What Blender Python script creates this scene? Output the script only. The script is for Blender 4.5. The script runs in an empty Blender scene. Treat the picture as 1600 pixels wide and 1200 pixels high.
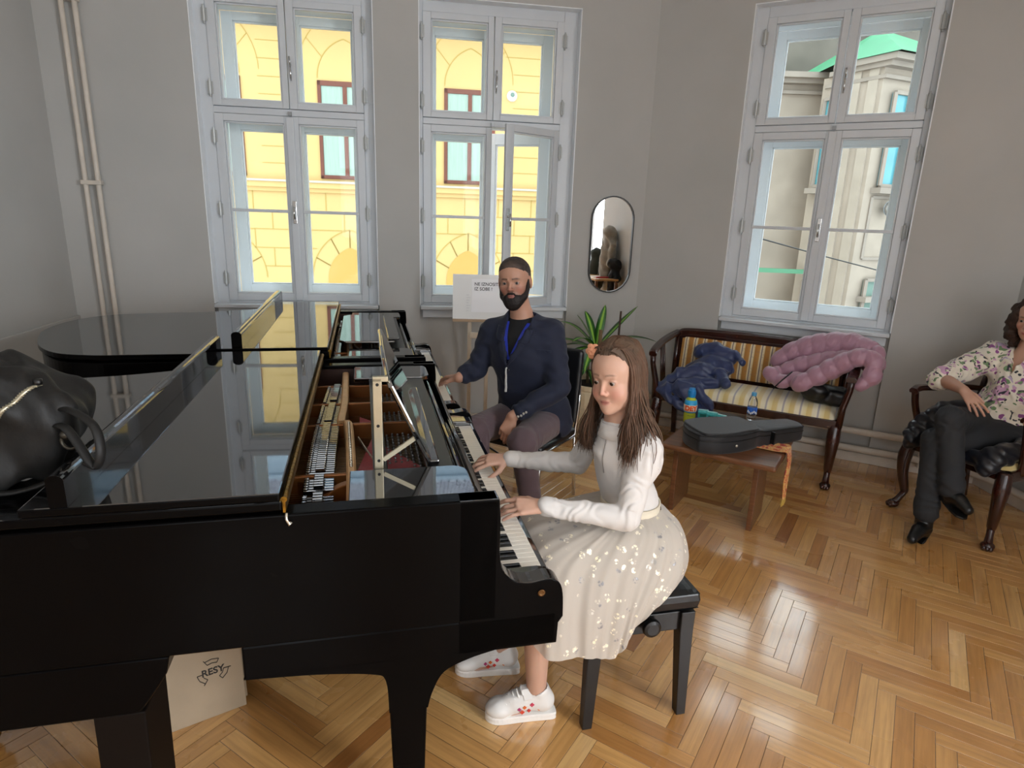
import bpy, math, random
import numpy as np
from mathutils import Vector, Matrix
random.seed(7); RNG = np.random.default_rng(7)
SC = bpy.context.scene
COL = SC.collection
PI = math.pi

def lin(c):
    return c/12.92 if c <= 0.04045 else ((c+0.055)/1.055)**2.4
def rgb(h):
    h = h.lstrip('#')
    return tuple(lin(int(h[i:i+2], 16)/255) for i in (0, 2, 4)) + (1.0,)

# ---------------------------------------------------------------- materials
class NT:
    def __init__(s, name):
        s.m = bpy.data.materials.new(name); s.m.use_nodes = True
        s.t = s.m.node_tree; s.n = s.t.nodes; s.l = s.t.links
        s.b = s.n['Principled BSDF']; s.out = s.n['Material Output']
    def node(s, typ, **kw):
        n = s.n.new(typ)
        for k, v in kw.items():
            if k in n.inputs.keys() if hasattr(n.inputs, 'keys') else False:
                n.inputs[k].default_value = v
            else:
                setattr(n, k, v)
        return n
    def link(s, a, b): s.l.new(a, b)
    def ramp(s, fac, stops):
        r = s.n.new('ShaderNodeValToRGB'); e = r.color_ramp.elements
        while len(e) > 1: e.remove(e[-1])
        e[0].position, e[0].color = stops[0]
        for p, c in stops[1:]:
            x = e.new(p); x.color = c
        s.link(fac, r.inputs['Fac']); return r.outputs['Color']
    def noise(s, scale, detail=4, vec=None, rough=.5):
        n = s.n.new('ShaderNodeTexNoise'); n.inputs['Scale'].default_value = scale
        n.inputs['Detail'].default_value = detail; n.inputs['Roughness'].default_value = rough
        if vec is not None: s.link(vec, n.inputs['Vector'])
        return n.outputs['Fac']
    def coord(s, kind='Object'):
        return s.n.new('ShaderNodeTexCoord').outputs[kind]
    def mapping(s, vec, scale=(1, 1, 1), rot=(0, 0, 0), loc=(0, 0, 0)):
        m = s.n.new('ShaderNodeMapping'); m.inputs['Scale'].default_value = scale
        m.inputs['Rotation'].default_value = rot; m.inputs['Location'].default_value = loc
        s.link(vec, m.inputs['Vector']); return m.outputs['Vector']
    def mix(s, fac, a, b, mode='MIX'):
        m = s.n.new('ShaderNodeMix'); m.data_type = 'RGBA'; m.blend_type = mode
        for i, v in ((0, fac), (6, a), (7, b)):
            if isinstance(v, (int, float, tuple)): m.inputs[i].default_value = v
            else: s.link(v, m.inputs[i])
        return m.outputs[2]
    def math(s, op, a, b=0.0, clamp=False):
        m = s.n.new('ShaderNodeMath'); m.operation = op; m.use_clamp = clamp
        for i, v in ((0, a), (1, b)):
            if isinstance(v, (int, float)): m.inputs[i].default_value = v
            else: s.link(v, m.inputs[i])
        return m.outputs[0]
    def bump(s, h, strength=.2, dist=.002):
        b = s.n.new('ShaderNodeBump'); b.inputs['Strength'].default_value = strength
        b.inputs['Distance'].default_value = dist
        s.link(h, b.inputs['Height']); s.link(b.outputs['Normal'], s.b.inputs['Normal'])
    def set(s, **kw):
        for k, v in kw.items():
            k = k.replace('_', ' ')
            i = s.b.inputs[k]
            if isinstance(v, (int, float, tuple)): i.default_value = v
            else: s.link(v, i)
        return s

def M(name, col, rough=.5, metal=0.0, var=0.0, vscale=20, bump=0.0, bscale=60, spec=.5, ior=None, coat=0.0, sheen=0.0, trans=0.0, dist=.002, stretch=None):
    t = NT(name); c = rgb(col) if isinstance(col, str) else col
    t.set(Base_Color=c, Roughness=rough, Metallic=metal, Specular_IOR_Level=spec)
    if ior: t.set(IOR=ior)
    if coat: t.set(Coat_Weight=coat, Coat_Roughness=.05)
    if sheen: t.set(Sheen_Weight=sheen, Sheen_Roughness=.5)
    if trans: t.set(Transmission_Weight=trans)
    vec = t.coord()
    if stretch: vec = t.mapping(vec, stretch)
    if var:
        d = tuple(x*(1-var) for x in c[:3])+(1,); u = tuple(min(1, x*(1+var)) for x in c[:3])+(1,)
        t.set(Base_Color=t.ramp(t.noise(vscale, 5, vec), [(.3, d), (.7, u)]))
    if bump: t.bump(t.noise(bscale, 4, vec), bump, dist)
    return t.m

# ---------------------------------------------------------------- mesh builder
def rotm(rx=0, ry=0, rz=0):
    return np.array(Matrix.Rotation(rz, 3, 'Z') @ Matrix.Rotation(ry, 3, 'Y') @ Matrix.Rotation(rx, 3, 'X'))
def catmull(pts, n=8, closed=False):
    P = [np.array(p, float) for p in pts]; out = []
    N = len(P)
    for i in range(N if closed else N-1):
        if closed: a, b, c, d = P[(i-1) % N], P[i], P[(i+1) % N], P[(i+2) % N]
        else: a, b, c, d = P[max(i-1, 0)], P[i], P[i+1], P[min(i+2, N-1)]
        for k in range(n):
            t = k/n
            out.append(.5*((2*b)+(c-a)*t+(2*a-5*b+4*c-d)*t*t+(3*b-a-3*c+d)*t**3))
    if not closed: out.append(P[-1])
    return out

class MB:
    def __init__(s): s.v = []; s.f = []
    def add(s, verts, faces):
        o = len(s.v); s.v += [tuple(map(float, p)) for p in verts]
        s.f += [tuple(i+o for i in f) for f in faces]; return s
    def box(s, x0, x1, y0, y1, z0, z1, R=None, c=None):
        vs = [(x, y, z) for z in (z0, z1) for y in (y0, y1) for x in (x0, x1)]
        if R is not None:
            c0 = np.array(c if c is not None else (0, 0, 0)); vs = [c0+R@np.array(p) for p in vs]
        return s.add(vs, [(0, 2, 3, 1), (4, 5, 7, 6), (0, 1, 5, 4), (2, 6, 7, 3), (0, 4, 6, 2), (1, 3, 7, 5)])
    def beam(s, a, b, w, h, up=(0, 0, 1), w2=None, h2=None):
        a, b = np.array(a, float), np.array(b, float); d = b-a; d /= np.linalg.norm(d)
        x = np.cross(d, up)
        if np.linalg.norm(x) < 1e-6: x = np.cross(d, (1, 0, 0))
        x /= np.linalg.norm(x); y = np.cross(x, d)
        w2 = w if w2 is None else w2; h2 = h if h2 is None else h2
        vs = [a+x*i*w/2+y*j*h/2 for i, j in ((-1, -1), (1, -1), (1, 1), (-1, 1))]+[b+x*i*w2/2+y*j*h2/2 for i, j in ((-1, -1), (1, -1), (1, 1), (-1, 1))]
        return s.add(vs, [(0, 1, 2, 3), (7, 6, 5, 4), (0, 4, 5, 1), (1, 5, 6, 2), (2, 6, 7, 3), (3, 7, 4, 0)])
    def rings(s, rings, closed=True, cap=True, loop=False):
        n = len(rings[0]); o = len(s.v); m = len(rings)
        for r in rings: s.v += [tuple(map(float, p)) for p in r]
        for i in range(m if loop else m-1):
            i2 = (i+1) % m
            for j in range(n if closed else n-1):
                j2 = (j+1) % n
                s.f.append((o+i*n+j, o+i*n+j2, o+i2*n+j2, o+i2*n+j))
        if cap and closed and not loop:
            s.f.append(tuple(o+j for j in reversed(range(n)))); s.f.append(tuple(o+(m-1)*n+j for j in range(n)))
        return s
    def tube(s, pts, r, n=10, closed=False, sq=1.0, cap=True):
        P = [np.array(p, float) for p in pts]; m = len(P)
        rs = r if hasattr(r, '__len__') else [r]*m
        rings = []; up = None
        for i in range(m):
            a = P[i-1] if (i > 0 or closed) else P[i]; b = P[(i+1) % m] if (i < m-1 or closed) else P[i]
            t = b-a; t = t/(np.linalg.norm(t)+1e-12)
            if up is None:
                up = np.array((0, 0, 1.)) if abs(t[2]) < .9 else np.array((1., 0, 0))
            x = np.cross(t, up); x /= np.linalg.norm(x)+1e-12; y = np.cross(x, t); up = y
            rings.append([P[i]+rs[i]*(x*math.cos(k*2*PI/n)+y*sq*math.sin(k*2*PI/n)) for k in range(n)])
        return s.rings(rings, True, cap, closed)
    def lathe(s, prof, c=(0, 0, 0), n=24, axis='Z', R=None):
        rings = []
        for r, z in prof:
            ring = []
            for k in range(n):
                a = k*2*PI/n; p = np.array((r*math.cos(a), r*math.sin(a), z))
                if axis == 'X': p = p[[2, 0, 1]]
                if axis == 'Y': p = p[[1, 2, 0]]
                if R is not None: p = R@p
                ring.append(p+np.array(c))
            rings.append(ring)
        return s.rings(rings)
    def prism(s, poly, h0, h1, frame=None):
        """poly: 2-d outline, extruded between h0 and h1; frame(a, b, h) -> 3-d point"""
        fr = frame or (lambda a, b, h: (a, b, h))
        return s.rings([[fr(a, b, h0) for a, b in poly], [fr(a, b, h1) for a, b in poly]])
    def sphere(s, c, r, n=16, m=10, R=None):
        r = np.array(r if hasattr(r, '__len__') else (r, r, r), float); rings = []
        for i in range(m+1):
            t = PI*i/m; ring = []
            for k in range(n):
                a = 2*PI*k/n
                q = np.array((math.sin(max(t, 1e-3) if i < m else PI-1e-3)*math.cos(a), math.sin(max(t, 1e-3) if i < m else PI-1e-3)*math.sin(a), -math.cos(t)))*r
                if R is not None: q = R@q
                ring.append(q+np.array(c))
            rings.append(ring)
        return s.rings(rings)
    def grid(s, fn, nu, nv):
        vs = [fn(i/nu, j/nv) for j in range(nv+1) for i in range(nu+1)]
        return s.add(vs, [(j*(nu+1)+i, j*(nu+1)+i+1, (j+1)*(nu+1)+i+1, (j+1)*(nu+1)+i) for j in range(nv) for i in range(nu)])
    def build(s, name, mat, parent=None, bevel=0, smooth=False, solid=0, seg=2, sub=0):
        me = bpy.data.meshes.new(name); me.from_pydata(s.v, [], s.f); me.update()
        return link(name, me, mat, parent, bevel, smooth, solid, seg, sub)

def link(name, me, mat, parent=None, bevel=0, smooth=False, solid=0, seg=2, sub=0):
    o = bpy.data.objects.new(name, me); COL.objects.link(o)
    for mm in (mat if isinstance(mat, (list, tuple)) else [mat]): me.materials.append(mm)
    if parent is not None: o.parent = parent
    if solid:
        md = o.modifiers.new('s', 'SOLIDIFY'); md.thickness = solid; md.offset = 0
    if bevel:
        md = o.modifiers.new('b', 'BEVEL'); md.width = bevel; md.segments = seg; md.limit_method = 'ANGLE'; md.angle_limit = math.radians(40)
    if sub:
        md = o.modifiers.new('u', 'SUBSURF'); md.levels = sub; md.render_levels = sub
    if smooth or sub:
        me.polygons.foreach_set('use_smooth', [True]*len(me.polygons))
    if bevel and not smooth:
        me.polygons.foreach_set('use_smooth', [True]*len(me.polygons))
        md = o.modifiers.new('w', 'WEIGHTED_NORMAL') if False else None
        me.polygons.foreach_set('use_smooth', [False]*len(me.polygons))
    return o

def thing(name, label, cat, loc=(0, 0, 0), rz=0.0, group=None):
    o = bpy.data.objects.new(name, None); COL.objects.link(o)
    o.empty_display_size = .1; o.location = loc; o.rotation_euler = (0, 0, rz)
    return tag(o, label, cat, group)
def tag(o, label, cat, group=None, kind=None):
    o['label'] = label; o['category'] = cat
    if group: o['group'] = group
    if kind: o['kind'] = kind
    return o
def struct(o): o['kind'] = 'structure'; return o
def dup(root, loc, rz, label):
    r = root.copy(); COL.objects.link(r); r.location = loc; r.rotation_euler = (0, 0, rz); r['label'] = label
    def rec(src, dst):
        for ch in list(src.children):
            c = ch.copy(); COL.objects.link(c); c.parent = dst; rec(ch, c)
    rec(root, r); return r

# ---------------------------------------------------------------- implicit surfaces -> mesh (surface nets)
def V3(*a): return np.array(a, float)
def cap(a, b, r1, r2=None):
    a, b = np.array(a, float), np.array(b, float); r2 = r1 if r2 is None else r2; ab = b-a; L2 = ab@ab+1e-12
    def f(p):
        h = np.clip(((p-a)@ab)/L2, 0, 1)
        return np.linalg.norm(p-a-h[:, None]*ab, axis=1)-(r1+(r2-r1)*h)
    f.bb = (np.minimum(a, b)-max(r1, r2), np.maximum(a, b)+max(r1, r2)); return f
def ell(c, r, R=None):
    c, r = np.array(c, float), np.array(r, float)
    def f(p):
        q = p-c
        if R is not None: q = q@R
        k0 = np.linalg.norm(q/r, axis=1); k1 = np.linalg.norm(q/(r*r), axis=1)+1e-9
        return np.where(k0 < 1e-4, -r.min(), k0*(k0-1)/k1)
    m = max(r); f.bb = (c-m, c+m); return f
def rbox(c, h, rad, R=None):
    c, h = np.array(c, float), np.array(h, float)-rad
    def f(p):
        q = p-c
        if R is not None: q = q@R
        q = np.abs(q)-h
        return np.linalg.norm(np.maximum(q, 0), axis=1)+np.minimum(q.max(axis=1), 0)-rad
    m = np.linalg.norm(h)+rad; f.bb = (c-m, c+m); return f
def half(c, n):
    c, n = np.array(c, float), np.array(n, float); n = n/np.linalg.norm(n)
    return lambda p: (p-c)@n
def chain(pts, rs):
    fs = [cap(pts[i], pts[i+1], rs[i], rs[i+1]) for i in range(len(pts)-1)]
    def f(p):
        d = fs[0](p)
        for g in fs[1:]: d = np.minimum(d, g(p))
        return d
    f.bb = (np.min([g.bb[0] for g in fs], 0), np.max([g.bb[1] for g in fs], 0)); return f
def smin(a, b, k):
    if k <= 0: return np.minimum(a, b)
    h = np.clip(.5+.5*(b-a)/k, 0, 1)
    return b+(a-b)*h-k*h*(1-h)
def smax(a, b, k): return -smin(-a, -b, k)

class SDF:
    """ordered list of (op, function, blend): '+' union, '-' cut, '&' intersect"""
    def __init__(s): s.ops = []; s.lo = V3(9, 9, 9); s.hi = V3(-9, -9, -9); s.warp = None
    def u(s, f, k=.01):
        s.ops.append(('+', f, k)); s.lo = np.minimum(s.lo, f.bb[0]); s.hi = np.maximum(s.hi, f.bb[1]); return s
    def cut(s, f, k=.004): s.ops.append(('-', f, k)); return s
    def keep(s, f, k=.004): s.ops.append(('&', f, k)); return s
    def disp(s, f): s.ops.append(('d', f, 0)); return s
    def __call__(s, p):
        d = np.full(len(p), 9.0)
        for op, f, k in s.ops:
            if op == '+':
                if hasattr(f, 'bb'):
                    near = np.all((p > f.bb[0]-.06) & (p < f.bb[1]+.06), axis=1)
                    if not near.any(): 
                        c = (f.bb[0]+f.bb[1])/2; 
                        d = np.minimum(d, np.linalg.norm(np.maximum(np.abs(p-c)-(f.bb[1]-c), 0), axis=1)+.0); continue
                d = smin(d, f(p), k)
            elif op == '-': d = smax(d, -f(p), k)
            elif op == '&': d = smax(d, f(p), k)
            else: d = d+f(p, d)
        return d
    def mesh(s, v=.004, pad=.02):
        B = 8; lo = s.lo-pad; hi = s.hi+pad
        nb = np.ceil((hi-lo)/(v*B)).astype(int)
        g = np.stack(np.meshgrid(*[np.arange(n) for n in nb], indexing='ij'), -1).reshape(-1, 3)
        ctr = lo+(g+.5)*v*B
        dc = np.concatenate([s(c) for c in np.array_split(ctr, max(1, len(ctr)//60000))])
        g = g[np.abs(dc) < v*B*1.25+.012]
        off = np.stack(np.meshgrid(*[np.arange(B+1)]*3, indexing='ij'), -1).reshape(-1, 3)
        keys, cen, ecell = [], [], []
        NX = nb*B+2
        key = lambda c: (c[..., 0].astype(np.int64)+1)*(NX[1]+2)*(NX[2]+2)+(c[..., 1]+1)*(NX[2]+2)+(c[..., 2]+1)
        edges = []
        cs = np.array([(i, j, k) for i in (0, 1) for j in (0, 1) for k in (0, 1)])
        ed = [(a, b) for a in range(8) for b in range(a+1, 8) if np.abs(cs[a]-cs[b]).sum() == 1]
        for chunk in np.array_split(g, max(1, len(g)//150)):
            if not len(chunk): continue
            P = (chunk[:, None, :]*B+off[None]); pts = lo+P.reshape(-1, 3)*v
            val = s(pts).reshape(len(chunk), B+1, B+1, B+1)
            C8 = np.stack([val[:, i:i+B, j:j+B, k:k+B] for i, j, k in cs], -1)
            sg = C8 < 0; act = sg.any(-1) & ~sg.all(-1)
            idx = np.argwhere(act)
            if not len(idx): continue
            cell = chunk[idx[:, 0]]*B+idx[:, 1:]
            c8 = C8[act]; s8 = sg[act]
            acc = np.zeros((len(idx), 3)); cnt = np.zeros(len(idx))
            for a, b in ed:
                m = s8[:, a] != s8[:, b]
                t = np.where(m, c8[:, a]/(c8[:, a]-c8[:, b]+1e-20), 0)
                acc += m[:, None]*(cs[a]+t[:, None]*(cs[b]-cs[a])); cnt += m
            keys.append(key(cell)); cen.append(lo+(cell+acc/cnt[:, None])*v); ecell.append((cell, s8))
        if not keys: raise ValueError('empty implicit surface')
        keys = np.concatenate(keys); cen = np.concatenate(cen); cell = np.concatenate([c for c, _ in ecell]); s8 = np.concatenate([q for _, q in ecell])
        o = np.argsort(keys); keys, cen, cell, s8 = keys[o], cen[o], cell[o], s8[o]
        faces = []
        for ax, cb in ((0, 4), (1, 2), (2, 1)):
            m = s8[:, 0] != s8[:, cb]; c = cell[m]; flip = s8[m][:, 0]
            a1, a2 = (ax+1) % 3, (ax+2) % 3
            e1 = np.eye(3, dtype=int)[a1]; e2 = np.eye(3, dtype=int)[a2]
            q = [key(c), key(c-e1), key(c-e1-e2), key(c-e2)]
            ii = [np.searchsorted(keys, k) for k in q]
            ok = np.ones(len(c), bool)
            for k, i in zip(q, ii):
                ok &= (i < len(keys)); ok &= (keys[np.minimum(i, len(keys)-1)] == k)
            F = np.stack(ii, -1)[ok]; fl = flip[ok]
            F[~fl] = F[~fl][:, ::-1]
            faces.append(F)
        F = np.concatenate(faces)
        return cen, F
    def build(s, name, mat, parent=None, v=.004, paint=None, smooth_it=1):
        cen, F = s.mesh(v)
        if smooth_it:
            for _ in range(smooth_it):
                acc = np.zeros_like(cen); cnt = np.zeros(len(cen))
                for i in range(4):
                    a, b = F[:, i], F[:, (i+1) % 4]
                    for q, w in ((a, b), (b, a)):
                        np.add.at(acc, q, cen[w]); np.add.at(cnt, q, 1)
                cen = .5*cen+.5*acc/np.maximum(cnt, 1)[:, None]
        return mesh_np(name, cen, F, mat, parent, paint)

def mesh_np(name, cen, F, mat, parent=None, paint=None, smooth=True):
    me = bpy.data.meshes.new(name)
    me.vertices.add(len(cen)); me.vertices.foreach_set('co', np.asarray(cen, np.float32).ravel())
    k = F.shape[1]
    me.loops.add(F.size); me.loops.foreach_set('vertex_index', F.astype(np.int32).ravel())
    me.polygons.add(len(F)); me.polygons.foreach_set('loop_start', np.arange(0, F.size, k, dtype=np.int32))
    me.polygons.foreach_set('loop_total', np.full(len(F), k, np.int32))
    me.polygons.foreach_set('use_smooth', [smooth]*len(F))
    me.update(calc_edges=True); me.validate()
    if paint is not None:
        at = me.color_attributes.new('tint', 'FLOAT_COLOR', 'POINT')
        col = paint(np.asarray(cen)); at.data.foreach_set('color', np.asarray(col, np.float32).ravel())
    return link(name, me, mat, parent)

def vnoise(p, f, seed=0):
    """cheap smooth value noise in about -1..1"""
    r = np.random.default_rng(seed); o = np.zeros(len(p))
    for _ in range(6):
        k = r.normal(size=3); k /= np.linalg.norm(k); o += np.sin(p@k*f*r.uniform(.7, 1.6)+r.uniform(0, 6.28))
    return o/6*1.4

# ---------------------------------------------------------------- camera (calibrated from the picture's vanishing points)
H = 1.66; FPX = 978.37; PITCH = math.radians(15.117); ROLL = math.radians(1.908)
fw = V3(0, math.cos(PITCH), -math.sin(PITCH)); u0 = V3(0, math.sin(PITCH), math.cos(PITCH)); r0 = V3(1, 0, 0)
CR = math.cos(ROLL)*r0+math.sin(ROLL)*u0; CU = -math.sin(ROLL)*r0+math.cos(ROLL)*u0
cam = bpy.data.cameras.new('camera'); cam.sensor_width = 36; cam.lens = FPX/1600*36; cam.clip_start = .02; cam.clip_end = 200
cobj = bpy.data.objects.new('camera', cam); COL.objects.link(cobj)
mw = Matrix.Identity(4)
for i in range(3):
    mw[i][0] = CR[i]; mw[i][1] = CU[i]; mw[i][2] = -fw[i]
mw[2][3] = H
cobj.matrix_world = mw; SC.camera = cobj
def pix(x, y):
    """direction of a point of the photograph, for surveying where things stand"""
    return fw+CR*(x-800)/FPX-CU*(y-600)/FPX
def atY(x, y, Y): d = pix(x, y); return V3(0, 0, H)+d*(Y/d[1])
def atZ(x, y, Z): d = pix(x, y); return V3(0, 0, H)+d*((Z-H)/d[2])
def atP(x, y, p0, ang):
    n = V3(-math.sin(ang), math.cos(ang), 0); d = pix(x, y); return V3(0, 0, H)+d*((n@(np.array(p0)-V3(0, 0, H)))/(n@d))
SKY = 3.4; CEIL = 95
# ================================================================ room shell
AA, AB = math.radians(9.0), math.radians(-28.483); DA, DB = 4.915, 4.987
def wl(ang, D):
    d = V3(math.cos(ang), math.sin(ang), 0); n = V3(-math.sin(ang), math.cos(ang), 0)
    return lambda u, v, z: d*u+n*(D+v)+V3(0, 0, z)     # u along wall, v outwards, z up
WA, WB = wl(AA, DA), wl(AB, DB)
ZC = 3.72
dA, nA = WA(1, -DA, 0), WA(0, 1-DA, 0); dB, nB = WB(1, -DB, 0), WB(0, 1-DB, 0)
u_CL = -2.42
# corner of the two window walls
Mx = np.array([[dA[0], -dB[0]], [dA[1], -dB[1]]]); uu = np.linalg.solve(Mx, (nB*DB-nA*DA)[:2]); u_CR, u_CRB = uu
u_BE = WB(0, 0, 0); u_BE = (V3(3.15, 3.95, 0)-nB*DB)@dB
pCL, pCR, pBE = WA(u_CL, 0, 0), WA(u_CR, 0, 0), WB(u_BE, 0, 0)
pL = pCL+V3(.156, -.988, 0)*7.2; pR = pBE+V3(.05, -.9987, 0)*6.6

plaster = NT('plaster_paint'); _c = plaster.coord()
plaster.set(Base_Color=plaster.ramp(plaster.noise(1.3, 6, _c), [(.3, rgb('#b1b1ae')), (.7, rgb('#bab9b6'))]), Roughness=.75, Specular_IOR_Level=.25)
plaster.bump(plaster.noise(55, 5, _c), .14, .003); plaster = plaster.m
reveal_m = M('reveal_paint', '#eceff2', .5, bump=.05)
white_paint = M('white_window_paint', '#cfd4d9', .35, var=.02, vscale=6)
daylit_white = M('white_paint_daylit', '#eff3f7', .35)  # brighter copy of the window white, daylight put into the colour
old_white = M('aged_white_paint', '#cfc6ba', .5, var=.08, vscale=9, bump=.15)
ceil_m = M('ceiling_paint', '#e9e7e3', .8)

def wall(name, fr, pieces):
    mb = MB()
    for u0, u1, v0, v1, z0, z1 in pieces:
        vs = [fr(u, v, z) for z in (z0, z1) for v in (v0, v1) for u in (u0, u1)]
        mb.add(vs, [(0, 2, 3, 1), (4, 5, 7, 6), (0, 1, 5, 4), (2, 6, 7, 3), (0, 4, 6, 2), (1, 3, 7, 5)])
    return struct(mb.build(name, plaster))
T = .52
WIN = [(WA, -1.477, -.278, -.875, 0.0), (WA, .033, 1.202, .578, 33.0), (WB, -.911, .242, -.313, 0.0)]   # frame, opening, meeting stile, opened
ZS, ZT = .93, 3.105
def pieces(u0, u1, opens):
    out = []; a = u0
    for o0, o1 in opens:
        out += [(a, o0, 0, T, 0, ZC), (o0, o1, 0, T, ZT, ZC), (o0, o1, .05, T, 0, ZS)]; a = o1
    return out+[(a, u1, 0, T, 0, ZC)]
wall('wall_back', WA, pieces(u_CL-.0, u_CR+.18, [WIN[0][1:3], WIN[1][1:3]]))
wall('wall_right', WB, pieces(u_CRB-.18, u_BE+.3, [WIN[2][1:3]]))
def seg(p, q):
    d = (q-p)/np.linalg.norm(q-p); n = V3(-d[1], d[0], 0)
    return (lambda u, v, z: p+d*u+n*v+V3(0, 0, z)), np.linalg.norm(q-p)
fL, lenL = seg(pL, pCL); fR, lenR = seg(pBE, pR); fK, lenK = seg(pR, pL)
wall('wall_left', fL, [(-.3, lenL, 0, .3, 0, ZC)])
# the wall beyond the chair, with two more tall windows nearer the camera, outside the picture
RW = [(4.58, 6.2)]
def pieces2(u0, u1, ops, z0=.9, z1=3.15, t=.4):
    out = []; a = u0
    for o0, o1 in ops:
        out += [(a, o0, 0, t, 0, ZC), (o0, o1, 0, t, z1, ZC), (o0, o1, 0, t, 0, z0)]; a = o1
    return out+[(a, u1, 0, t, 0, ZC)]
wall('wall_side', fR, pieces2(0, lenR, RW))
BW = [(.6, 2.1), (3.0, 4.5)]  # unseen windows added behind the camera to light the room
wall('wall_front', fK, pieces2(0, lenK, BW))
poly = [pL, pCL, pCR, pBE, pR]
big = [p*1.0 for p in poly]
mb = MB(); ctr = sum(poly)/5
mb.rings([[p+(p-ctr)*.12+V3(0, 0, ZC) for p in poly], [p+(p-ctr)*.12+V3(0, 0, ZC+.25) for p in poly]]); struct(mb.build('ceiling', ceil_m))

# ---- herringbone parquet: every plank a quad of its own with its own tone
fl = NT('parquet_varnish')
at = fl.n.new('ShaderNodeAttribute'); at.attribute_name = 'tone'
uvn = fl.n.new('ShaderNodeUVMap'); uvn.uv_map = 'UVMap'
grain = fl.noise(1.0, 6, fl.mapping(uvn.outputs['UV'], (3.0, 60, 1)), .6)
blot = fl.noise(1.0, 4, fl.mapping(uvn.outputs['UV'], (3, 14, 1)))
sep = fl.n.new('ShaderNodeSeparateColor'); fl.link(at.outputs['Color'], sep.inputs['Color'])
base = fl.ramp(sep.outputs[0], [(0, rgb('#a96f3b')), (.35, rgb('#cc9556')), (.7, rgb('#dfac6b')), (1, rgb('#ecc284'))])
base = fl.mix(.42, base, fl.ramp(grain, [(.3, (.38, .33, .28, 1)), (.6, (1, 1, 1, 1))]), 'MULTIPLY')
base = fl.mix(.38, base, fl.ramp(blot, [(.25, (.55, .45, .35, 1)), (.6, (1, 1, 1, 1))]), 'MULTIPLY')
base = fl.mix(sep.outputs[1], base, rgb('#2a1608'))
fl.set(Base_Color=base, Roughness=fl.ramp(fl.noise(2.3, 5, fl.coord()), [(.3, (.2, .2, .2, 1)), (.7, (.36, .36, .36, 1))]), Specular_IOR_Level=.5, Coat_Weight=1.0, Coat_Roughness=.11, Coat_IOR=1.9)
hgt = fl.math('ADD', fl.math('MULTIPLY', grain, .05), fl.math('ADD', fl.math('MULTIPLY', fl.noise(5, 2, fl.coord()), 1.6), fl.math('MULTIPLY', sep.outputs[2], 1.0)))
fl.bump(hgt, .28, .003)
PL, PW = .41, .06
vs, fs, tone, uvs = [], [], [], []
def inside(p):
    c = False; q = [(a[0]+(a[0]-ctr[0])*.02, a[1]+(a[1]-ctr[1])*.02) for a in poly]
    for i in range(len(q)):
        (x1, y1), (x2, y2) = q[i], q[i-1]
        if (y1 > p[1]) != (y2 > p[1]) and p[0] < (x2-x1)*(p[1]-y1)/(y2-y1)+x1: c = not c
    return c
def plank(c, ax, bx):
    if not inside(c+ax*0) and not inside(c+ax*.2) and not inside(c-ax*.2): return
    o = len(vs); t = np.clip(random.gauss(.56, .19), 0, 1); g = .0015; hb = random.random(); tx, ty = random.random()*40, random.random()*40
    L2, W2 = PL/2, PW/2
    outer = [(-L2, -W2), (L2, -W2), (L2, W2), (-L2, W2)]
    inner = [(-L2+g, -W2+g), (L2-g, -W2+g), (L2-g, W2-g), (-L2+g, W2-g)]
    for k, ring in enumerate((outer, inner)):
        for a, b in ring:
            p = c+ax*a+bx*b; vs.append((p[0], p[1], -.0012 if k == 0 else 0.0)); tone.append((t, 1.0 if k == 0 else 0.0, hb, 1)); uvs.append((a+tx, b+ty))
    fs.append((o+4, o+5, o+6, o+7))
    for i in range(4): fs.append((o+i, o+(i+1) % 4, o+4+(i+1) % 4, o+4+i))
e1 = V3(math.cos(math.radians(-32.5)), math.sin(math.radians(-32.5)), 0); e2 = V3(e1[1], -e1[0], 0)
cen0 = V3(1.378, 2.2695, 0)
for i in range(-110, 111):
    for j in range(-12, 13):
        o = cen0+(e1+e2)*PW*i+(e1-e2)*PL*j
        plank(o+e1*PL/2+e2*PW/2, e1, -e2)
        plank(o+e1*(PW/2)+e2*(PW+PL/2), e2, e1)
me = bpy.data.meshes.new('floor'); me.from_pydata(vs, [], fs); me.update()
ca = me.color_attributes.new('tone', 'FLOAT_COLOR', 'POINT'); ca.data.foreach_set('color', np.array(tone, np.float32).ravel())
ul = me.uv_layers.new(name='UVMap'); vi = np.zeros(len(me.loops), np.int32); me.loops.foreach_get('vertex_index', vi)
ul.data.foreach_set('uv', np.array(uvs, np.float32)[vi].ravel())
floor = struct(link('floor', me, fl.m))
mb = MB(); mb.rings([[p+(p-ctr)*.12+V3(0, 0, -.2) for p in poly], [p+(p-ctr)*.12+V3(0, 0, -.003) for p in poly]]); struct(mb.build('floor', M('dark_subfloor', '#1c0f06', .7)))

# ---- skirting and the ledge on the left wall
def strip(name, p, q, z0, z1, t, mat):
    fr, ln = seg(p, q); m_ = MB(); vs = [fr(u, v, z) for z in (z0, z1) for v in (-t, .0) for u in (0, ln)]
    m_.add(vs, [(0, 2, 3, 1), (4, 5, 7, 6), (0, 1, 5, 4), (2, 6, 7, 3), (0, 4, 6, 2), (1, 3, 7, 5)]); return struct(m_.build(name, mat, bevel=.004))
strip('baseboard_back', pCL, pCR, 0, .07, .018, old_white); strip('baseboard_right', pCR, pBE, 0, .07, .018, old_white); strip('baseboard_side', pBE, pR, 0, .07, .018, old_white)
strip('trim_1', pL, pCL, 0, .86, .022, plaster)

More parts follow.
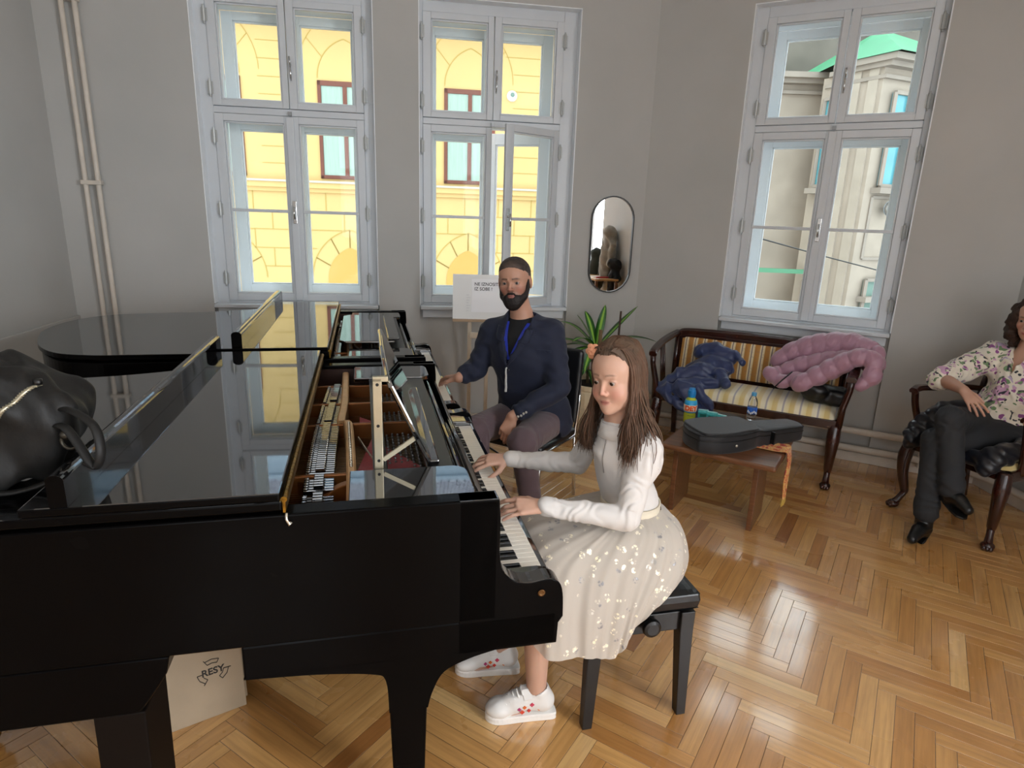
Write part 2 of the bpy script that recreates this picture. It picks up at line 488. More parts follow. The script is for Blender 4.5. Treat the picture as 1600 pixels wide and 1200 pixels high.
# ---- windows
glass = NT('window_glass'); g = glass
tr = g.n.new('ShaderNodeBsdfTransparent'); gl = g.n.new('ShaderNodeBsdfGlossy'); gl.inputs['Roughness'].default_value = .0
tr.inputs['Color'].default_value = (.96, .98, .975, 1)
fr_ = g.n.new('ShaderNodeLayerWeight'); fr_.inputs['Blend'].default_value = .5
fz = g.math('ADD', g.math('MULTIPLY', g.math('POWER', fr_.outputs['Facing'], 5.0), .4), .008)
mx = g.n.new('ShaderNodeMixShader'); g.link(fz, mx.inputs[0]); g.link(tr.outputs[0], mx.inputs[1]); g.link(gl.outputs[0], mx.inputs[2]); g.link(mx.outputs[0], g.out.inputs['Surface']); glass = g.m
steel = M('dull_steel', '#8d8f90', .4, .8, bump=.1)
hinge_m = M('painted_hinge', '#b9bcbb', .45, .3)
chrome = M('chrome', '#d8d8d8', .12, 1.0)

def window(idx, fr, o0, o1, mid, opened, label_):
    root = bpy.data.objects.new('window_%d' % idx, None); COL.objects.link(root); root.location = fr(mid, .09, ZS); struct(root)
    org = fr(mid, .09, ZS); root.rotation_euler = (0, 0, AA if fr is WA else AB)
    # local: x along wall, y outwards, z up
    def bx(mb, u0, u1, v0, v1, z0, z1): mb.box(u0, u1, v0, v1, z0-ZS, z1-ZS)
    a0, a1 = o0-mid, o1-mid
    j = MB()                                             # jamb frame and transom
    bx(j, a0, -.515, 0, .06, ZS, ZT); bx(j, .515, a1, 0, .06, ZS, ZT); bx(j, -.515, .515, 0, .06, 3.03, ZT); bx(j, -.515, .515, 0, .06, ZS, .968); bx(j, -.515, .515, -.004, .06, 2.288, 2.332)
    j.build('window_frame', white_paint, root, bevel=.004)
    l = MB()                                             # the box between inner and outer sashes
    bx(l, a0, -.50, .06, .285, ZS, ZT); bx(l, .50, a1, .06, .285, ZS, ZT); bx(l, -.5, .5, .06, .285, 3.01, ZT); bx(l, -.5, .5, .06, .285, ZS, 1.0); bx(l, -.5, .5, .2, .285, 2.30, 2.335)
    l.build('window_liner', daylit_white, root)
    rv = MB(); bx(rv, a0, a0+.006, -.088, 0, .955, ZT); bx(rv, a1-.006, a1, -.088, 0, .955, ZT); bx(rv, a0, a1, -.088, 0, ZT-.006, ZT); rv.build('reveal_panel_daylit', daylit_white, root)  # white panels added so the reveals look daylit
    si = MB(); bx(si, a0+.005, a1-.005, -.115, .0, .925, .953); si.build('window_sill', white_paint, root, bevel=.006)
    ap = MB(); bx(ap, a0+.02, a1-.02, -.075, -.03, .86, .925); ap.build('sill_apron', white_paint, root, bevel=.004)
    hv = [MB()]
    def sash(u0, u1, z0, z1, g0, g1, h0, h1, v, bar=None, paint=white_paint, th=.045):
        m_ = MB()
        bx(m_, u0, g0, v, v+th, z0, z1); bx(m_, g1, u1, v, v+th, z0, z1); bx(m_, g0, g1, v, v+th, z0, h0); bx(m_, g0, g1, v, v+th, h1, z1)
        for q0, q1, w0, w1 in ((g0, g0+.012, h0, h1), (g1-.012, g1, h0, h1), (g0, g1, h0, h0+.012), (g0, g1, h1-.012, h1)):
            bx(m_, q0, q1, v+.012, v+th-.01, w0, w1)
        if bar: bx(m_, g0, g1, v+.006, v+th-.012, bar-.011, bar+.011)
        s_ = m_.build('sash', paint, root, bevel=.003)
        p_ = MB(); bx(p_, g0+.002, g1-.002, v+.024, v+.0245, h0+.002, h1-.002); pane = p_.build('pane', glass, s_)
        return s_
    S1 = sash(-.515, -.003, 2.335, 3.028, -.455, -.045, 2.375, 2.985, -.012)
    S2 = sash(.003, .515, 2.335, 3.028, .055, .462, 2.375, 2.985, -.012)
    S3 = sash(-.515, -.002, .97, 2.285, -.455, -.045, 1.022, 2.236, -.012, 1.63)
    S4 = sash(.002, .515, .97, 2.285, .055, .462, 1.022, 2.236, -.012, 1.63)
    m_ = MB(); bx(m_, -.03, .024, -.028, -.012, .975, 2.28); cov = m_.build('cover_strip', white_paint, S4, bevel=.006)
    ov = .29
    for (u0, u1, g0, g1, z0, z1, h0, h1, bar) in ((-.5, -.003, -.42, -.045, 2.33, 3.01, 2.42, 2.95, None), (.003, .5, .045, .42, 2.33, 3.01, 2.42, 2.95, None),
                                                  (-.5, -.003, -.42, -.045, 1.0, 2.30, 1.06, 2.215, 1.63), (.003, .5, .045, .42, 1.0, 2.30, 1.06, 2.215, 1.63)):
        so = sash(u0, u1, z0, z1, g0, g1, h0, h1, ov, None, daylit_white)
        if opened and u0 > 0 and not z1 > 2.5:
            so.location = V3(.5, ov, 0); so.data.transform(Matrix.Translation((-.5, -ov, 0)))
            for ch in so.children: ch.data.transform(Matrix.Translation((-.5, -ov, 0)))
            so.rotation_euler.z = math.radians(-24)*1.0
    # handles
    def lever(par, z, big_):
        h_ = MB(); bx(h_, -.014, .014, -.036, -.028, z-.09*big_, z+.07*big_); hh = h_.build('handle', chrome, par, bevel=.003)
        t_ = MB(); t_.tube([V3(0, -.036, z-ZS+.01), V3(0, -.06, z-ZS+.01)], .007); t_.tube([V3(0, -.06, z-ZS+.03), V3(0, -.062, z-ZS-.06*big_)], .0075); t_.build('lever', chrome, hh, smooth=True)
        return hh
    lever(S4, 1.635, 1.0)
    h_ = MB(); h_.tube([V3(.022, -.014, 2.62-ZS), V3(.024, -.04, 2.61-ZS), V3(.02, -.045, 2.67-ZS)], .006); h_.tube([V3(.022, -.016, 2.52-ZS), V3(.022, -.03, 2.56-ZS), V3(.022, -.03, 2.63-ZS)], .005); h_.build('handle', chrome, S2, smooth=True)
    # hinges
    for sgn, sa, sb in ((-1, S1, S3), (1, S2, S4)):
        for z, sp in ((2.90, sa), (2.445, sa), (2.13, sb), (1.632, sb), (1.135, sb)):
            h_ = MB(); x = sgn*.522
            h_.tube([V3(x, -.022, z-.045-ZS), V3(x, -.022, z+.045-ZS)], .011, 8); bx(h_, x-.02, x+.02, -.016, -.008, z-.04, z+.04)
            h_.tube([V3(x, -.022, z-.058-ZS), V3(x, -.022, z+.058-ZS)], .006, 6)
            ho = h_.build('hinge', hinge_m, root, smooth=False)
    m_ = MB(); bx(m_, -.012, .012, -.03, -.01, 2.29, 2.315); m_.build('catch', steel, root)
    if opened:                                            # the lower right casement stands open into the room
        off = V3(.515, -.012, 0)
        def shift(o):
            o.data.transform(Matrix.Translation(tuple(-off)))
            for c in o.children: shift(c)
        shift(S4); S4.location = off; S4.rotation_euler.z = math.radians(opened)
    return root
for i, (fr, a, b, mid, opn) in enumerate(WIN): window(i+1, fr, a, b, mid, opn, '')

# ---- plain side and rear windows; the rear pair is added to light the room
def rear_window(idx, fr, u0, u1, z0=.9, z1=3.15):
    m_ = MB()
    for a, b, c, d in ((u0, u0+.06, z0, z1), (u1-.06, u1, z0, z1), (u0, u1, z0, z0+.06), (u0, u1, z1-.06, z1), ((u0+u1)/2-.05, (u0+u1)/2+.05, z0, z1), (u0, u1, 2.3, 2.4)):
        vs = [fr(u, v, z) for z in (c, d) for v in (.15, .21) for u in (a, b)]
        m_.add(vs, [(0, 2, 3, 1), (4, 5, 7, 6), (0, 1, 5, 4), (2, 6, 7, 3), (0, 4, 6, 2), (1, 3, 7, 5)])
    struct(m_.build('window_%d' % idx, white_paint))
k = 4
for f_, ops in ((fR, RW), (fK, BW)):
    for a, b in ops: rear_window(k, f_, a, b); k += 1

# ---- pipes
def pipe_pts(pts, r, name, par): 
    m_ = MB(); m_.tube(pts, r, 12); return m_.build(name, old_white, par, smooth=True)
t = thing('heating_riser', 'pair of thin painted pipes running up the wall by the left corner', 'pipe', tuple(WA(-2.18, -.05, 0)))
o0 = WA(-2.18, -.05, 0)
for du in (-.04, .04): pipe_pts([WA(-2.18+du, -.05, z)-o0 for z in (0.02, 1.2, 2.4, ZC-.01)], .0165, 'pipe', t)
for z in (1.78, 2.9):
    m_ = MB(); m_.beam(WA(-2.245, -.05, z)-o0, WA(-2.115, -.05, z)-o0, .045, .028); m_.beam(WA(-2.18, -.05, z)-o0, WA(-2.18, .02, z)-o0, .02, .02); m_.build('clamp', old_white, t, bevel=.004)
org = WB(0, -.07, 0)
t = thing('heating_pipe', 'pair of painted heating pipes running along the skirting under the window', 'pipe', tuple(org))
pC = pBE
dR = (pR-pBE)/np.linalg.norm(pR-pBE); nRi = V3(-dR[1], dR[0], 0)
for z, off in ((.245, .065), (.115, .065)):
    path = [WB(u, -off, z) for u in (u_CRB+.1, -.2, .6, 1.1, u_BE-.30)]
    cnr = pBE-nB*off*.9+V3(0, 0, z); e = pBE+dR*.30-nRi*off+V3(0, 0, z)
    a_ = WB(u_BE-.30, -off, z)
    cn = pBE+V3(0, 0, z)-nB*off+dR*.02-dB*.04
    for q in np.linspace(.1, 1, 10): path.append((1-q)**2*a_+2*q*(1-q)*cn+q*q*e)
    path += [pBE+dR*l-nRi*off+V3(0, 0, z) for l in (.8, 1.6, 2.5)]
    pipe_pts([p-org for p in path], .024, 'pipe', t)
for u in (-.6, .55, 1.2):
    m_ = MB(); b0 = WB(u, -.065, 0)-org; m_.beam(b0+V3(0, 0, .06), b0+V3(0, 0, .30), .03, .025); m_.beam(b0+V3(0, 0, .18), b0+nB*.075+V3(0, 0, .18), .025, .025); m_.build('bracket', old_white, t, bevel=.004)
# ================================================================ grand pianos (local axes: x towards the player, y from bass to treble, z up)
PA = math.radians(13.554); PO = V3(-.02, 1.411, 0); PWID = 1.50
LX, KX = V3(math.cos(PA), math.sin(PA), 0), V3(-math.sin(PA), math.cos(PA), 0)
def P2W(s, t, z=0, o=PO): return o+LX*s+KX*t+V3(0, 0, z)

lacq = NT('black_piano_lacquer'); lacq.set(Base_Color=(.004, .004, .0045, 1), Roughness=.03, IOR=2.5)
lacq.bump(lacq.noise(7, 2, lacq.coord()), .02, .002); lacq = lacq.m
side_m = NT('black_lacquer_low_reflect'); _c = side_m.coord()  # same lacquer with reflections lowered so the sides stay dark
side_m.set(Base_Color=(.0025, .0022, .0022, 1), Roughness=side_m.ramp(side_m.noise(9, 6, _c), [(.3, (.12, .12, .12, 1)), (.75, (.3, .3, .3, 1))]), IOR=1.3, Specular_IOR_Level=.10); side_m = side_m.m
satin_black = M('satin_black', '#0a0a0b', .38, bump=.05)
bronze = M('bronzed_iron', '#7a4a22', .38, .55, var=.15, vscale=8, bump=.08)
bronze_top = M('bronze_pale', '#c39a6c', .4, .3, var=.12, vscale=20)  # paler bronze for the whole capo bar
string_m = M('steel_string', '#a08868', .3, .9); copper = M('copper_string', '#8a5a3a', .35, .9)
red_felt = M('red_felt', '#a01820', .95, var=.15, vscale=90, bump=.3, sheen=.4)
wood_in = M('soundboard_wood', '#6a4420', .5, var=.2, vscale=12, stretch=(3, 40, 3))
dark_wood = M('dark_inner_wood', '#2a130a', .45, var=.2, vscale=14)
brass = M('brass', '#94702c', .35, 1.0, var=.4, vscale=60)
ivory = M('white_key', '#e9e4d8', .22, var=.03, vscale=4); ebony = M('black_key', '#0b0b0c', .25)
steel_plate = M('nickel_plate', '#d3cdbf', .28, .85, var=.06, vscale=10)
gold_plate = M('brushed_plate', '#bfb59c', .32, .7, var=.05)

OUT = [(-.0, 0), (-.7, 0), (-1.30, 0), (-1.43, .006), (-1.59, .075), (-1.735, .28), (-1.85, .62), (-1.83, .92), (-1.69, 1.10), (-1.45, 1.155), (-1.2, 1.20), (-.98, 1.29), (-.78, 1.41), (-.6, 1.49), (-.45, PWID), (0, PWID)]
def outline(off=0.0, s_from=None):
    pts = [OUT[0], OUT[1]]+[tuple(p) for p in catmull([V3(a, b, 0) for a, b in OUT[2:-1]], 7)]+[OUT[-1]]
    pts = [(p[0], p[1]) for p in pts]
    if off:
        out = []
        for i, p in enumerate(pts):
            a = pts[max(0, i-1)]; b = pts[min(len(pts)-1, i+1)]
            dx, dy = b[0]-a[0], b[1]-a[1]; l = math.hypot(dx, dy)+1e-9
            out.append((p[0]-dy/l*-off*-1 if False else p[0]+dy/l*off, p[1]-dx/l*off))
        pts = out
    return pts
def clip_s(pts, s0):
    """part of the outline behind s0 (towards the tail), closed along s = s0"""
    out = []
    for i, p in enumerate(pts):
        q = pts[i-1]
        if i and (p[0] <= s0) != (q[0] <= s0):
            t = (s0-q[0])/(p[0]-q[0]); out.append((s0, q[1]+t*(p[1]-q[1])))
        if p[0] <= s0: out.append(p)
    return out

def top_gloss(o):
    o.data.materials.append(lacq); o.data.polygons.foreach_set('material_index', [1 if p.normal.z > .6 else 0 for p in o.data.polygons]); return o
def make_piano(name, label, org, hs, fold, bar):
    R = thing(name, label, 'piano', tuple(org), PA, 'two black grand pianos side by side')
    o_, i_ = outline(), outline(-.055)
    # find which offset direction goes inwards
    if abs(i_[len(i_)//2][0]) > abs(o_[len(o_)//2][0]): i_ = outline(.055)
    def ringwall(pa, pb, z0, z1):
        m_ = MB(); n = len(pa)
        vs = [(*p, z0) for p in pa]+[(*p, z1) for p in pa]+[(*p, z1) for p in pb]+[(*p, z0) for p in pb]
        fs = []
        for i in range(n-1):
            fs += [(i, i+1, n+i+1, n+i), (n+i, n+i+1, 2*n+i+1, 2*n+i), (2*n+i, 2*n+i+1, 3*n+i+1, 3*n+i), (3*n+i, 3*n+i+1, i+1, i)]
        fs += [(0, n, 2*n, 3*n), (n-1, 4*n-1, 3*n-1, 2*n-1)]
        return m_.add(vs, fs)
    rim = ringwall(o_, i_, .645, .985)
    top_gloss(rim.build('rim', side_m, R, bevel=.005, seg=3))
    m_ = MB(); m_.prism(clip_s(i_, -.62), .655, .67); m_.build('soundboard', wood_in, R)
    # key bed with the scooped arch down to the front legs
    m_ = MB(); m_.box(-.62, .165, 0, PWID, .552, .648); m_.build('key_bed', side_m, R, bevel=.006)
    prof = [(0, .985), (.004, .93), (.004, .84)]+[tuple(p[:2]) for p in catmull([V3(.006, .82, 0), V3(.014, .785, 0), V3(.045, .752, 0), V3(.085, .742, 0), V3(.135, .748, 0), V3(.165, .735, 0), V3(.178, .70, 0), V3(.182, .63, 0)], 5)]+[(.170, .612), (.168, .55), (-.1, .55), (-.1, .985)]
    for nm, t0, t1 in (('cheek', 0.0, .055), ('cheek', PWID-.055, PWID)):
        m_ = MB(); m_.prism(prof, t0, t1, lambda a, b, h: (a, h, b)); top_gloss(m_.build(nm, side_m, R, bevel=.003))
    arm = [p for p in prof if p[0] >= .03 and p[1] < .80 and p[1] > .6]
    arm = [(.02, .62)]+[(.02, .765)]+arm
    for t0, t1 in ((.05, .094), (1.335, PWID-.05)):
        m_ = MB(); m_.prism([(-.02, .62), (-.02, .735), (.13, .735), (.16, .728), (.172, .70), (.175, .62)], t0, t1, lambda a, b, h: (a, h, b)); m_.build('key_block', lacq, R, bevel=.006)
    m_ = MB(); m_.lathe([(.001, 0), (.009, .0), (.0105, .002), (.006, .003), (.004, -.004)], (.118, -.001, .71), 14, 'Y', np.diag([1, -1, 1])); m_.build('lock_plate', M('old_brass', '#6b4c2c', .5, .8, var=.3, vscale=90), R, smooth=True)
    m_ = MB(); m_.box(.154, .174, .09, PWID-.09, .63, .698); m_.build('key_slip', lacq, R, bevel=.005)
    # keys
    n, t0, t1 = 52, .097, 1.332; w = (t1-t0)/n
    kx = MB(); kx.box(-.06, .150, .0004, w-.0004, .692, .715); kme = None
    bk = MB(); bk.rings([[(-.06, 0, .712), (.096, 0, .712), (.096, .0115, .712), (-.06, .0115, .712)], [(-.06, .001, .727), (.088, .001, .727), (.088, .0105, .727), (-.06, .0105, .727)]])
    for i in range(n):
        if i == 0: k0 = kx.build('white_key', ivory, R, bevel=.0012); k0.location.y = t0; kk = k0
        else: kk = k0.copy(); COL.objects.link(kk); kk.location.y = t0+i*w
    first = True
    for i in range(n-1):
        note = (i+5) % 7                      # lowest key is A
        if note in (2, 6): continue           # no black key after E and B
        if first: b0 = bk.build('black_key', ebony, R, bevel=.0015); bb = b0; first = False
        else: bb = b0.copy(); COL.objects.link(bb)
        bb.location.y = t0+(i+1)*w-.00575
    # fallboard, standing open
    fp = [tuple(p[:2]) for p in catmull([V3(-.028, .735, 0), V3(-.024, .78, 0), V3(-.034, .86, 0), V3(-.042, .925, 0), V3(-.048, .945, 0), V3(-.060, .948, 0), V3(-.068, .935, 0)], 5)]
    bp = [(a-.02, b-.004) for a, b in reversed(fp)]
    m_ = MB(); m_.prism(fp+bp, .06, PWID-.06, lambda a, b, h: (a, h, b)); m_.build('fallboard', lacq, R, smooth=False)
    m_ = MB(); m_.tube([(-.012, .06, .905), (-.012, PWID-.06, .905)], .011, 12); m_.box(-.03, -.004, .057, PWID-.057, .885, .9); m_.build('fallboard_rail', lacq, R, smooth=True)
    # ---- inside: iron frame, strings, dampers, pins
    m_ = MB(); m_.prism(clip_s(outline(-.06 if abs(outline(-.06)[30][0]) < abs(outline()[30][0]) else .06), -.11), .845, .86); m_.build('iron_plate', bronze, R)
    f = MB()
    for t in (.315, .75, .995, 1.25):
        f.box(-1.2 if t < 1.1 else -.8, -.11, t-.007, t+.007, .86, .945)
    f.build('plate_strut', bronze, R, bevel=.004)
    f = MB(); f.box(-.11, -.085, .06, PWID-.06, .84, .94); f.box(-.62, -.10, .052, .066, .86, .97); f.box(-.62, -.10, PWID-.066, PWID-.052, .86, .97); f.build('inner_rim', dark_wood, R)
    f = MB()
    cp = catmull([V3(-.355, .07, .945), V3(-.36, .32, .945), V3(-.375, .72, .945), V3(-.40, .76, .945), V3(-.395, 1.0, .945), V3(-.40, 1.44, .945)], 8)
    f.rings([[p+V3(a, 0, b) for a, b in ((-.014, -.08), (.014, -.08), (.014, .008), (.008, .012), (-.008, .012), (-.014, .008))] for p in cp])
    f.build('capo_bar', bronze_top, R, bevel=.002)
    sc = MB()
    sc.lathe([(.0045, 0), (.0045, .004), (.003, .006)], (0, 0, 0), 8)
    s0 = None
    for q in range(26):
        t = .33+q*.0155
        if s0 is None: s0 = sc.build('bar_screw', steel_plate, R, smooth=True); so = s0
        else: so = s0.copy(); COL.objects.link(so)
        so.location = (-.36-.014*(t-.32)/.4, t, .956)
    # curved horn of the plate nearest the player's left
    f = MB()
    cp = catmull([V3(-.50, .20, .905), V3(-.44, .20, .925), V3(-.40, .235, .94), V3(-.37, .25, .945)], 6)
    f.rings([[p+V3(0, a, b) for a, b in ((-.016, -.07), (.016, -.07), (.016, 0), (-.016, 0))] for p in cp])
    cp = [V3(-.53, .34, .93), V3(-.46, .285, .935), V3(-.425, .25, .935)]
    f.rings([[p+V3(0, a, b) for a, b in ((-.012, -.05), (.012, -.05), (.012, 0), (-.012, 0))] for p in cp]); f.build('plate_horn', bronze, R, bevel=.004)
    sm = MB(); sm.beam((-.60, 0, .893), (-.13, 0, .893), .0016, .0016); s0 = None
    for q in range(96):
        t = .085+q*.0139
        if s0 is None: s0 = sm.build('string', string_m, R); so = s0
        else: so = s0.copy(); COL.objects.link(so)
        so.location.y = t
    fe = MB(); fe.add([(-.35, .40, .8995), (-.30, .33, .8995), (-.20, .30, .8995), (-.145, .42, .8995), (-.30, .70, .8995)], [(0, 1, 2, 3, 4)])
    fe.add([(-.34, .80, .8995), (-.30, .78, .8995), (-.30, .9, .8995), (-.34, .95, .8995)], [(0, 1, 2, 3)]); fe.build('string_felt', red_felt, R, solid=.004)
    fe = MB()
    for q in range(60):
        t = .30+q*.0118; x = -.355+.0; 
    ag = MB(); ag.lathe([(.0028, 0), (.0028, .010), (.0015, .012)], (0, 0, 0), 7); s0 = None
    for q in range(34):
        t = .30+q*.0125; x = -.235-.11*((t-.30)/.42)**.8
        if s0 is None: s0 = ag.build('agraffe', steel_plate, R, smooth=True); so = s0
        else: so = s0.copy(); COL.objects.link(so)
        so.location = (x, t, .897)
    pin = MB(); pin.lathe([(.0042, 0), (.0042, .012), (.0028, .014)], (0, 0, 0), 7)
    dm = satin_black; pins = []
    for r_ in range(9):
        for q in range(40):
            t = .285+q*.028+(r_ % 2)*.014+.004*(r_ % 3); x = -.118-r_*.0185
            if x < -.175-.0 and t < .46: continue
            pins.append((x, t))
    pins.sort(key=lambda p: p[1]); s0 = None
    for x, t in pins[:98]:
        if s0 is None: s0 = pin.build('tuning_pin', steel, R, smooth=True); so = s0
        else: so = s0.copy(); COL.objects.link(so)
        so.location = (x, t, .893)
    allp = MB()
    for x, t in pins[98:]: allp.lathe([(.0042, 0), (.0042, .012), (.0028, .014)], (x, t, .893), 5)
    ap_ = allp.build('tuning_pin_rows', steel, R); ap_['kind'] = 'stuff'
    pb = MB(); pb.box(-.29, -.115, .25, 1.42, .885, .892); pb.build('pin_block', satin_black, R)
    d = MB(); d.box(-.042, .036, -.0048, .0048, .90, .942); d.box(-.016, .010, -.0058, .0058, .942, .957); d.box(-.042, -.030, -.005, .005, .942, .948)
    s0 = None
    for q in range(70):
        t = .09+q*.0165
        if min(abs(t-.315), abs(t-.75), abs(t-.995), abs(t-.205)) < .016: continue
        if s0 is None: s0 = d.build('damper', lacq, R, bevel=.0015); so = s0
        else: so = s0.copy(); COL.objects.link(so)
        so.location = (-.432-.012*math.sin(t*3), t, 0)
    # ---- music shelf and desk
    def rr(s_a, s_b, t_a, t_b, r, n=6):
        out = [(s_a, t_a)]
        out += [(s_b-r+r*math.sin(a), t_a+r-r*math.cos(a)) for a in np.linspace(0, PI/2, n)] if True else []
        out += [(s_b-r+r*math.cos(a), t_b-r+r*math.sin(a)) for a in np.linspace(0, PI/2, n)]
        out += [(s_a, t_b)]
        return out
    for t_a, t_b, s_a in ((.035, .245, -.362), (1.23, 1.445, -.362)):
        m_ = MB(); m_.prism(rr(s_a, -.048, t_a, t_b, .045), .962, .980); m_.build('shelf_wing', lacq, R, bevel=.003)
    m_ = MB(); m_.box(-.155, -.078, .245, 1.23, .958, .974); m_.build('music_shelf', satin_black, R, bevel=.003)
    m_ = MB(); m_.box(-.30, -.26, .245, 1.23, .955, .965); m_.build('desk_slide', satin_black, R, bevel=.002)
    # lids: reflective tops, edges with lowered reflections to stay dark
    def two(o):
        o.data.materials.append(side_m); o.data.update()
        o.data.polygons.foreach_set('material_index', [0 if abs(p.normal.z) > .5 else 1 for p in o.data.polygons]); return o
    lid = clip_s(outline(.012 if abs(outline(.012)[30][0]) > abs(outline()[30][0]) else -.012), hs)
    m_ = MB(); m_.prism(lid, 1.0, 1.022); two(m_.build('main_lid', lacq, R, bevel=.004))
    m_ = MB(); m_.box(fold, hs-.003, -.012, PWID+.012, 1.0235, 1.0425); two(m_.build('folded_lid', lacq, R, bevel=.004))
    b0, b1 = bar; bm = (b0+b1)/2; bh = (b1-b0)/2
    m_ = MB(); m_.prism([(b0, 1.043), (b0, 1.105)]+[(bm+bh*math.cos(a), 1.103+bh*.7*math.sin(a)) for a in np.linspace(PI, 0, 9)]+[(b1, 1.043)], -.012, PWID+.012, lambda a, b, h: (a, h, b)); o = m_.build('lid_lip', lacq, R, bevel=.004)
    o.data.materials.append(side_m); o.data.polygons.foreach_set('material_index', [1 if abs(p.normal.y) > .9 else 0 for p in o.data.polygons])
    hz = MB(); hx = hs+.004
    for q in range(75):
        t = .0+q*.02; hz.tube([(hx, t+.0008, 1.022), (hx, t+.0192, 1.022)], .0075, 8)
    hz.box(hx-.003, hx+.003, 0, PWID, .99, 1.022); hz.build('lid_hinge', brass, R)
    sc = MB()
    for q in range(7): sc.box(b0-.028, b0-.018, .15+q*.2, .162+q*.2, 1.0425, 1.0432)
    sc.build('lid_screw', brass, R)
    m_ = MB(); m_.tube([(-.497, -.003, .99), (-.497, -.006, .975), (-.491, -.008, .962), (-.487, -.006, .968)], .0032, 8); m_.build('lid_hook', steel_plate, R, smooth=True)
    # legs, casters and the pedal lyre
    def leg(s, t, br=True):
        l = MB(); l.rings([[(s+a*w_, t+b*w_, z) for a, b in ((-1, -1), (1, -1), (1, 1), (-1, 1))] for z, w_ in ((.555, .052), (.45, .050), (.09, .040), (.075, .040))]); lo = l.build('leg', side_m, R, bevel=.004)
        c = MB(); c.lathe([(.02, -.013), (.034, -.011), (.036, 0), (.034, .011), (.02, .013)], (s, t, .036), 18, 'Y'); c.box(s-.018, s+.018, t-.02, t+.02, .05, .078); c.build('caster', brass, lo)
        return lo
    l1 = leg(-.228, .055); leg(-.228, PWID-.055); leg(-1.5, .55)
    for t in (.0, PWID-.1):
        cv = [tuple(p[:2]) for p in catmull([V3(-.178, .40, 0), V3(-.165, .45, 0), V3(-.135, .505, 0), V3(-.07, .535, 0), V3(.0, .552, 0)], 5)]
        cl = [tuple(p[:2]) for p in catmull([V3(-.62, .556, 0), V3(-.45, .545, 0), V3(-.32, .525, 0), V3(-.285, .50, 0), V3(-.278, .40, 0)], 5)]
        m_ = MB(); m_.prism(cl+cv+[(0, .56), (-.62, .56)], t, t+.1, lambda a, b, h: (a, h, b)); m_.build('leg_bracket', side_m, R)
    m_ = MB()
    for t in (.68, .82): m_.beam((-.33, t, .56), (-.33, t, .17), .03, .03)
    m_.box(-.40, -.26, .60, .90, .10, .17); lyre = m_.build('pedal_lyre', side_m, R, bevel=.005)
    for t in (.67, .75, .83):
        q = MB(); q.rings([[(x, t+a*w_, z+b) for a, b in ((-1, -.005), (1, -.005), (1, .005), (-1, .005))] for x, w_, z in ((-.28, .012, .115), (-.2, .012, .10), (-.13, .02, .078), (-.10, .017, .072))]); q.build('pedal', brass, lyre, bevel=.003)
    return R

def raised_desk(R):
    """the music desk leaning back on its metal strut"""
    a, b = V3(-.142, 0, .978), V3(-.262, 0, 1.236); d = (b-a)/np.linalg.norm(b-a); n = V3(d[2], 0, -d[0])
    top = [(.262, 0), (.262, .255), (.272, .275), (.30, .282), (.48, .288), (.65, .292), (.82, .288), (1.0, .282), (1.025, .272), (1.035, .252), (1.035, 0)]
    top = [(t, h*.985) for t, h in top]
    m_ = MB(); m_.prism(top, -.007, .007, lambda t, h, k: a+d*h+V3(0, t, 0)+n*k); de = m_.build('music_desk', lacq, R, bevel=.004)
    m_ = MB(); m_.box(-.150, -.118, .262, 1.035, .976, .990); m_.build('desk_ledge', lacq, de, bevel=.004)
    for t in (.262,):
        s_ = MB(); s_.box(-.296, -.272, t-.006, t-.002, .975, 1.232); s_.box(-.296, -.255, t-.006, t+.01, 1.222, 1.236); so = s_.build('strut', gold_plate, de, bevel=.006)
        h_ = MB()
        for z in (1.0, 1.10, 1.215): h_.lathe([(.0005, -.0066), (.0045, -.0066), (.0045, -.0058), (.0005, -.0058)], (-.284, t, z), 10, 'Y')
        h_.build('screw_hole', satin_black, so)
        q = MB(); q.beam((-.272, t, 1.0), (-.185, t+.01, 1.055), .006, .012); q.build('brace', gold_plate, de)
def flat_desk(R):
    m_ = MB(); poly = [(-.40, .42), (-.40, 1.10), (-.375, 1.13), (-.13, 1.13), (-.13, .40), (-.375, .40)]
    m_.prism([(-.415, .34), (-.38, .30), (-.13, .30), (-.13, 1.17), (-.38, 1.17), (-.415, 1.13)], .992, 1.006); de = m_.build('music_desk', lacq, R, bevel=.006)
    m_ = MB(); m_.box(-.165, -.105, .32, 1.15, 1.006, 1.018); m_.build('desk_ledge', M('pale_reflecting_ledge', '#0c0c0d', .05, ior=1.95), de, bevel=.004)
p1 = make_piano('grand_piano', 'nearer black grand piano with raised music desk, played by the girl', PO, -.505, -1.018, (-.958, -.924))
_far = PO+LX*-.03+KX*1.585
p2 = make_piano('grand_piano', 'farther black grand piano with flat music desk, played by the bearded man', _far, -.447, -.925, (-.862, -.818))
raised_desk(p1); flat_desk(p2)
# extra support block under the spine of the nearer piano
m_ = MB(); m_.prism([(-1.55, .645), (-.775, .645)]+[tuple(p[:2]) for p in catmull([V3(-.785, .60, 0), V3(-.81, .56, 0), V3(-.838, .52, 0), V3(-.85, .505, 0), V3(-.87, .50, 0)], 4)]+[(-1.55, .50)], .0, .16, lambda a, b, h: (a, h, b)); m_.build('support_block', side_m, p1, bevel=.004)
m_ = MB(); m_.beam((-.895, .08, .505), (-.905, .08, .0), .11, .16, up=(0, 1, 0)); m_.build('support_leg', M('dark_brown_leg', '#0d0806', .6, spec=.12), p1, bevel=.004)
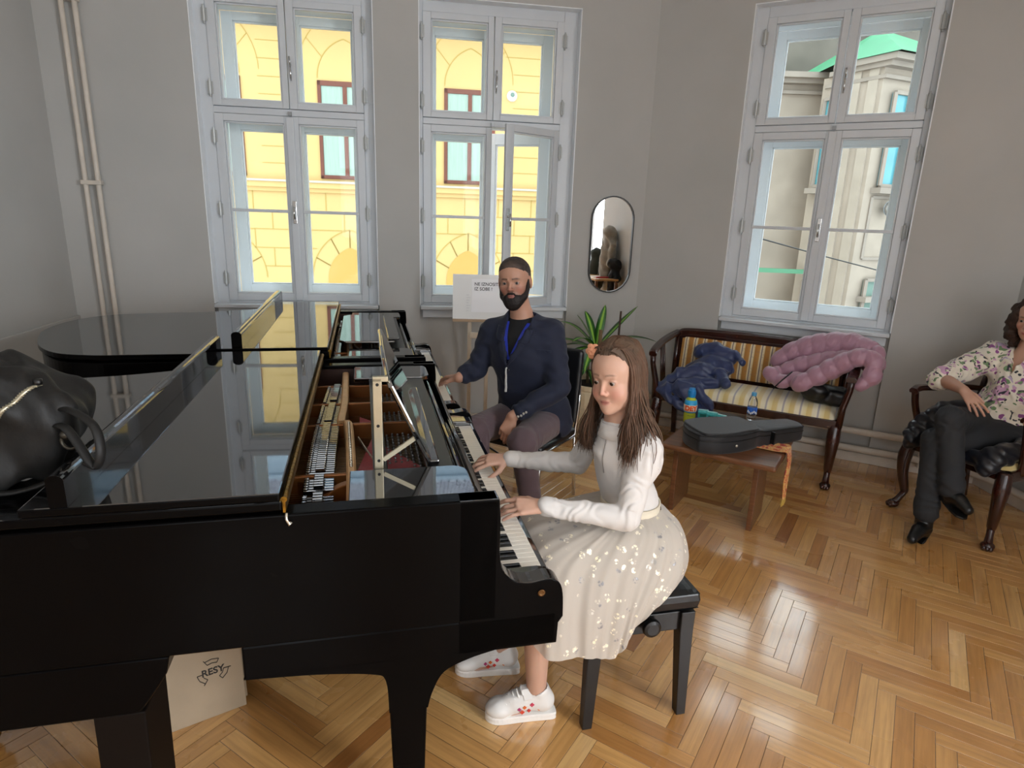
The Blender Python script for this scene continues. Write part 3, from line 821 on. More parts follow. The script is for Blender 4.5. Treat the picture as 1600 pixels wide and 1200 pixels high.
# ================================================================ furniture and small things
leather = M('black_leather', '#101114', .32, bump=.12, bscale=220, var=.1, vscale=5)
mahog = NT('dark_mahogany'); _c = mahog.mapping(mahog.coord(), (4, 30, 4))
mahog.set(Base_Color=mahog.ramp(mahog.noise(3, 5, _c), [(.3, rgb('#1f0c07')), (.7, rgb('#3c1910'))]), Roughness=.25, Coat_Weight=.3); mahog = mahog.m
walnut = NT('table_veneer'); _c = walnut.mapping(walnut.coord(), (3, 26, 26))
walnut.set(Base_Color=walnut.ramp(walnut.noise(2, 6, _c), [(.3, rgb('#583720')), (.7, rgb('#7c5236'))]), Roughness=.28, Coat_Weight=.25); walnut = walnut.m

# ---- piano bench
bx0, bx1, by0, by1 = .358, .738, .235, .74
bo = P2W((bx0+bx1)/2, (by0+by1)/2)
t = thing('piano_bench', 'black padded adjustable piano bench the girl sits on', 'bench', tuple(bo), PA)
hw, hd = (bx1-bx0)/2, (by1-by0)/2
m_ = MB(); N = 20
def cush(u, v):
    x, y = (u*2-1), (v*2-1); 
    return (x*hw, y*hd, .478+.016*(1-x**6)*(1-y**6))
m_.grid(cush, N, N)
m_.rings([[(x*(hw+e), y*(hd+e), z) for x, y in ((-1, -1), (1, -1), (1, 1), (-1, 1))] for z, e in ((.425, -.004), (.43, 0.0), (.455, .004), (.474, .001), (.4785, -.001))], True, False)
m_.add([(-hw, -hd, .425), (hw, -hd, .425), (hw, hd, .425), (-hw, hd, .425)], [(3, 2, 1, 0)])
m_.build('seat_cushion', leather, t, smooth=False, bevel=.008, seg=3)
m_ = MB()
for x0, x1, y0, y1 in ((-hw+.03, hw-.03, -hd+.02, -hd+.04), (-hw+.03, hw-.03, hd-.04, hd-.02), (-hw+.02, -hw+.04, -hd+.03, hd-.03), (hw-.04, hw-.02, -hd+.03, hd-.03)): m_.box(x0, x1, y0, y1, .335, .405)
m_.build('apron', satin_black, t, bevel=.003)
m_ = MB()
for x in (-.12, -.06, 0, .06, .12): m_.box(x-.004, x+.004, -hd+.03, hd-.03, .405, .426)
m_.build('lift_frame', satin_black, t)
for sx in (-1, 1):
    for sy in (-1, 1):
        m_ = MB(); x, y = sx*(hw-.03), sy*(hd-.03)
        m_.rings([[(x+sx*k+a*w_, y+sy*k+b*w_, z) for a, b in ((-1, -1), (1, -1), (1, 1), (-1, 1))] for z, w_, k in ((.408, .025, 0), (.33, .024, 0), (0, .017, .012))]); m_.build('leg', mahog if False else satin_black, t, bevel=.003)
for sy in (-1, 1):
    m_ = MB(); m_.lathe([(.012, 0), (.012, .012), (.030, .014), (.032, .022), (.030, .032), (.02, .036)], (.025, sy*(hd-.02), .372), 20, 'Y', np.diag([1, sy, 1])); m_.build('height_knob', satin_black, t, smooth=False, bevel=.002)

# ---- easel with a notice
ey = 4.40; pe = atY(708, 428, ey); pe2 = atY(711, 497, ey)
ew, eh = .50, pe[2]-pe2[2]
eo = V3(pe[0]+ew/2, ey, 0)
t = thing('easel', 'slim pale easel holding the white notice in front of the middle window', 'easel', tuple(eo), math.radians(4))
m_ = MB()
pale_wood = M('pale_birch', '#cfc0ab', .5, var=.08, vscale=10); white_lam = M('white_laminate', '#e8e8e6', .35)
zb = pe2[2]
for x in (-.13, .13):
    m_ = MB(); m_.beam((x, .01, 0), (x, .035, zb+.25), .028, .018); m_.build('leg', pale_wood, t, bevel=.003)
m_ = MB(); m_.beam((0, .30, 0), (0, .045, zb+.2), .028, .018); m_.build('leg', pale_wood, t, bevel=.003)
m_ = MB(); m_.box(-.25, .25, -.03, .012, zb-.018, zb); m_.build('ledge', M('ledge_wood', '#a98f74', .5), t, bevel=.003)
for z in (zb-.10,):
    m_ = MB(); m_.box(-.13, .13, .0, .02, z-.04, z); m_.build('crossbar', pale_wood, t, bevel=.003)
m_ = MB(); m_.beam((0, -.008, zb), (0, .02, zb+eh), ew, .006, up=(0, 1, 0)); nb_ = m_.build('notice_board', white_lam, None); nb_.location = eo; nb_.rotation_euler.z = math.radians(4)
tag(nb_, 'white notice board standing on the easel behind the man, with black print', 'sign')
m_ = MB(); m_.beam((.05, -.0125+.003, zb+.05), (.05, .0125+.0, zb+eh-.03), .34, .0012, up=(0, 1, 0)); m_.build('paper', M('paper', '#f1f1f3', .6), nb_)
def text(s, size, mat, parent, name, M4, extrude=.0006, align='LEFT', bold=0.0):
    c = bpy.data.curves.new('t', 'FONT'); c.body = s; c.size = size; c.extrude = extrude; c.align_x = align; c.offset = bold
    o = bpy.data.objects.new('t', c); COL.objects.link(o); dg = bpy.context.evaluated_depsgraph_get(); dg.update()
    me = bpy.data.meshes.new_from_object(o.evaluated_get(dg)); bpy.data.objects.remove(o)
    me.transform(M4); return link(name, me, mat, parent)
ink = M('grey_black_ink', '#3c3a42', .6)
tilt = Matrix.Rotation(PI/2-math.atan2(.028, eh), 4, 'X')
def signpos(x, z): return Matrix.Translation((x, -.0138+.028*(z-zb)/eh-.0005, z))
text('NE IZNOSITI PULT', .031, ink, nb_, 'lettering', signpos(-.10, zb+eh-.075) @ tilt, bold=.0004)
text('IZ SOBE !', .031, ink, nb_, 'lettering', signpos(-.10, zb+eh-.108) @ tilt, bold=.0004)
m_ = MB()
for k in range(7): m_.beam(V3(-.155, -.0145+.028*(.06+.018*k)/eh, zb+.06+.018*k), V3(-.138+.006*(k % 3), -.0145+.028*(.06+.018*k)/eh, zb+.06+.018*k), .0012, .006, up=(0, 1, 0))
m_.build('faint_pencil_marks', M('pencil', '#b9b9bd', .8), nb_)

# ---- the man's chair: black padded seat and back on chrome tube
hipc = V3(.09, 3.44, 0); mf = V3(-.52, -.854, 0); mr = V3(mf[1], -mf[0], 0)      # facing, and his left-hand side in the picture (right of the frame is -mr)
t = thing('chair', 'black padded chair with chrome legs under the bearded man', 'chair', tuple(hipc), math.atan2(mf[1], mf[0]))
m_ = MB()
def pad(m_, fn, nu=10, nv=8, th=.05): 
    top = [[fn(i/nu, j/nv, 1) for i in range(nu+1)] for j in range(nv+1)]
def cushion(name, c, hx, hy, hz, mat, par, R=None, k=.035):
    s = SDF(); s.u(rbox(c, (hx, hy, hz), k, R), 0); return s.build(name, mat, par, v=.009, smooth_it=1)
cushion('seat', (.0, 0, .44), .22, .225, .032, leather, t)
cushion('backrest', (-.245, 0, .70), .022, .215, .22, leather, t, rotm(0, -.10, 0), .022)
for sy in (-1, 1):
    y = sy*.21
    m_ = MB(); m_.tube([V3(-.20, y, .41), V3(.17, y, .41), V3(.20, y, .39), V3(.215, y, .2), V3(.22, y, .012)], .0105, 10); m_.build('leg', chrome, t, smooth=True)
    m_ = MB(); m_.tube([V3(-.275, y*.9, .86), V3(-.25, y, .6), V3(-.21, y, .41), V3(-.23, y, .2), V3(-.25, y, .012)], .0105, 10); m_.build('leg', chrome, t, smooth=True)
# dark cable on the boards beside the man's chair
m_ = MB(); m_.tube([p+V3(0, 0, .006) for p in catmull([atZ(715, 668, 0), atZ(748, 690, 0), atZ(772, 705, 0), atZ(800, 722, 0), atZ(860, 735, 0)], 6)], .006, 8)
tag(m_.build('floor_cable', satin_black, None, smooth=True), 'thin black cable lying on the parquet behind the bearded man', 'cable')

# ---- oval mirror
mu, mz0, mz1, mh = 1.533, 1.08, 1.827, .173
t = thing('wall_mirror', 'tall oval mirror with thin black frame between the windows', 'mirror', tuple(WA(mu, 0, 0)), AA)
def stad(r, n=18):
    zc0, zc1 = mz0+mh, mz1-mh
    return [(r*math.cos(a), zc0+r*math.sin(a)) for a in np.linspace(PI, 2*PI, n)]+[(r*math.cos(a), zc1+r*math.sin(a)) for a in np.linspace(0, PI, n)]
m_ = MB(); m_.rings([[(a, y, b) for a, b in stad(r)] for r, y in ((mh, -.001), (mh, -.026), (mh-.009, -.026), (mh-.009, -.012))], True, False); m_.build('mirror_frame', satin_black, t)
mg = M('mirror_glass', '#e8eaea', .0, 1.0); m_ = MB(); m_.prism(stad(mh-.008), -.012, -.010, lambda a, b, h: (a, h, b)); m_.build('mirror_glass', mg, t)

# ---- potted dracaena
pp = V3(.655, 4.70, 0)
t = thing('potted_plant', 'green striped-leaf plant in a cream pot behind the girl', 'plant', tuple(pp))
cream = M('cream_plastic', '#e0d2b4', .4, var=.03)
m_ = MB(); m_.lathe([(.10, 0), (.125, .0), (.155, .12), (.168, .26), (.170, .30), (.165, .305), (.166, .315), (.176, .318), (.178, .345), (.168, .345), (.160, .33), (.160, .30), (.001, .30)], (0, 0, 0), 36); m_.build('pot', cream, t, smooth=False, bevel=.004)
m_ = MB(); m_.lathe([(.001, .315), (.08, .318), (.158, .312), (.158, .30)], (0, 0, 0), 24); m_.build('soil', M('soil', '#2a2019', .95, var=.3, vscale=60, bump=.6), t)
leafm = NT('dracaena_leaf'); at_ = leafm.n.new('ShaderNodeUVMap'); at_.uv_map = 'UVMap'; sp_ = leafm.n.new('ShaderNodeSeparateXYZ'); leafm.link(at_.outputs[0], sp_.inputs[0])
leafm.set(Base_Color=leafm.ramp(sp_.outputs[0], [(0, rgb('#1f4a1c')), (.30, rgb('#2c6a24')), (.42, rgb('#8fbf4a')), (.58, rgb('#8fbf4a')), (.7, rgb('#2c6a24')), (1, rgb('#1f4a1c'))]), Roughness=.35); leafm = leafm.m
def leaf(base, az, length, w, rise, droop, par):
    n = 12; d = V3(math.cos(az), math.sin(az), 0); sd = V3(-d[1], d[0], 0); vs = []; fs = []; uv = []
    for i in range(n+1):
        q = i/n; ww = w*math.sin(PI*min(1, q*.93+.07))**.7*(1 if q < .97 else .3)
        p = base+d*length*(q*math.cos(rise)+0*q)+V3(0, 0, length*(q*math.sin(rise)-droop*q*q))
        for k, s_ in enumerate((-1, 0, 1)):
            vs.append(p+sd*ww*s_+V3(0, 0, -.25*ww*(1-abs(s_)))); uv.append((k/2, q))
    for i in range(n):
        for k in range(2): fs.append((i*3+k, i*3+k+1, i*3+k+4, i*3+k+3))
    me = bpy.data.meshes.new('leaf'); me.from_pydata([tuple(v) for v in vs], [], fs); me.update()
    ul = me.uv_layers.new(name='UVMap'); vi = np.zeros(len(me.loops), np.int32); me.loops.foreach_get('vertex_index', vi); ul.data.foreach_set('uv', np.array(uv, np.float32)[vi].ravel())
    o = link('leaf', me, leafm, par, smooth=True); md = o.modifiers.new('s', 'SOLIDIFY'); md.thickness = .0012; return o
stems = [(V3(-.02, -.02, .31), .60, .011, .022), (V3(.10, -.01, .31), .76, .007, .012), (V3(-.05, .06, .31), .42, .008, .012)]
stem_m = M('bark', '#6f5a3d', .8, var=.25, vscale=50, bump=.4)
m_ = MB(); m_.tube([V3(-.01, -.02, .3), V3(.0, -.025, .5), V3(.0, -.03, .66)], [.014, .012, .011], 9); m_.build('stem', stem_m, t, smooth=True)
m_ = MB(); m_.tube([V3(.10, .0, .3), V3(.11, .0, .55), V3(.115, .0, .77)], [.008, .007, .006], 8); m_.build('stem', M('dark_twig', '#3a2a1e', .8, bump=.3), t, smooth=True)
m_ = MB(); m_.tube([V3(-.05, .04, .3), V3(-.055, .04, .5)], .009, 8); m_.build('stem', stem_m, t, smooth=True)
LV = [(175, .34, .5, .35), (160, .40, .95, .45), (120, .36, 1.2, .35), (60, .34, 1.25, .2), (20, .40, .85, .12), (5, .46, .62, .48), (200, .34, .2, .35), (215, .30, .45, .7), (250, .30, .5, .8), (290, .32, .6, .8), (330, .36, .55, .75), (140, .32, .35, .5), (185, .28, -.1, .35), (95, .30, .7, .6), (225, .34, .85, .55), (170, .30, 1.15, .25)]
for az, l, ri, dr in LV:
    leaf(V3(-.02, -.01, .54 if ri > .3 else .47), math.radians(az), l, .027, ri, dr, t)
t.scale = (1.28, 1.28, 1.28)
for az, l, ri, dr in ((190, .24, .4, .7), (240, .25, .5, .9), (280, .24, .3, .8), (150, .22, .6, .6), (320, .24, .4, .9)):
    leaf(V3(-.055, .03, .40), math.radians(az), l, .022, ri, dr, t)

# ---- sofa
SO = V3(2.093, 3.774, 0)
def SF(u, v, z=0): return SO+dB*u+nB*v+V3(0, 0, z)
def sofaP(x, y, v): return atP(x, y, SF(0, v), AB)
t = thing('settee', 'dark wooden settee with gold striped upholstery under the right window', 'sofa', tuple(SO), AB)
stripe = NT('gold_stripe_brocade'); c_ = stripe.coord(); sx = stripe.n.new('ShaderNodeSeparateXYZ'); stripe.link(c_, sx.inputs[0])
fr1 = stripe.math('FRACT', stripe.math('MULTIPLY', sx.outputs[0], 14.5))
colr = stripe.ramp(fr1, [(0, rgb('#b07a34')), (.30, rgb('#b98540')), (.33, rgb('#d8c59a')), (.45, rgb('#e2d3ae')), (.48, rgb('#8d7d72')), (.56, rgb('#6f6672')), (.60, rgb('#e2d3ae')), (.78, rgb('#d8c59a')), (.82, rgb('#a9762f')), (1, rgb('#b07a34'))])
vo = stripe.n.new('ShaderNodeTexVoronoi'); vo.inputs['Scale'].default_value = 55; stripe.link(c_, vo.inputs['Vector'])
colr = stripe.mix(stripe.math('MULTIPLY', stripe.ramp(vo.outputs['Distance'], [(.15, (1, 1, 1, 1)), (.4, (0, 0, 0, 1))]), .22), colr, rgb('#5d5566'))
stripe.set(Base_Color=colr, Roughness=.7, Sheen_Weight=.3); stripe.bump(stripe.noise(400, 2, c_), .15, .001)
stripe_b = stripe.m.copy(); stripe_b.name = 'gold_stripe_back'
stripe2 = NT('cream_stripe_brocade'); c_ = stripe2.coord(); sx = stripe2.n.new('ShaderNodeSeparateXYZ'); stripe2.link(c_, sx.inputs[0])
fr1 = stripe2.math('FRACT', stripe2.math('MULTIPLY', sx.outputs[0], 9.5))
colr = stripe2.ramp(fr1, [(0, rgb('#d9c07e')), (.25, rgb('#dcc68a')), (.32, rgb('#e9dfc2')), (.55, rgb('#eae1c8')), (.6, rgb('#a9a3a6')), (.66, rgb('#b5aeb0')), (.7, rgb('#e9dfc2')), (.95, rgb('#e2d3a0')), (1, rgb('#d9c07e'))])
stripe2.set(Base_Color=colr, Roughness=.7, Sheen_Weight=.3); stripe2.bump(stripe2.noise(300, 2, c_), .15, .001)
SW = 1.23
def cabriole(u, v, fu, fv, h, par, mat, r=.038):
    pts = catmull([V3(u, v, h), V3(u+fu*.022, v+fv*.022, h-.09), V3(u+fu*.018, v+fv*.018, h*.55), V3(u-fu*.012, v-fv*.012, h*.28), V3(u-fu*.012, v-fv*.012, .10), V3(u+fu*.018, v+fv*.018, .045), V3(u+fu*.045, v+fv*.045, .018)], 5)
    rr_ = np.interp(np.linspace(0, 1, len(pts)), [0, .17, .33, .6, .75, .88, 1], [r, r*1.08, r*.85, r*.55, r*.5, r*.62, r*.75])
    m_ = MB(); m_.tube(pts, list(rr_), 12); m_.sphere((u+fu*.035, v+fv*.035, .024), (.034, .034, .024), 12, 8)
    for a in (-.5, 0, .5):
        c, s = math.cos(a), math.sin(a); d = V3(fu*c-fv*s, fu*s+fv*c, 0); m_.sphere(V3(u+fu*.03, v+fv*.03, .016)+d*.032, (.013, .013, .015), 8, 6)
    return m_.build('leg', mat, par, smooth=True)
cabriole(-.035, .03, .0, -1, .42, t, mahog); cabriole(-SW+.035, .03, 0, -1, .42, t, mahog)
for u in (-.05, -SW+.05):
    m_ = MB(); m_.beam((u, .50, .43), (u, .56, 0), .045, .045, w2=.035, h2=.035); m_.build('leg', mahog, t, bevel=.004)
m_ = MB(); m_.box(-SW, 0, .0, .035, .405, .462); m_.box(-SW, 0, .48, .52, .40, .46); m_.box(-SW, -SW+.035, 0, .5, .405, .462); m_.box(-.035, 0, 0, .5, .405, .462); m_.build('seat_rail', mahog, t, bevel=.006)
m_ = MB(); N = 16
m_.grid(lambda a, b: (-SW+.03+(SW-.06)*a, .012+.46*b, .462+.062*(1-abs(2*a-1)**8)**.5*(1-abs(2*b-1)**5)**.5), 40, N); m_.build('seat_cushion', stripe2.m, t, smooth=True)
m_ = MB(); m_.grid(lambda a, b: (-SW+.06+(SW-.12)*a, .468+.05*b-.02*(1-abs(2*a-1)**8)**.5*(1-abs(2*b-1)**6)**.5, .53+.27*b), 40, 12); m_.build('back_cushion', stripe_b, t, smooth=True)
m_ = MB()
tr_ = catmull([V3(-SW+.02, .53, .815), V3(-SW+.12, .535, .838), V3(-SW*.5, .54, .848), V3(-.12, .535, .838), V3(-.02, .53, .815)], 8)
m_.rings([[p+V3(0, a, b) for a, b in ((-.018, -.03), (.018, -.03), (.022, .012), (.0, .026), (-.022, .012))] for p in tr_])
m_.box(-SW+.03, -.03, .515, .535, .46, .82); m_.build('back_rail', mahog, t, bevel=.003)
for sg, ue in ((1, -SW), (-1, 0)):
    s_ = -1 if ue == 0 else 1
    m_ = MB()
    ap = catmull([V3(ue+s_*.02, .54, .825), V3(ue-s_*.005, .42, .812), V3(ue-s_*.02, .25, .795), V3(ue-s_*.022, .10, .775), V3(ue-s_*.015, .0, .758), V3(ue-s_*.01, -.03, .745)], 6)
    m_.rings([[p+V3(a, 0, b) for a, b in ((-.026, -.018), (.026, -.018), (.03, .0), (.018, .016), (-.018, .016), (-.03, 0))] for p in ap]); m_.build('arm', mahog, t, bevel=.002)
    m_ = MB(); m_.tube([V3(ue+s_*.02, .02, .42), V3(ue+s_*.012, .015, .55), V3(ue-s_*.012, .0, .67), V3(ue-s_*.016, -.005, .76)], [.026, .022, .019, .022], 10); m_.build('arm_post', mahog, t, smooth=True)
    m_ = MB()
    for v in (.20, .235, .27):
        m_.tube([V3(ue+s_*.015, v, .44), V3(ue+s_*.0, v-.012 if v < .23 else v+.008 if v > .24 else v, .60), V3(ue-s_*.018, v, .79)], [.010, .007, .010], 8)
    m_.build('arm_splat', mahog, t, smooth=True)
    m_ = MB(); m_.tube([V3(ue+s_*.02, .50, .44), V3(ue+s_*.02, .53, .82)], .02, 10); m_.build('back_post', mahog, t, smooth=True)

# ---- low table
TO = V3(.845, 3.318, 0); TA = math.radians(-31.7)
td, tn = V3(math.cos(TA), math.sin(TA), 0), V3(-math.sin(TA), math.cos(TA), 0)
t = thing('low_table', 'low brown wooden table with slab legs holding the violin case', 'table', tuple(TO), TA)
m_ = MB(); m_.prism([(0, 0)]+[(.615, 0), (.615, .56), (0, .56)][0:3], .418, .45); m_.build('tabletop', walnut, t, bevel=.014, seg=4)
m_ = MB(); m_.box(.09, .50, .26, .285, .33, .418); m_.build('apron', walnut, t, bevel=.002)
for u in (.055, .50):
    m_ = MB(); m_.box(u-.014, u+.014, .135, .43, 0, .418); m_.build('leg', walnut, t, bevel=.003)

# ---- violin case
fabric_blk = M('black_nylon', '#15161a', .6, bump=.25, bscale=500, var=.12, vscale=8, sheen=.2)
piping = M('black_piping', '#08080a', .5)
A_, B_ = atZ(1090, 708, .452), atZ(1262, 690, .452)
cax = (B_-A_); cl = np.linalg.norm(cax); cax /= cl; cay = V3(-cax[1], cax[0], 0)
ca_ = math.atan2(cax[1], cax[0])
t = thing('violin_case', 'black fabric violin case lying across the low table', 'case', tuple(V3(A_[0], A_[1], .4505)), ca_)
sc_ = cl
pro = [(-.0, .02), (.0, .12), (.03, .20), (.09, .245), (.20, .255), (.29, .235), (.37, .215), (.44, .195), (.72, .17), (.76, .15), (.775, .10), (.76, .045), (.72, .02), (.45, -.0), (.36, -.025), (.28, -.045), (.18, -.055), (.08, -.045), (.02, -.01)]
k_ = cl/.775
cp = [(p[0]*k_, p[1]*k_) for p in catmull([V3(a, b, 0) for a, b in pro], 10, True)]
c2 = np.mean(cp, 0)
def csc(f): return [(c2[0]+(p[0]-c2[0])*f, c2[1]+(p[1]-c2[1])*f) for p in cp]
def hz(p, top): 
    return top*(1 if p[0] < .40*k_ else 1-.12*min(1, (p[0]/k_-.40)/.05))
m_ = MB(); H0 = .105
m_.rings([[(x, y, hz((x, y), z)) for x, y in csc(f)] for f, z in ((.95, 0), (.985, .006), (1.0, .02), (1.0, H0*.62), (.995, H0*.66), (1.0, H0*.70), (1.0, H0-.012), (.985, H0-.003), (.95, H0), (.75, H0+.004), (.3, H0+.007))]); m_.build('case_shell', fabric_blk, t, smooth=True)
m_ = MB(); m_.tube([V3(x, y, hz((x, y), H0-.006)) for x, y in csc(.995)], .0032, 6, closed=True); m_.tube([V3(x, y, hz((x, y), H0*.66)) for x, y in csc(1.0)], .003, 6, closed=True); m_.build('piping', piping, t, smooth=True)
m_ = MB(); m_.prism([tuple(q[:2]) for q in catmull([V3(*q, 0) for q in [(.02*k_, .0), (.08*k_, -.035), (.18*k_, -.045), (.30*k_, -.03), (.40*k_, .0), (.42*k_, .19), (.30*k_, .225), (.20*k_, .238), (.09*k_, .23), (.03*k_, .185)]], 6, True)], H0-.003, H0+.012); m_.build('music_pocket', fabric_blk, t, bevel=.006)
m_ = MB(); m_.beam((.50*k_, -.012, .015), (.50*k_, -.012, .085), .03, .008, up=(1, 0, 0)); m_.build('closing_strap', piping, t)
m_ = MB(); m_.lathe([(.001, 0), (.007, 0), (.008, .003), (.004, .006)], (.21*k_, -.058*k_, .045), 12, 'Y', np.diag([1, -1, 1])); m_.build('zip_pull', steel_plate, t, smooth=True)

# ---- patterned scarf trailing over the table end
sm_ = NT('red_yellow_scarf'); c_ = sm_.coord(); v1 = sm_.noise(38, 4, c_)
sm_.set(Base_Color=sm_.ramp(v1, [(.32, rgb('#a8372a')), (.45, rgb('#c9663a')), (.52, rgb('#d9b468')), (.62, rgb('#c4542f')), (.75, rgb('#7c3a3a'))]), Roughness=.8, Sheen_Weight=.3)
def shawl(a, b):
    # lies on the table under the case, then folds over the end and hangs in a point
    L_ = .46*a; w_ = (b-.5)*(.15*(1-max(0, a-.35)*1.35)+.012); u_ = .43+min(L_, .185)+.012*math.sin(b*17+a*3)*max(0, a-.3)
    drop = max(0, L_-.185); z = .4525+.004*math.sin(b*21+a*5)-drop+.008*math.exp(-((L_-.17)/.03)**2)
    return TO+td*(u_+.010+.010*min(1, drop*20)+.010*math.sin(b*19+a*6)*min(1, drop*9))+tn*(.335+w_-.05*a)+V3(0, 0, z)
m_ = MB(); m_.grid(shawl, 44, 26); sc_o = m_.build('scarf', sm_.m, None, smooth=True, solid=.003)
tag(sc_o, 'red and yellow patterned scarf hanging over the end of the low table', 'scarf')
fr_m = MB()
for k in range(16):
    p = shawl(1.0, k/15); fr_m.tube([p, p+V3(.002*math.sin(k*3), 0, -.02), p+V3(.004*math.sin(k*5), .003, -.045)], .0018, 5)
for k in range(30):
    p = shawl(.42+.58*k/29, 1.0); fr_m.tube([p, p+tn*.010+V3(0, 0, -.012), p+tn*.012+V3(.003*math.sin(k*3), 0, -.03)], .0017, 5)
fr_m.build('fringe', M('yellow_fringe', '#d3b45c', .85), sc_o)

# ---- bottles
clear = NT('clear_plastic'); clear.set(Base_Color=(.93, .97, 1, 1), Roughness=.05, Transmission_Weight=.92, IOR=1.2); clear = clear.m
lemon = NT('yellow_drink'); lemon.set(Base_Color=rgb('#d3e04a'), Roughness=.12, Transmission_Weight=.35, IOR=1.3); lemon = lemon.m
bluecap = M('blue_cap', '#1f7fc0', .3); skyc = M('light_blue_cap', '#5aa9d8', .3)
pb = atZ(1076, 661, .45); hb = atY(1079, 606, pb[1])[2]-.45
t = thing('juice_bottle', 'sports drink bottle with blue cap and yellow juice on the table', 'bottle', tuple(V3(pb[0], pb[1], .4505)), math.radians(-100))
q = hb/.2
m_ = MB(); m_.lathe([(.001, 0), (.026*q, 0), (.031*q, .008*q), (.032*q, .05*q), (.029*q, .062*q), (.031*q, .075*q), (.033*q, .115*q), (.028*q, .135*q), (.018*q, .148*q), (.016*q, .152*q), (.001, .153*q)], (0, 0, 0), 24); m_.build('bottle_body', lemon, t, smooth=True)
m_ = MB(); m_.lathe([(.0325*q, .066*q), (.0335*q, .076*q), (.0348*q, .112*q), (.030*q, .135*q), (.0295*q, .135*q), (.0335*q, .112*q)], (0, 0, 0), 24); lb = m_.build('label', M('blue_label', '#2f9fd0', .35), t, smooth=True)
m_ = MB(); m_.lathe([(.018*q, .148*q), (.020*q, .150*q), (.022*q, .168*q), (.021*q, .185*q), (.017*q, .19*q), (.016*q, .2*q), (.001, .2*q)], (0, 0, 0), 20); m_.build('cap', bluecap, t, smooth=False, bevel=.001)
orange = M('orange_print', '#e2581c', .4)
def wrap_text(s, size, r, z, mat, par, name, bold=.001):
    c = bpy.data.curves.new('t', 'FONT'); c.body = s; c.size = size; c.extrude = .0006; c.align_x = 'CENTER'; c.offset = bold; c.resolution_u = 3
    o = bpy.data.objects.new('t', c); COL.objects.link(o); dg = bpy.context.evaluated_depsgraph_get(); dg.update()
    me = bpy.data.meshes.new_from_object(o.evaluated_get(dg)); bpy.data.objects.remove(o)
    for v in me.vertices:
        a = v.co.x/r; rr_ = r+.0012+v.co.z; v.co = Vector((rr_*math.cos(a), rr_*math.sin(a), z+v.co.y))
    me.update(); return link(name, me, mat, par)
m_ = MB(); m_.lathe([(.0335*q, .072*q), (.0355*q, .080*q), (.0358*q, .104*q), (.034*q, .112*q)], (0, 0, 0), 24); m_.build('label_band', M('pale_label_band', '#f0d9c0', .4), lb, smooth=True)
wrap_text('DEY', .036*q, .0352*q, .080*q, orange, lb, 'lettering', .0022)
wrap_text('_____', .012*q, .0335*q, .052*q, M('dark_print', '#1b2a22', .5), t, 'print_line', .0005)
pb = atZ(1173, 656, .45); hb = atY(1177, 613, pb[1])[2]-.45; q = hb/.18
t = thing('water_bottle', 'small clear water bottle with light blue cap behind the violin case', 'bottle', tuple(V3(pb[0], pb[1], .4505)), math.radians(-105))
m_ = MB(); m_.lathe([(.001, 0), (.025*q, 0), (.029*q, .006*q), (.029*q, .03*q), (.0275*q, .034*q), (.029*q, .038*q), (.029*q, .11*q), (.024*q, .135*q), (.014*q, .152*q), (.013*q, .16*q), (.001, .16*q)], (0, 0, 0), 24); m_.build('bottle_body', clear, t, smooth=True)
m_ = MB(); m_.lathe([(.0292*q, .045*q), (.0297*q, .046*q), (.0297*q, .085*q), (.0292*q, .086*q)], (0, 0, 0), 24); lb = m_.build('label', M('blue_white_label', '#2a66c8', .4, var=.6, vscale=60), t, smooth=True)
m_ = MB()
for a in np.linspace(-.9, .9, 7): m_.sphere((.0298*q*math.cos(a), .0298*q*math.sin(a), .055*q+.006*math.sin(a*5)), (.0012, .005, .008), 8, 6)
m_.build('label_print', M('white_print', '#e8eef5', .5), lb)
m_ = MB(); m_.lathe([(.0145*q, .158*q), (.0155*q, .16*q), (.0155*q, .176*q), (.013*q, .18*q), (.001, .18*q)], (0, 0, 0), 20); m_.build('cap', skyc, t, bevel=.001)
# ---- wrapped juice packs lying behind the case
teal = M('teal_wrapper', '#3fb0b4', .3, .1, var=.2, vscale=70); tealw = M('pale_wrapper', '#a8dfe0', .3)
for i, (x, y, rz, lb_) in enumerate(((1098, 652, -.3, 'small teal packet standing next to the juice bottle'), (1112, 655, -.5, 'small teal packet in the middle, between two others'), (1127, 656, -.8, 'flattened teal wrapper nearest the water bottle'))):
    p = atZ(x, y, .45); t = thing('packet', lb_, 'packet', (p[0], p[1], .4505), rz, 'teal packets behind the violin case')
    m_ = MB(); hh = (.048, .045, .03)[i]
    m_.rings([[(a*.032, b*.019*(1 if z < 1 else .7), hh*z) for a, b in ((-1, -1), (1, -1), (1, 1), (-1, 1))] for z in (0, .75, 1)]); m_.build('packet_body', teal, t, bevel=.002)
    m_ = MB(); m_.beam((-.03, -.002, hh+.001), (.03, .002, hh+.001), .02, .004); m_.build('folded_top', tealw, t, bevel=.001)
    m_ = MB(); m_.box(-.02, .02, -.0196, -.019, hh*.15, hh*.55); m_.build('label', M('dark_teal_print', '#186a66', .4), t)

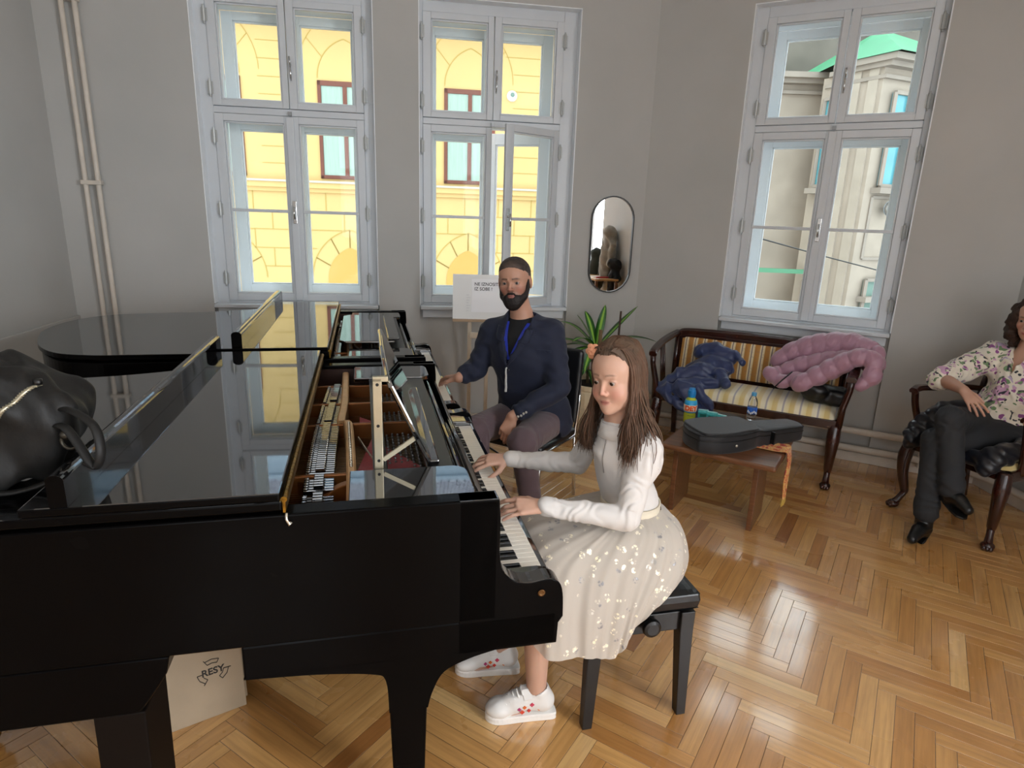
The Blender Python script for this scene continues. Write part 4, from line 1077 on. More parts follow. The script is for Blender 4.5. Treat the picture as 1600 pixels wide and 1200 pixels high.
# ---- carton leaning under the piano
card = M('cardboard', '#a08f78', .85, var=.08, vscale=7, bump=.1)
ca, cb = atZ(248, 1153, 0), atZ(386, 1101, 0); cd_ = (cb-ca)/np.linalg.norm(cb-ca); cn_ = V3(-cd_[1], cd_[0], 0); cw = np.linalg.norm(cb-ca)+.12
co_ = ca-cd_*.12
t = thing('cardboard_box', 'flat brown cardboard box leaning under the nearer piano', 'box', tuple(co_), math.atan2(cd_[1], cd_[0]))
m_ = MB(); lean = rotm(-.12, 0, 0); m_.box(0, cw, 0, .09, 0, .50, lean); m_.build('box_body', card, t, bevel=.003)
m_ = MB(); m_.box(cw, cw+.006, .005, .085, .03, .47, lean); m_.build('end_flap', M('cardboard_edge', '#8a7a64', .9), t)
s_ = .085; fx, fz = .12+.66*(cw-.12), .165
M4 = Matrix(lean.tolist()).to_4x4() @ Matrix.Translation((fx, -.0008, fz)) @ Matrix.Rotation(PI/2, 4, 'X')
pr_ = M('dark_print_ink', '#2a2522', .8)
text('RESY', .032, pr_, t, 'lettering', M4 @ Matrix.Translation((0, -.010, 0)), align='CENTER', bold=.0008)
m_ = MB()
for k in range(3):
    a0 = math.radians(90+120*k); tri = []
    for d_ in (-.75, .0, .75):
        a = a0+d_*.62; rr_ = .048; tri.append(V3(rr_*math.cos(a), 0, rr_*math.sin(a)*.9))
    pts = [V3(fx, -.001, fz)+p for p in tri]
    for p, q_ in ((pts[0], pts[1]), (pts[1], pts[2])): m_.beam(lean@p, lean@q_, .0016, .003, up=(0, 1, 0))
    ins = [V3(fx, -.001, fz)+p*.68 for p in tri]
    for p, q_ in ((ins[0], ins[1]), (ins[1], ins[2])): m_.beam(lean@p, lean@q_, .0016, .003, up=(0, 1, 0))
    for p, q_ in ((pts[0], ins[0]), (pts[2], V3(fx, -.001, fz)+tri[2]*1.15), (V3(fx, -.001, fz)+tri[2]*1.15, ins[2])): m_.beam(lean@p, lean@q_, .0016, .003, up=(0, 1, 0))
m_.build('recycling_mark', pr_, t)

# ---- pink ribbon hanging below the nearer piano
m_ = MB(); rp = P2W(-.93, .19, 0)
m_.rings([[rp+LX*a*w_+KX*b*.002+V3(0, 0, z) for a, b in ((-1, -1), (1, -1), (1, 1), (-1, 1))] for z, w_ in ((.49, .004), (.40, .012), (.2, .016), (.12, .014))])
tag(m_.build('ribbon', M('pink_satin', '#d0286e', .5), None), 'narrow pink ribbon hanging under the nearer piano', 'ribbon')
# ================================================================ coats and bags
pinkm = NT('pink_puffer_nylon'); pinkm.set(Base_Color=rgb('#a98093'), Roughness=.42, Sheen_Weight=.3); pinkm.bump(pinkm.noise(45, 4, pinkm.coord()), .35, .004); pinkm = pinkm.m
def sp(x, y, v): return sofaP(x, y, v)
def puff_tube(S, pts, rs, seg=.075, k=.02, depth=.024, squash=None):
    P = catmull(pts, 18); R = np.interp(np.linspace(0, 1, len(P)), np.linspace(0, 1, len(rs)), rs)
    L_ = np.concatenate([[0], np.cumsum([np.linalg.norm(P[i+1]-P[i]) for i in range(len(P)-1)])])
    rr_ = [r-depth*(1-abs(math.sin(PI*l/seg))**.6) for r, l in zip(R, L_)]
    S.u(chain(P, rr_), .007)
def finer(pts, n): return pts
S = SDF()
puff_tube(S, [sp(1212, 566, .36), sp(1250, 548, .38), sp(1300, 540, .36), sp(1345, 545, .30), sp(1362, 575, .20)], [.055, .085, .095, .085, .05], .09)
puff_tube(S, [sp(1205, 588, .26), sp(1245, 575, .27), sp(1290, 566, .25), sp(1335, 560, .2)], [.05, .068, .07, .06], .085)
puff_tube(S, [sp(1245, 602, .10), sp(1275, 588, .12), sp(1305, 574, .12), sp(1335, 560, .10), sp(1362, 562, .08), sp(1362, 588, .04), sp(1345, 602, .02)], [.058, .066, .068, .062, .058, .056, .04], .09)
puff_tube(S, [sp(1200, 580, .2), sp(1222, 596, .16), sp(1250, 590, .16)], [.05, .05, .05], .08)
puff_tube(S, [sp(1330, 550, .3), sp(1368, 545, .25), sp(1370, 570, .15)], [.07, .045, .05], .08)
S.disp(lambda p, d: .0016*np.sin(vnoise(p, 95, 51)*5)+.002*np.sin(vnoise(p, 30, 52)*4))
pk = S.build('pink_puffer_jacket', pinkm, None, v=.0048)
tag(pk, 'pink quilted puffer jacket thrown over the right arm of the settee', 'jacket')
m_ = MB(); m_.tube([sp(1208, 607, .06), sp(1222, 594, .09), sp(1238, 581, .14)], [.004, .005, .004], 8); m_.build('zip', satin_black, pk, smooth=True)
bluem = NT('navy_shell_nylon'); bluem.set(Base_Color=rgb('#26335c'), Roughness=.4, Sheen_Weight=.2); bluem.bump(bluem.noise(38, 4, bluem.coord()), .45, .006); bluem = bluem.m
S = SDF()
bl_ = lambda pts, rs, k=.03: S.u(chain([sp(*q) for q in pts], rs), k)
bl_([(1095, 550, .40), (1120, 548, .40), (1140, 556, .38)], [.06, .07, .06]); bl_([(1085, 575, .30), (1110, 570, .32), (1135, 575, .3)], [.06, .08, .06])
bl_([(1040, 600, .10), (1065, 588, .16), (1095, 582, .22), (1125, 586, .25)], [.04, .07, .08, .06]); bl_([(1035, 610, .02), (1060, 605, .04), (1090, 600, .10), (1115, 600, .14)], [.035, .055, .06, .05])
bl_([(1030, 606, .06), (1050, 618, .02), (1075, 612, .03)], [.04, .05, .06]); bl_([(1140, 560, .40), (1152, 560, .36), (1160, 566, .32)], [.04, .03, .025]); bl_([(1125, 585, .2), (1132, 600, .12)], [.05, .04])
S.keep(half(SO+V3(0, 0, .47), (0, 0, -1)), .01)
bl_([(1070, 612, .0), (1085, 635, -.025), (1092, 655, -.03)], [.05, .045, .04]); bl_([(1090, 610, .0), (1105, 632, -.025), (1110, 652, -.03)], [.05, .042, .04]); bl_([(1035, 612, -.0), (1058, 630, -.02), (1070, 638, -.02)], [.035, .04, .03])
def bfold(p, d): 
    q = p@np.array([dB, nB, V3(0, 0, 1)]).T
    return -.012*np.abs(np.sin(vnoise(p, 15, 61)*4.5))+.013*np.abs(np.sin(q[:, 0]*17+q[:, 2]*11+vnoise(p, 11, 62)*3.5))+.004*np.abs(np.sin(vnoise(p, 40, 63)*4))
S.disp(bfold)
tag(S.build('navy_jacket', bluem, None, v=.0048), 'crumpled navy blue jacket draped over the left end of the settee', 'jacket')
S = SDF(); S.u(rbox(sp(1290, 615, .22)+V3(0, 0, -.0), (.13, .10, .055), .04, rotm(0, .1, AB)), 0); S.u(ell(sp(1270, 610, .12), (.09, .05, .05), rotm(0, 0, AB)), .03)
S.disp(lambda p, d: .004*np.sin(vnoise(p, 40, 70)*4))
tag(S.build('handbag', leather, None, v=.006), 'black soft bag squeezed under the pink jacket on the settee', 'bag')

# ---- backpack on the nearer piano
bagm = NT('soft_black_leather'); _c = bagm.coord(); bagm.set(Base_Color=(.008, .0078, .0075, 1), Roughness=.55, Specular_IOR_Level=.28); bagm.bump(bagm.noise(150, 4, _c), .25, .002); bagm = bagm.m
bq = lambda s, t, z: P2W(s, t, z)
S = SDF()
S.u(rbox(bq(-1.115, .21, 1.165), (.135, .13, .125), .07, rotm(0, .50, PA+.1)), 0)
S.u(ell(bq(-1.22, .18, 1.14), (.12, .11, .10)), .05); S.u(chain([bq(-1.03, .17, 1.255), bq(-.985, .15, 1.235), bq(-.955, .14, 1.215)], [.045, .034, .022]), .025)
S.u(chain([bq(-1.25, .14, 1.275), bq(-1.15, .13, 1.292), bq(-1.08, .13, 1.268)], [.035, .040, .018]), .015)
S.keep(half(bq(-1.1, .2, 1.045), (0, 0, -1)), .01)
S.disp(lambda p, d: .009*np.sin(vnoise(p, 17, 81)*4)+.005*np.sin(vnoise(p, 42, 82)*4))
bp_ = S.build('backpack', bagm, None, v=.005)
tag(bp_, 'black leather backpack with silver zip lying on the nearer piano lid', 'bag')
silver = M('silver_zip', '#b9b39d', .35, .8, var=.2, vscale=120)
def bsurf(s, t, z, off=.002): return surf2(S, bq(s, t, z), -KX+V3(0, 0, .35), .3, off)
def surf2(S, p, d, start=.2, off=0.0):
    d = np.array(d, float); d /= np.linalg.norm(d); t_ = np.linspace(start, -start, 500); P = np.array(p)+t_[:, None]*d
    v = S(P); i = np.argmax(v < 0); return P[max(i-1, 0)]+d*off
zl = [bsurf(-1.005-.105*a, .12, 1.275-.125*a) for a in np.linspace(0, 1, 30)]
m_ = MB(); m_.tube(zl, .0055, 6, sq=.6); z_ = m_.build('zip', silver, bp_, smooth=True)
m_ = MB()
for a in zl[::1]: m_.beam(a-LX*.006, a+LX*.006, .004, .004)
m_.build('zip_teeth', silver, z_)
m_ = MB(); m_.tube([bsurf(-1.005, .12, 1.275, .006)+V3(0, 0, q) for q in (0, .012)], .009, 8); m_.build('zip_slider', satin_black, z_, smooth=True)
for k, pts in enumerate(([(-.975, .135, 1.215), (-.93, .10, 1.215), (-.885, .07, 1.19), (-.872, .05, 1.14), (-.885, .05, 1.105), (-.91, .06, 1.11)], [(-.985, .12, 1.18), (-.95, .09, 1.185), (-.92, .07, 1.15), (-.90, .055, 1.12), (-.885, .05, 1.105)], [(-.94, .09, 1.10), (-1.0, .09, 1.06), (-1.06, .08, 1.045), (-1.12, .08, 1.045)])):
    m_ = MB(); m_.tube(catmull([bq(*q) for q in pts], 6), .011, 8, sq=.45); m_.build('shoulder_strap', bagm, bp_, smooth=True)
m_ = MB(); m_.sphere(bq(-.955, .10, 1.165), (.012, .012, .012), 12, 8); m_.tube([bq(-.95, .095, 1.15)+V3(.018*math.cos(a), .004, .018*math.sin(a)) for a in np.linspace(0, 2*PI, 14, endpoint=False)], .004, 6, closed=True); m_.build('strap_ring', M('gunmetal', '#4a463f', .35, .9), bp_, smooth=True)

# ---- what the oval mirror shows: coats on hooks and a side table by the far wall behind the photographer
def hang(name, label, y, w, z0, z1, mat, seed, d=.10):
    s0 = pBE+dR*(pBE[1]-y)-nRi*.02
    S = SDF(); c = lambda a, b, z: s0-dR*a*1.0-nRi*b+V3(0, 0, z)
    S.u(chain([c(0, .09, z1-.12), c(0, .12, (z0+z1)/2), c(0, .13, z0)], [w*.8, w, w*.9]), 0); S.u(chain([c(0, .10, z1-.15), c(-w*1.1, .10, z1-.28), c(-w*1.25, .14, z0+.18)], [.06, .06, .05]), .03); S.u(chain([c(0, .10, z1-.15), c(w*1.1, .10, z1-.28), c(w*1.25, .14, z0+.18)], [.06, .06, .05]), .03)
    S.u(ell(c(0, .13, z1-.06), (.11, .10, .10)), .04); S.keep(half(s0-nRi*.012, nRi), .004)
    S.disp(lambda p, dd: .010*np.sin(vnoise(p, 22, seed)*4)); o = S.build(name, mat, None, v=.009); return tag(o, label, 'coat', 'coats reflected in the mirror')
hang('hanging_coat', 'grey hooded coat reflected in the middle of the oval mirror', .02, .13, .75, 1.50, M('grey_fleece', '#8b857b', .9, var=.2, vscale=12, bump=.5, sheen=.4), 91)
hang('hanging_coat', 'dark green jacket reflected at the lower left of the oval mirror', -.42, .16, .55, 1.12, M('dark_green_cloth', '#252b22', .8, bump=.3), 92)
hang('hanging_coat', 'black jacket reflected right of the grey coat in the mirror', .33, .09, .5, 1.0, M('black_cloth', '#0e0e10', .8, bump=.3), 93)
s0 = pBE+dR*(pBE[1]-.05)-nRi*.33
t = thing('side_table', 'light wooden side table reflected at the bottom of the oval mirror', 'table', tuple(V3(s0[0], s0[1], 0)), math.atan2(dR[1], dR[0]))
m_ = MB(); m_.box(-.45, .45, -.2, .2, .68, .71); m_.build('tabletop', M('light_oak', '#b98f5c', .45, var=.1, vscale=8), t, bevel=.004)
for a in (-.42, .42):
    for b in (-.17, .17): m_ = MB(); m_.box(a-.02, a+.02, b-.02, b+.02, 0, .68); m_.build('leg', walnut, t)
m_ = MB(); m_.box(-.15, .06, -.1, .05, 0, .004); o = m_.build('paper_sheet', M('paper_white', '#e9e7e2', .7), None); o.location = (s0[0], s0[1], .7105); tag(o, 'white paper sheet on the table seen in the mirror', 'paper')
m_ = MB(); m_.beam((-.10, 0, .012), (.12, .03, .012), .06, .02); o = m_.build('folder', M('red_card', '#b5202c', .5), None, bevel=.003); o.location = (s0[0]-.02, s0[1]+.24, .7105); tag(o, 'red folder on the table seen in the mirror', 'folder')
# ================================================================ across the street
DF = 12.0; FE = 3.6
def FA(u, z, v=0): return WA(u, DF-DA+v, z)
stucco = M('yellow_stucco', '#d0af74', .85, var=.04, vscale=1.2, bump=.15, bscale=30)
joint = M('stucco_joint', '#b39a52', .9); cornm = M('grey_cornice', '#b9b3a4', .8)
brownf = M('brown_window_wood', '#6d3a2a', .5, var=.1); dimglass = M('dim_window_glass', '#71897f', .3, spec=.15); curtain = M('net_curtain', '#9db0a4', .9, var=.08, vscale=6, stretch=(12, 12, .5))
niche = M('yellow_niche', '#c29c54', .85)
fo = FA(0, 0)
bl = thing('yellow_building', 'yellow stucco building with pointed arches across the street', 'building', tuple(fo), AA)
# local: x along, y away, z up
m_ = MB(); m_.box(-16, FE, 0, 4, -6, 4.9); m_.build('wall', stucco, bl)
cents = [-1.175+2.155*k for k in range(-4, 3)]
m_ = MB(); m_.box(-16, FE, -.10, 0, 2.0, 2.09); m_.box(-16, FE, -.05, 0, 1.93, 2.0); m_.build('cornice', stucco, bl)
m_ = MB(); m_.box(-16, FE, -.13, 0, 2.09, 2.125); m_.build('cornice_capping', cornm, bl)
jm = MB(); W_ = .016
def arc(cx, z0, half, apex, n=14):
    """pointed arch from (cx-half, z0) up to (cx, z0+apex) and down"""
    r = (half*half+apex*apex)/(2*half); L_ = []
    a1 = math.asin(min(1, apex/r)) if apex < r else PI/2
    for q in np.linspace(0, a1, n): L_.append((cx-half+r-r*math.cos(q), z0+r*math.sin(q)))
    return L_+[(2*cx-x, z) for x, z in reversed(L_[:-1])]
def stroke(pts, w=W_, y=-.004):
    for (x0, z0), (x1, z1) in zip(pts[:-1], pts[1:]): jm.beam((x0, y, z0), (x1, y, z1), w, .008, up=(0, 1, 0))
def inarch(x, z, cx, half, z0, apex):
    if abs(x-cx) > half or z < z0-3: return False
    r = (half*half+apex*apex)/(2*half)
    if z <= z0: return abs(x-cx) < half
    return (abs(x-cx)+r-half)**2+(z-z0)**2 < r*r
rows = [1.93-.325*k for k in range(0, 14)]
for i, z in enumerate(rows[1:], 1):
    x = -14.0
    while x < FE-.2:
        x1 = x+.18
        if not any(inarch(x+.09, z, c, .70, .43, .87) for c in cents): stroke([(x, z), (x1, z)], .012)
        x = x1
    for k in range(-24, 6):
        xx = k*.62+(i % 2)*.31-.02
        if not any(inarch(xx, z+.16, c, .72, .43, .89) for c in cents): stroke([(xx, z), (xx, z+.325)], .012)
for i in range(1, 12):
    z = 2.125+.275*i
    x = -14.0
    while x < FE-.2:
        x1 = x+.15
        xm = x+.075
        if not any(abs(xm-c) < .49 and z < 3.9 for c in cents) and not any(inarch(xm, z, c, .78, 3.9, 1.0) for c in cents): stroke([(x, z), (x1, z)], .008)
        x = x1
for c in cents:
    stroke(arc(c, .43, .68, .87)); 
    for q in (.35, .75, 1.15):
        a = arc(c, .43, .40, .55, 20); b = arc(c, .43, .68, .87, 20)
        for k in (6, 13, 19, 25, 32): stroke([a[k], b[k]])
    stroke(arc(c, 3.88, .76, .98), .010); stroke(arc(c, 3.80, .45, .62), .014)
    a = arc(c, 3.80, .45, .62, 20); b = arc(c, 3.88, .76, .98, 20)
    for k in (8, 30): stroke([a[k], b[k]], .009)
jm.build('stucco_joints', joint, bl)
for c in cents:
    m_ = MB(); poly_ = [(c-.40, -2.0)]+arc(c, .43, .40, .55)+[(c+.40, -2.0)]
    m_.prism(poly_, -.012, .0, lambda a, b, h: (a, h, b)); m_.build('arched_niche', niche, bl)
    m_ = MB(); m_.box(c-.40, c+.40, -.05, 0, .02, .10); m_.build('niche_sill', stucco, bl)
for c in cents[2:]:
    f = MB(); y0 = -.02
    for x0, x1, z0, z1 in ((c-.455, c-.395, 2.17, 3.76), (c+.395, c+.455, 2.17, 3.76), (c-.455, c+.455, 3.68, 3.76), (c-.455, c+.455, 2.17, 2.23), (c-.035, c+.035, 2.2, 3.7), (c-.40, c+.40, 3.22, 3.28)): f.box(x0, x1, -.03, .03, z0, z1)
    fo_ = f.build('window', brownf, bl, bevel=.006)
    g_ = MB(); g_.box(c-.40, c+.40, -.008, -.004, 2.2, 3.7); g_.build('pane', dimglass, fo_)
    g_ = MB(); g_.grid(lambda a, b: (c-.39+.78*a, -.011+.003*math.sin(a*60), 2.22+1.46*b), 60, 1); g_.build('curtain', curtain, fo_, smooth=True)
m_ = MB(); m_.box(-16, FE, -.45, 0, 4.80, 4.90); m_.build('eaves', M('orange_soffit', '#b87a3c', .8), bl)
m_ = MB(); m_.box(-16, FE, -.5, .1, 4.90, 5.05); m_.box(-16, FE, -.42, .1, 5.05, 5.32); m_.box(-16, FE, -.5, .1, 5.32, 5.40); m_.build('cornice', M('blue_grey_gutter', '#9fb0c0', .5), bl)
tile = NT('pale_slate'); c_ = tile.mapping(tile.coord(), (1, 1, 1), (0, 0, 0)); br = tile.n.new('ShaderNodeTexBrick'); br.inputs['Scale'].default_value = 3.2
br.inputs['Color1'].default_value = rgb('#b9bcc6'); br.inputs['Color2'].default_value = rgb('#8f8fa0'); br.inputs['Mortar'].default_value = rgb('#4a4654'); br.inputs['Mortar Size'].default_value = .05
tile.link(c_, br.inputs['Vector']); tile.set(Base_Color=br.outputs['Color'], Roughness=.7); tile = tile.m
m_ = MB(); m_.rings([[(-16, -.5, 5.40), (FE, -.5, 5.40), (FE, -.5, 5.44), (-16, -.5, 5.44)], [(-16, 4.5, 9.4), (FE, 4.5, 9.4), (FE, 4.5, 9.44), (-16, 4.5, 9.44)]]); m_.build('roof', tile, bl)
p = FA(1.727, 3.70, -.0)
t = thing('facade_lamp', 'small round white lamp on the yellow building', 'lamp', tuple(p), AA)
m_ = MB(); m_.lathe([(.001, .09), (.05, .085), (.085, .05), (.095, .01), (.095, 0)], (0, 0, 0), 20, 'Y', np.diag([1, -1, 1])); m_.build('lamp_dome', M('white_plastic', '#e6e6e2', .4), t, smooth=True)
m_ = MB(); m_.sphere((.0, -.085, .01), (.04, .02, .04), 12, 8); m_.build('lens', dimglass, t, smooth=True)

# ---- grey corner building seen through the right window
ex = lambda x, y, Y: atY(x, y, Y)
gst = M('grey_beige_stucco', '#a5988a', .9, var=.12, vscale=1.5, bump=.3, bscale=12)
gst2 = M('grey_stucco_trim', '#988d82', .9, var=.08, vscale=3)
YA, YB, YC = 15.5, 14.2, 15.6
a, b, c = ex(1262, 300, YA), ex(1350, 300, YB), ex(1520, 300, YC)
base = V3(b[0], b[1], 0)
gb = thing('corner_building', 'weathered grey corner building with green roof outside the right window', 'building', tuple(base))
A2, B2, C2 = (a-base)[:2], (b-base)[:2], (c-base)[:2]; D2 = (ex(1150, 300, 16.2)-base)[:2]; A3 = (ex(1262, 300, 16.2)-base)[:2]
def slab(name, poly_, z0, z1, mat, **kw): m_ = MB(); m_.prism([tuple(q) for q in poly_], z0, z1); return m_.build(name, mat, gb, **kw)
back = [V3(C2[0]+1, C2[1]+6, 0)[:2], V3(D2[0], D2[1]+6, 0)[:2]]
zE = ex(1368, 104, YB)[2]
slab('wall', [D2, A3, A2, B2, C2]+back, -6, zE, gst)
def grow(poly_, k):
    return [q+V3(0, -k, 0)[:2] if i < 5 else q for i, q in enumerate(poly_)]
pl_ = [D2, A3, A2, B2, C2]+back
for k, (y0, y1, gk) in enumerate(((122, 116, .10), (104, 96, .22), (96, 86, .38))):
    slab('cornice', grow(pl_, gk), ex(1368, y0, YB)[2], ex(1368, y1, YB)[2], gst2)
zT = ex(1368, 86, YB)[2]
m_ = MB(); e_ = grow(pl_, .45); pk = ex(1377, 46, YB+2.4)-base
vs = [V3(*q, zT) for q in (A2+V3(0, -.45, 0)[:2], B2+V3(0, -.5, 0)[:2], C2+V3(0, -.45, 0)[:2])]+[pk, V3(C2[0], C2[1]+5, zT), V3(A2[0], A2[1]+5, zT)]
m_.add(vs, [(0, 1, 3), (1, 2, 3), (2, 4, 3), (5, 0, 3), (4, 5, 3)]); m_.build('roof', M('green_copper', '#3f9468', .5, var=.12, vscale=2), gb)
cg = M('cyan_window_glass', '#5fa0ac', .15, var=.1, vscale=2)
def onface(P, Q, f, z, off=-.03):
    d = Q-P; n = V3(d[1], -d[0], 0)[:2]; n /= np.linalg.norm(n); q = P+d*f+n*(-off if n[1] < 0 else off); return V3(q[0], q[1], z)
def facewin(P, Q, f0, f1, z0, z1, mul=True, mat=cg):
    m_ = MB(); o_ = [onface(P, Q, f, z, -.02) for f, z in ((f0, z0), (f1, z0), (f1, z1), (f0, z1))]
    dn = onface(P, Q, f0, z0, -.06)-o_[0]
    m_.rings([[o_[i]+(dn*0) for i in range(4)], [o_[i]+dn for i in range(4)]]); f_ = m_.build('window', mat, gb)
    fr_m = MB()
    for (fa, za), (fb, zb_) in (((f0, z0), (f1, z0)), ((f1, z0), (f1, z1)), ((f1, z1), (f0, z1)), ((f0, z1), (f0, z0)), ((f0+(f1-f0)*.5, z0), (f0+(f1-f0)*.5, z1))):
        fr_m.beam(onface(P, Q, fa, za, -.09), onface(P, Q, fb, zb_, -.09), .07, .07)
    fr_m.build('window_frame', gst2, f_)
zz = lambda y: ex(1400, y, 14.5)[2]
facewin(B2, C2, .09, .34, zz(292), zz(148)); facewin(A2, B2, .12, .36, zz(292), zz(148))
facewin(B2, C2, .12, .40, zz(500), zz(438), mat=dimglass); facewin(A2, B2, .22, .42, zz(500), zz(446), mat=dimglass)
m_ = MB()
for P, Q, f0, f1, y0, y1 in ((B2, C2, .05, .38, 297, 303), (A2, B2, .07, .40, 297, 303), (B2, C2, .09, .42, 465, 470)):
    m_.beam(onface(P, Q, f0, zz((y0+y1)/2), -.12), onface(P, Q, f1, zz((y0+y1)/2), -.12), .25, .12)
m_.build('window_ledge', gst2, gb)
m_ = MB()
for P, Q, f0, f1, y0, y1 in ((B2, C2, .07, .36, 405, 310),):
    for (fa, ya), (fb, yb) in (((f0, y0), (f1, y0)), ((f1, y0), (f1, y1)), ((f1, y1), (f0, y1)), ((f0, y1), (f0, y0))): m_.beam(onface(P, Q, fa, zz(ya), -.02), onface(P, Q, fb, zz(yb), -.02), .05, .06)
m_.build('panel_moulding', gst2, gb)
m_ = MB()
for P, Q, f in ((A2, B2, .86), (A2, B2, .58)):
    m_.beam(onface(P, Q, f, -6, -.03), onface(P, Q, f, zE, -.01), .22, .05)
m_.build('pilaster', M('pale_pilaster', '#ab9f91', .9, var=.08, vscale=2), gb)
m_ = MB(); m_.beam(onface(D2, A3, .0, zz(432), -1.0), onface(B2, C2, .9, zz(434), -.5), .10, .10); m_.build('canopy_rail', M('green_painted_rail', '#4e8a68', .5), gb)
p = ex(1392, 326, 14.25)
t = thing('wall_lamp', 'round metal wall lamp on the grey building outside the right window', 'lamp', tuple(p)); m_ = MB(); m_.sphere((0, 0, 0), (.16, .12, .16), 16, 10); m_.build('lamp_globe', M('grey_lamp', '#8d8a86', .3, .4), t, smooth=True)
for k in range(5):
    m_ = MB(); m_.tube([(.165*math.cos(q), -.01, .165*math.sin(q)*(1-k*.2)) for q in np.linspace(0, 2*PI, 20)], .008, 6, cap=False); m_.build('lamp_guard', steel, t)
m_ = MB(); m_.beam((0, 0, -.02), (.05, .35, -.02), .05, .05); m_.build('bracket', steel, t)
m_ = MB(); m_.tube([ex(1150, 362, 10), ex(1193, 374, 10.5), ex(1290, 401, 11.5), ex(1378, 424, 12.5), ex(1480, 455, 13.5)], .012, 6)
m_.build('overhead_cable', satin_black, gb).location = -V3(*gb.location)
bw = thing('rear_house', 'dark grey house wall with flaking paint behind the corner building', 'building', (10, 21, 0))
m_ = MB(); m_.box(-6, 9, 0, 1, -6, 9.8); m_.build('wall', M('flaking_grey_wall', '#6f675f', .9, var=.35, vscale=.9, bump=.3), bw)
m_ = MB(); m_.rings([[(-6, -.4, 9.8), (9, -.4, 9.8), (9, 1.4, 9.8), (-6, 1.4, 9.8)], [(-6, .4, 10.6), (9, .4, 10.6), (9, .6, 10.6), (-6, .6, 10.6)]]); m_.build('roof', M('dark_roof', '#5a5452', .9), bw)
# street far below
m_ = MB(); m_.box(-40, 40, 5.6, 40, -6.2, -6.0); struct(m_.build('street', M('asphalt', '#6f6f70', .9)))

# ================================================================ light: overcast sky through the windows
w = bpy.data.worlds.new('world'); SC.world = w; w.use_nodes = True; nt = w.node_tree
bg = nt.nodes['Background']; bg.inputs['Color'].default_value = (.88, .94, 1.0, 1); bg.inputs['Strength'].default_value = SKY
def area(name, c, d, sx, sy, e, col=(1, 1, 1)):
    L = bpy.data.lights.new(name, 'AREA'); L.shape = 'RECTANGLE'; L.size = sx; L.size_y = sy; L.energy = e; L.color = col
    o = bpy.data.objects.new(name, L); COL.objects.link(o); o.location = c
    z = Vector(tuple(-np.array(d))); o.rotation_euler = z.to_track_quat('Z', 'Y').to_euler(); return o
# ================================================================ people
def tinted(name, rough, base=(1, 1, 1, 1), bump=0, bscale=300, sheen=0, sss=0.0, vec_stretch=None, spec=.4):
    t = NT(name); a = t.n.new('ShaderNodeAttribute'); a.attribute_name = 'tint'
    t.set(Base_Color=a.outputs['Color'], Roughness=rough, Specular_IOR_Level=spec)
    if sheen: t.set(Sheen_Weight=sheen)
    if sss: t.set(Subsurface_Weight=sss, Subsurface_Radius=(.012, .005, .003), Subsurface_Scale=.5)
    if bump:
        v = t.coord(); 
        if vec_stretch: v = t.mapping(v, vec_stretch)
        t.bump(t.noise(bscale, 4, v), bump, .001)
    return t.m
skin_m = tinted('skin', .48, bump=.06, bscale=500, sss=.12)
hair_m = tinted('hair', .6, bump=.1, bscale=200, spec=.3)
eye_m = tinted('eye', .08)
def basis(f, roll=0.0, pitch=0.0):
    """columns: right, forward, up of a head looking along f"""
    f = np.array(f, float); f /= np.linalg.norm(f); up = V3(0, 0, 1); r = np.cross(f, up); r /= np.linalg.norm(r); u = np.cross(r, f)
    c, s = math.cos(roll), math.sin(roll); r2 = c*r+s*u; u2 = -s*r+c*u
    return np.stack([r2, f, u2], 1)

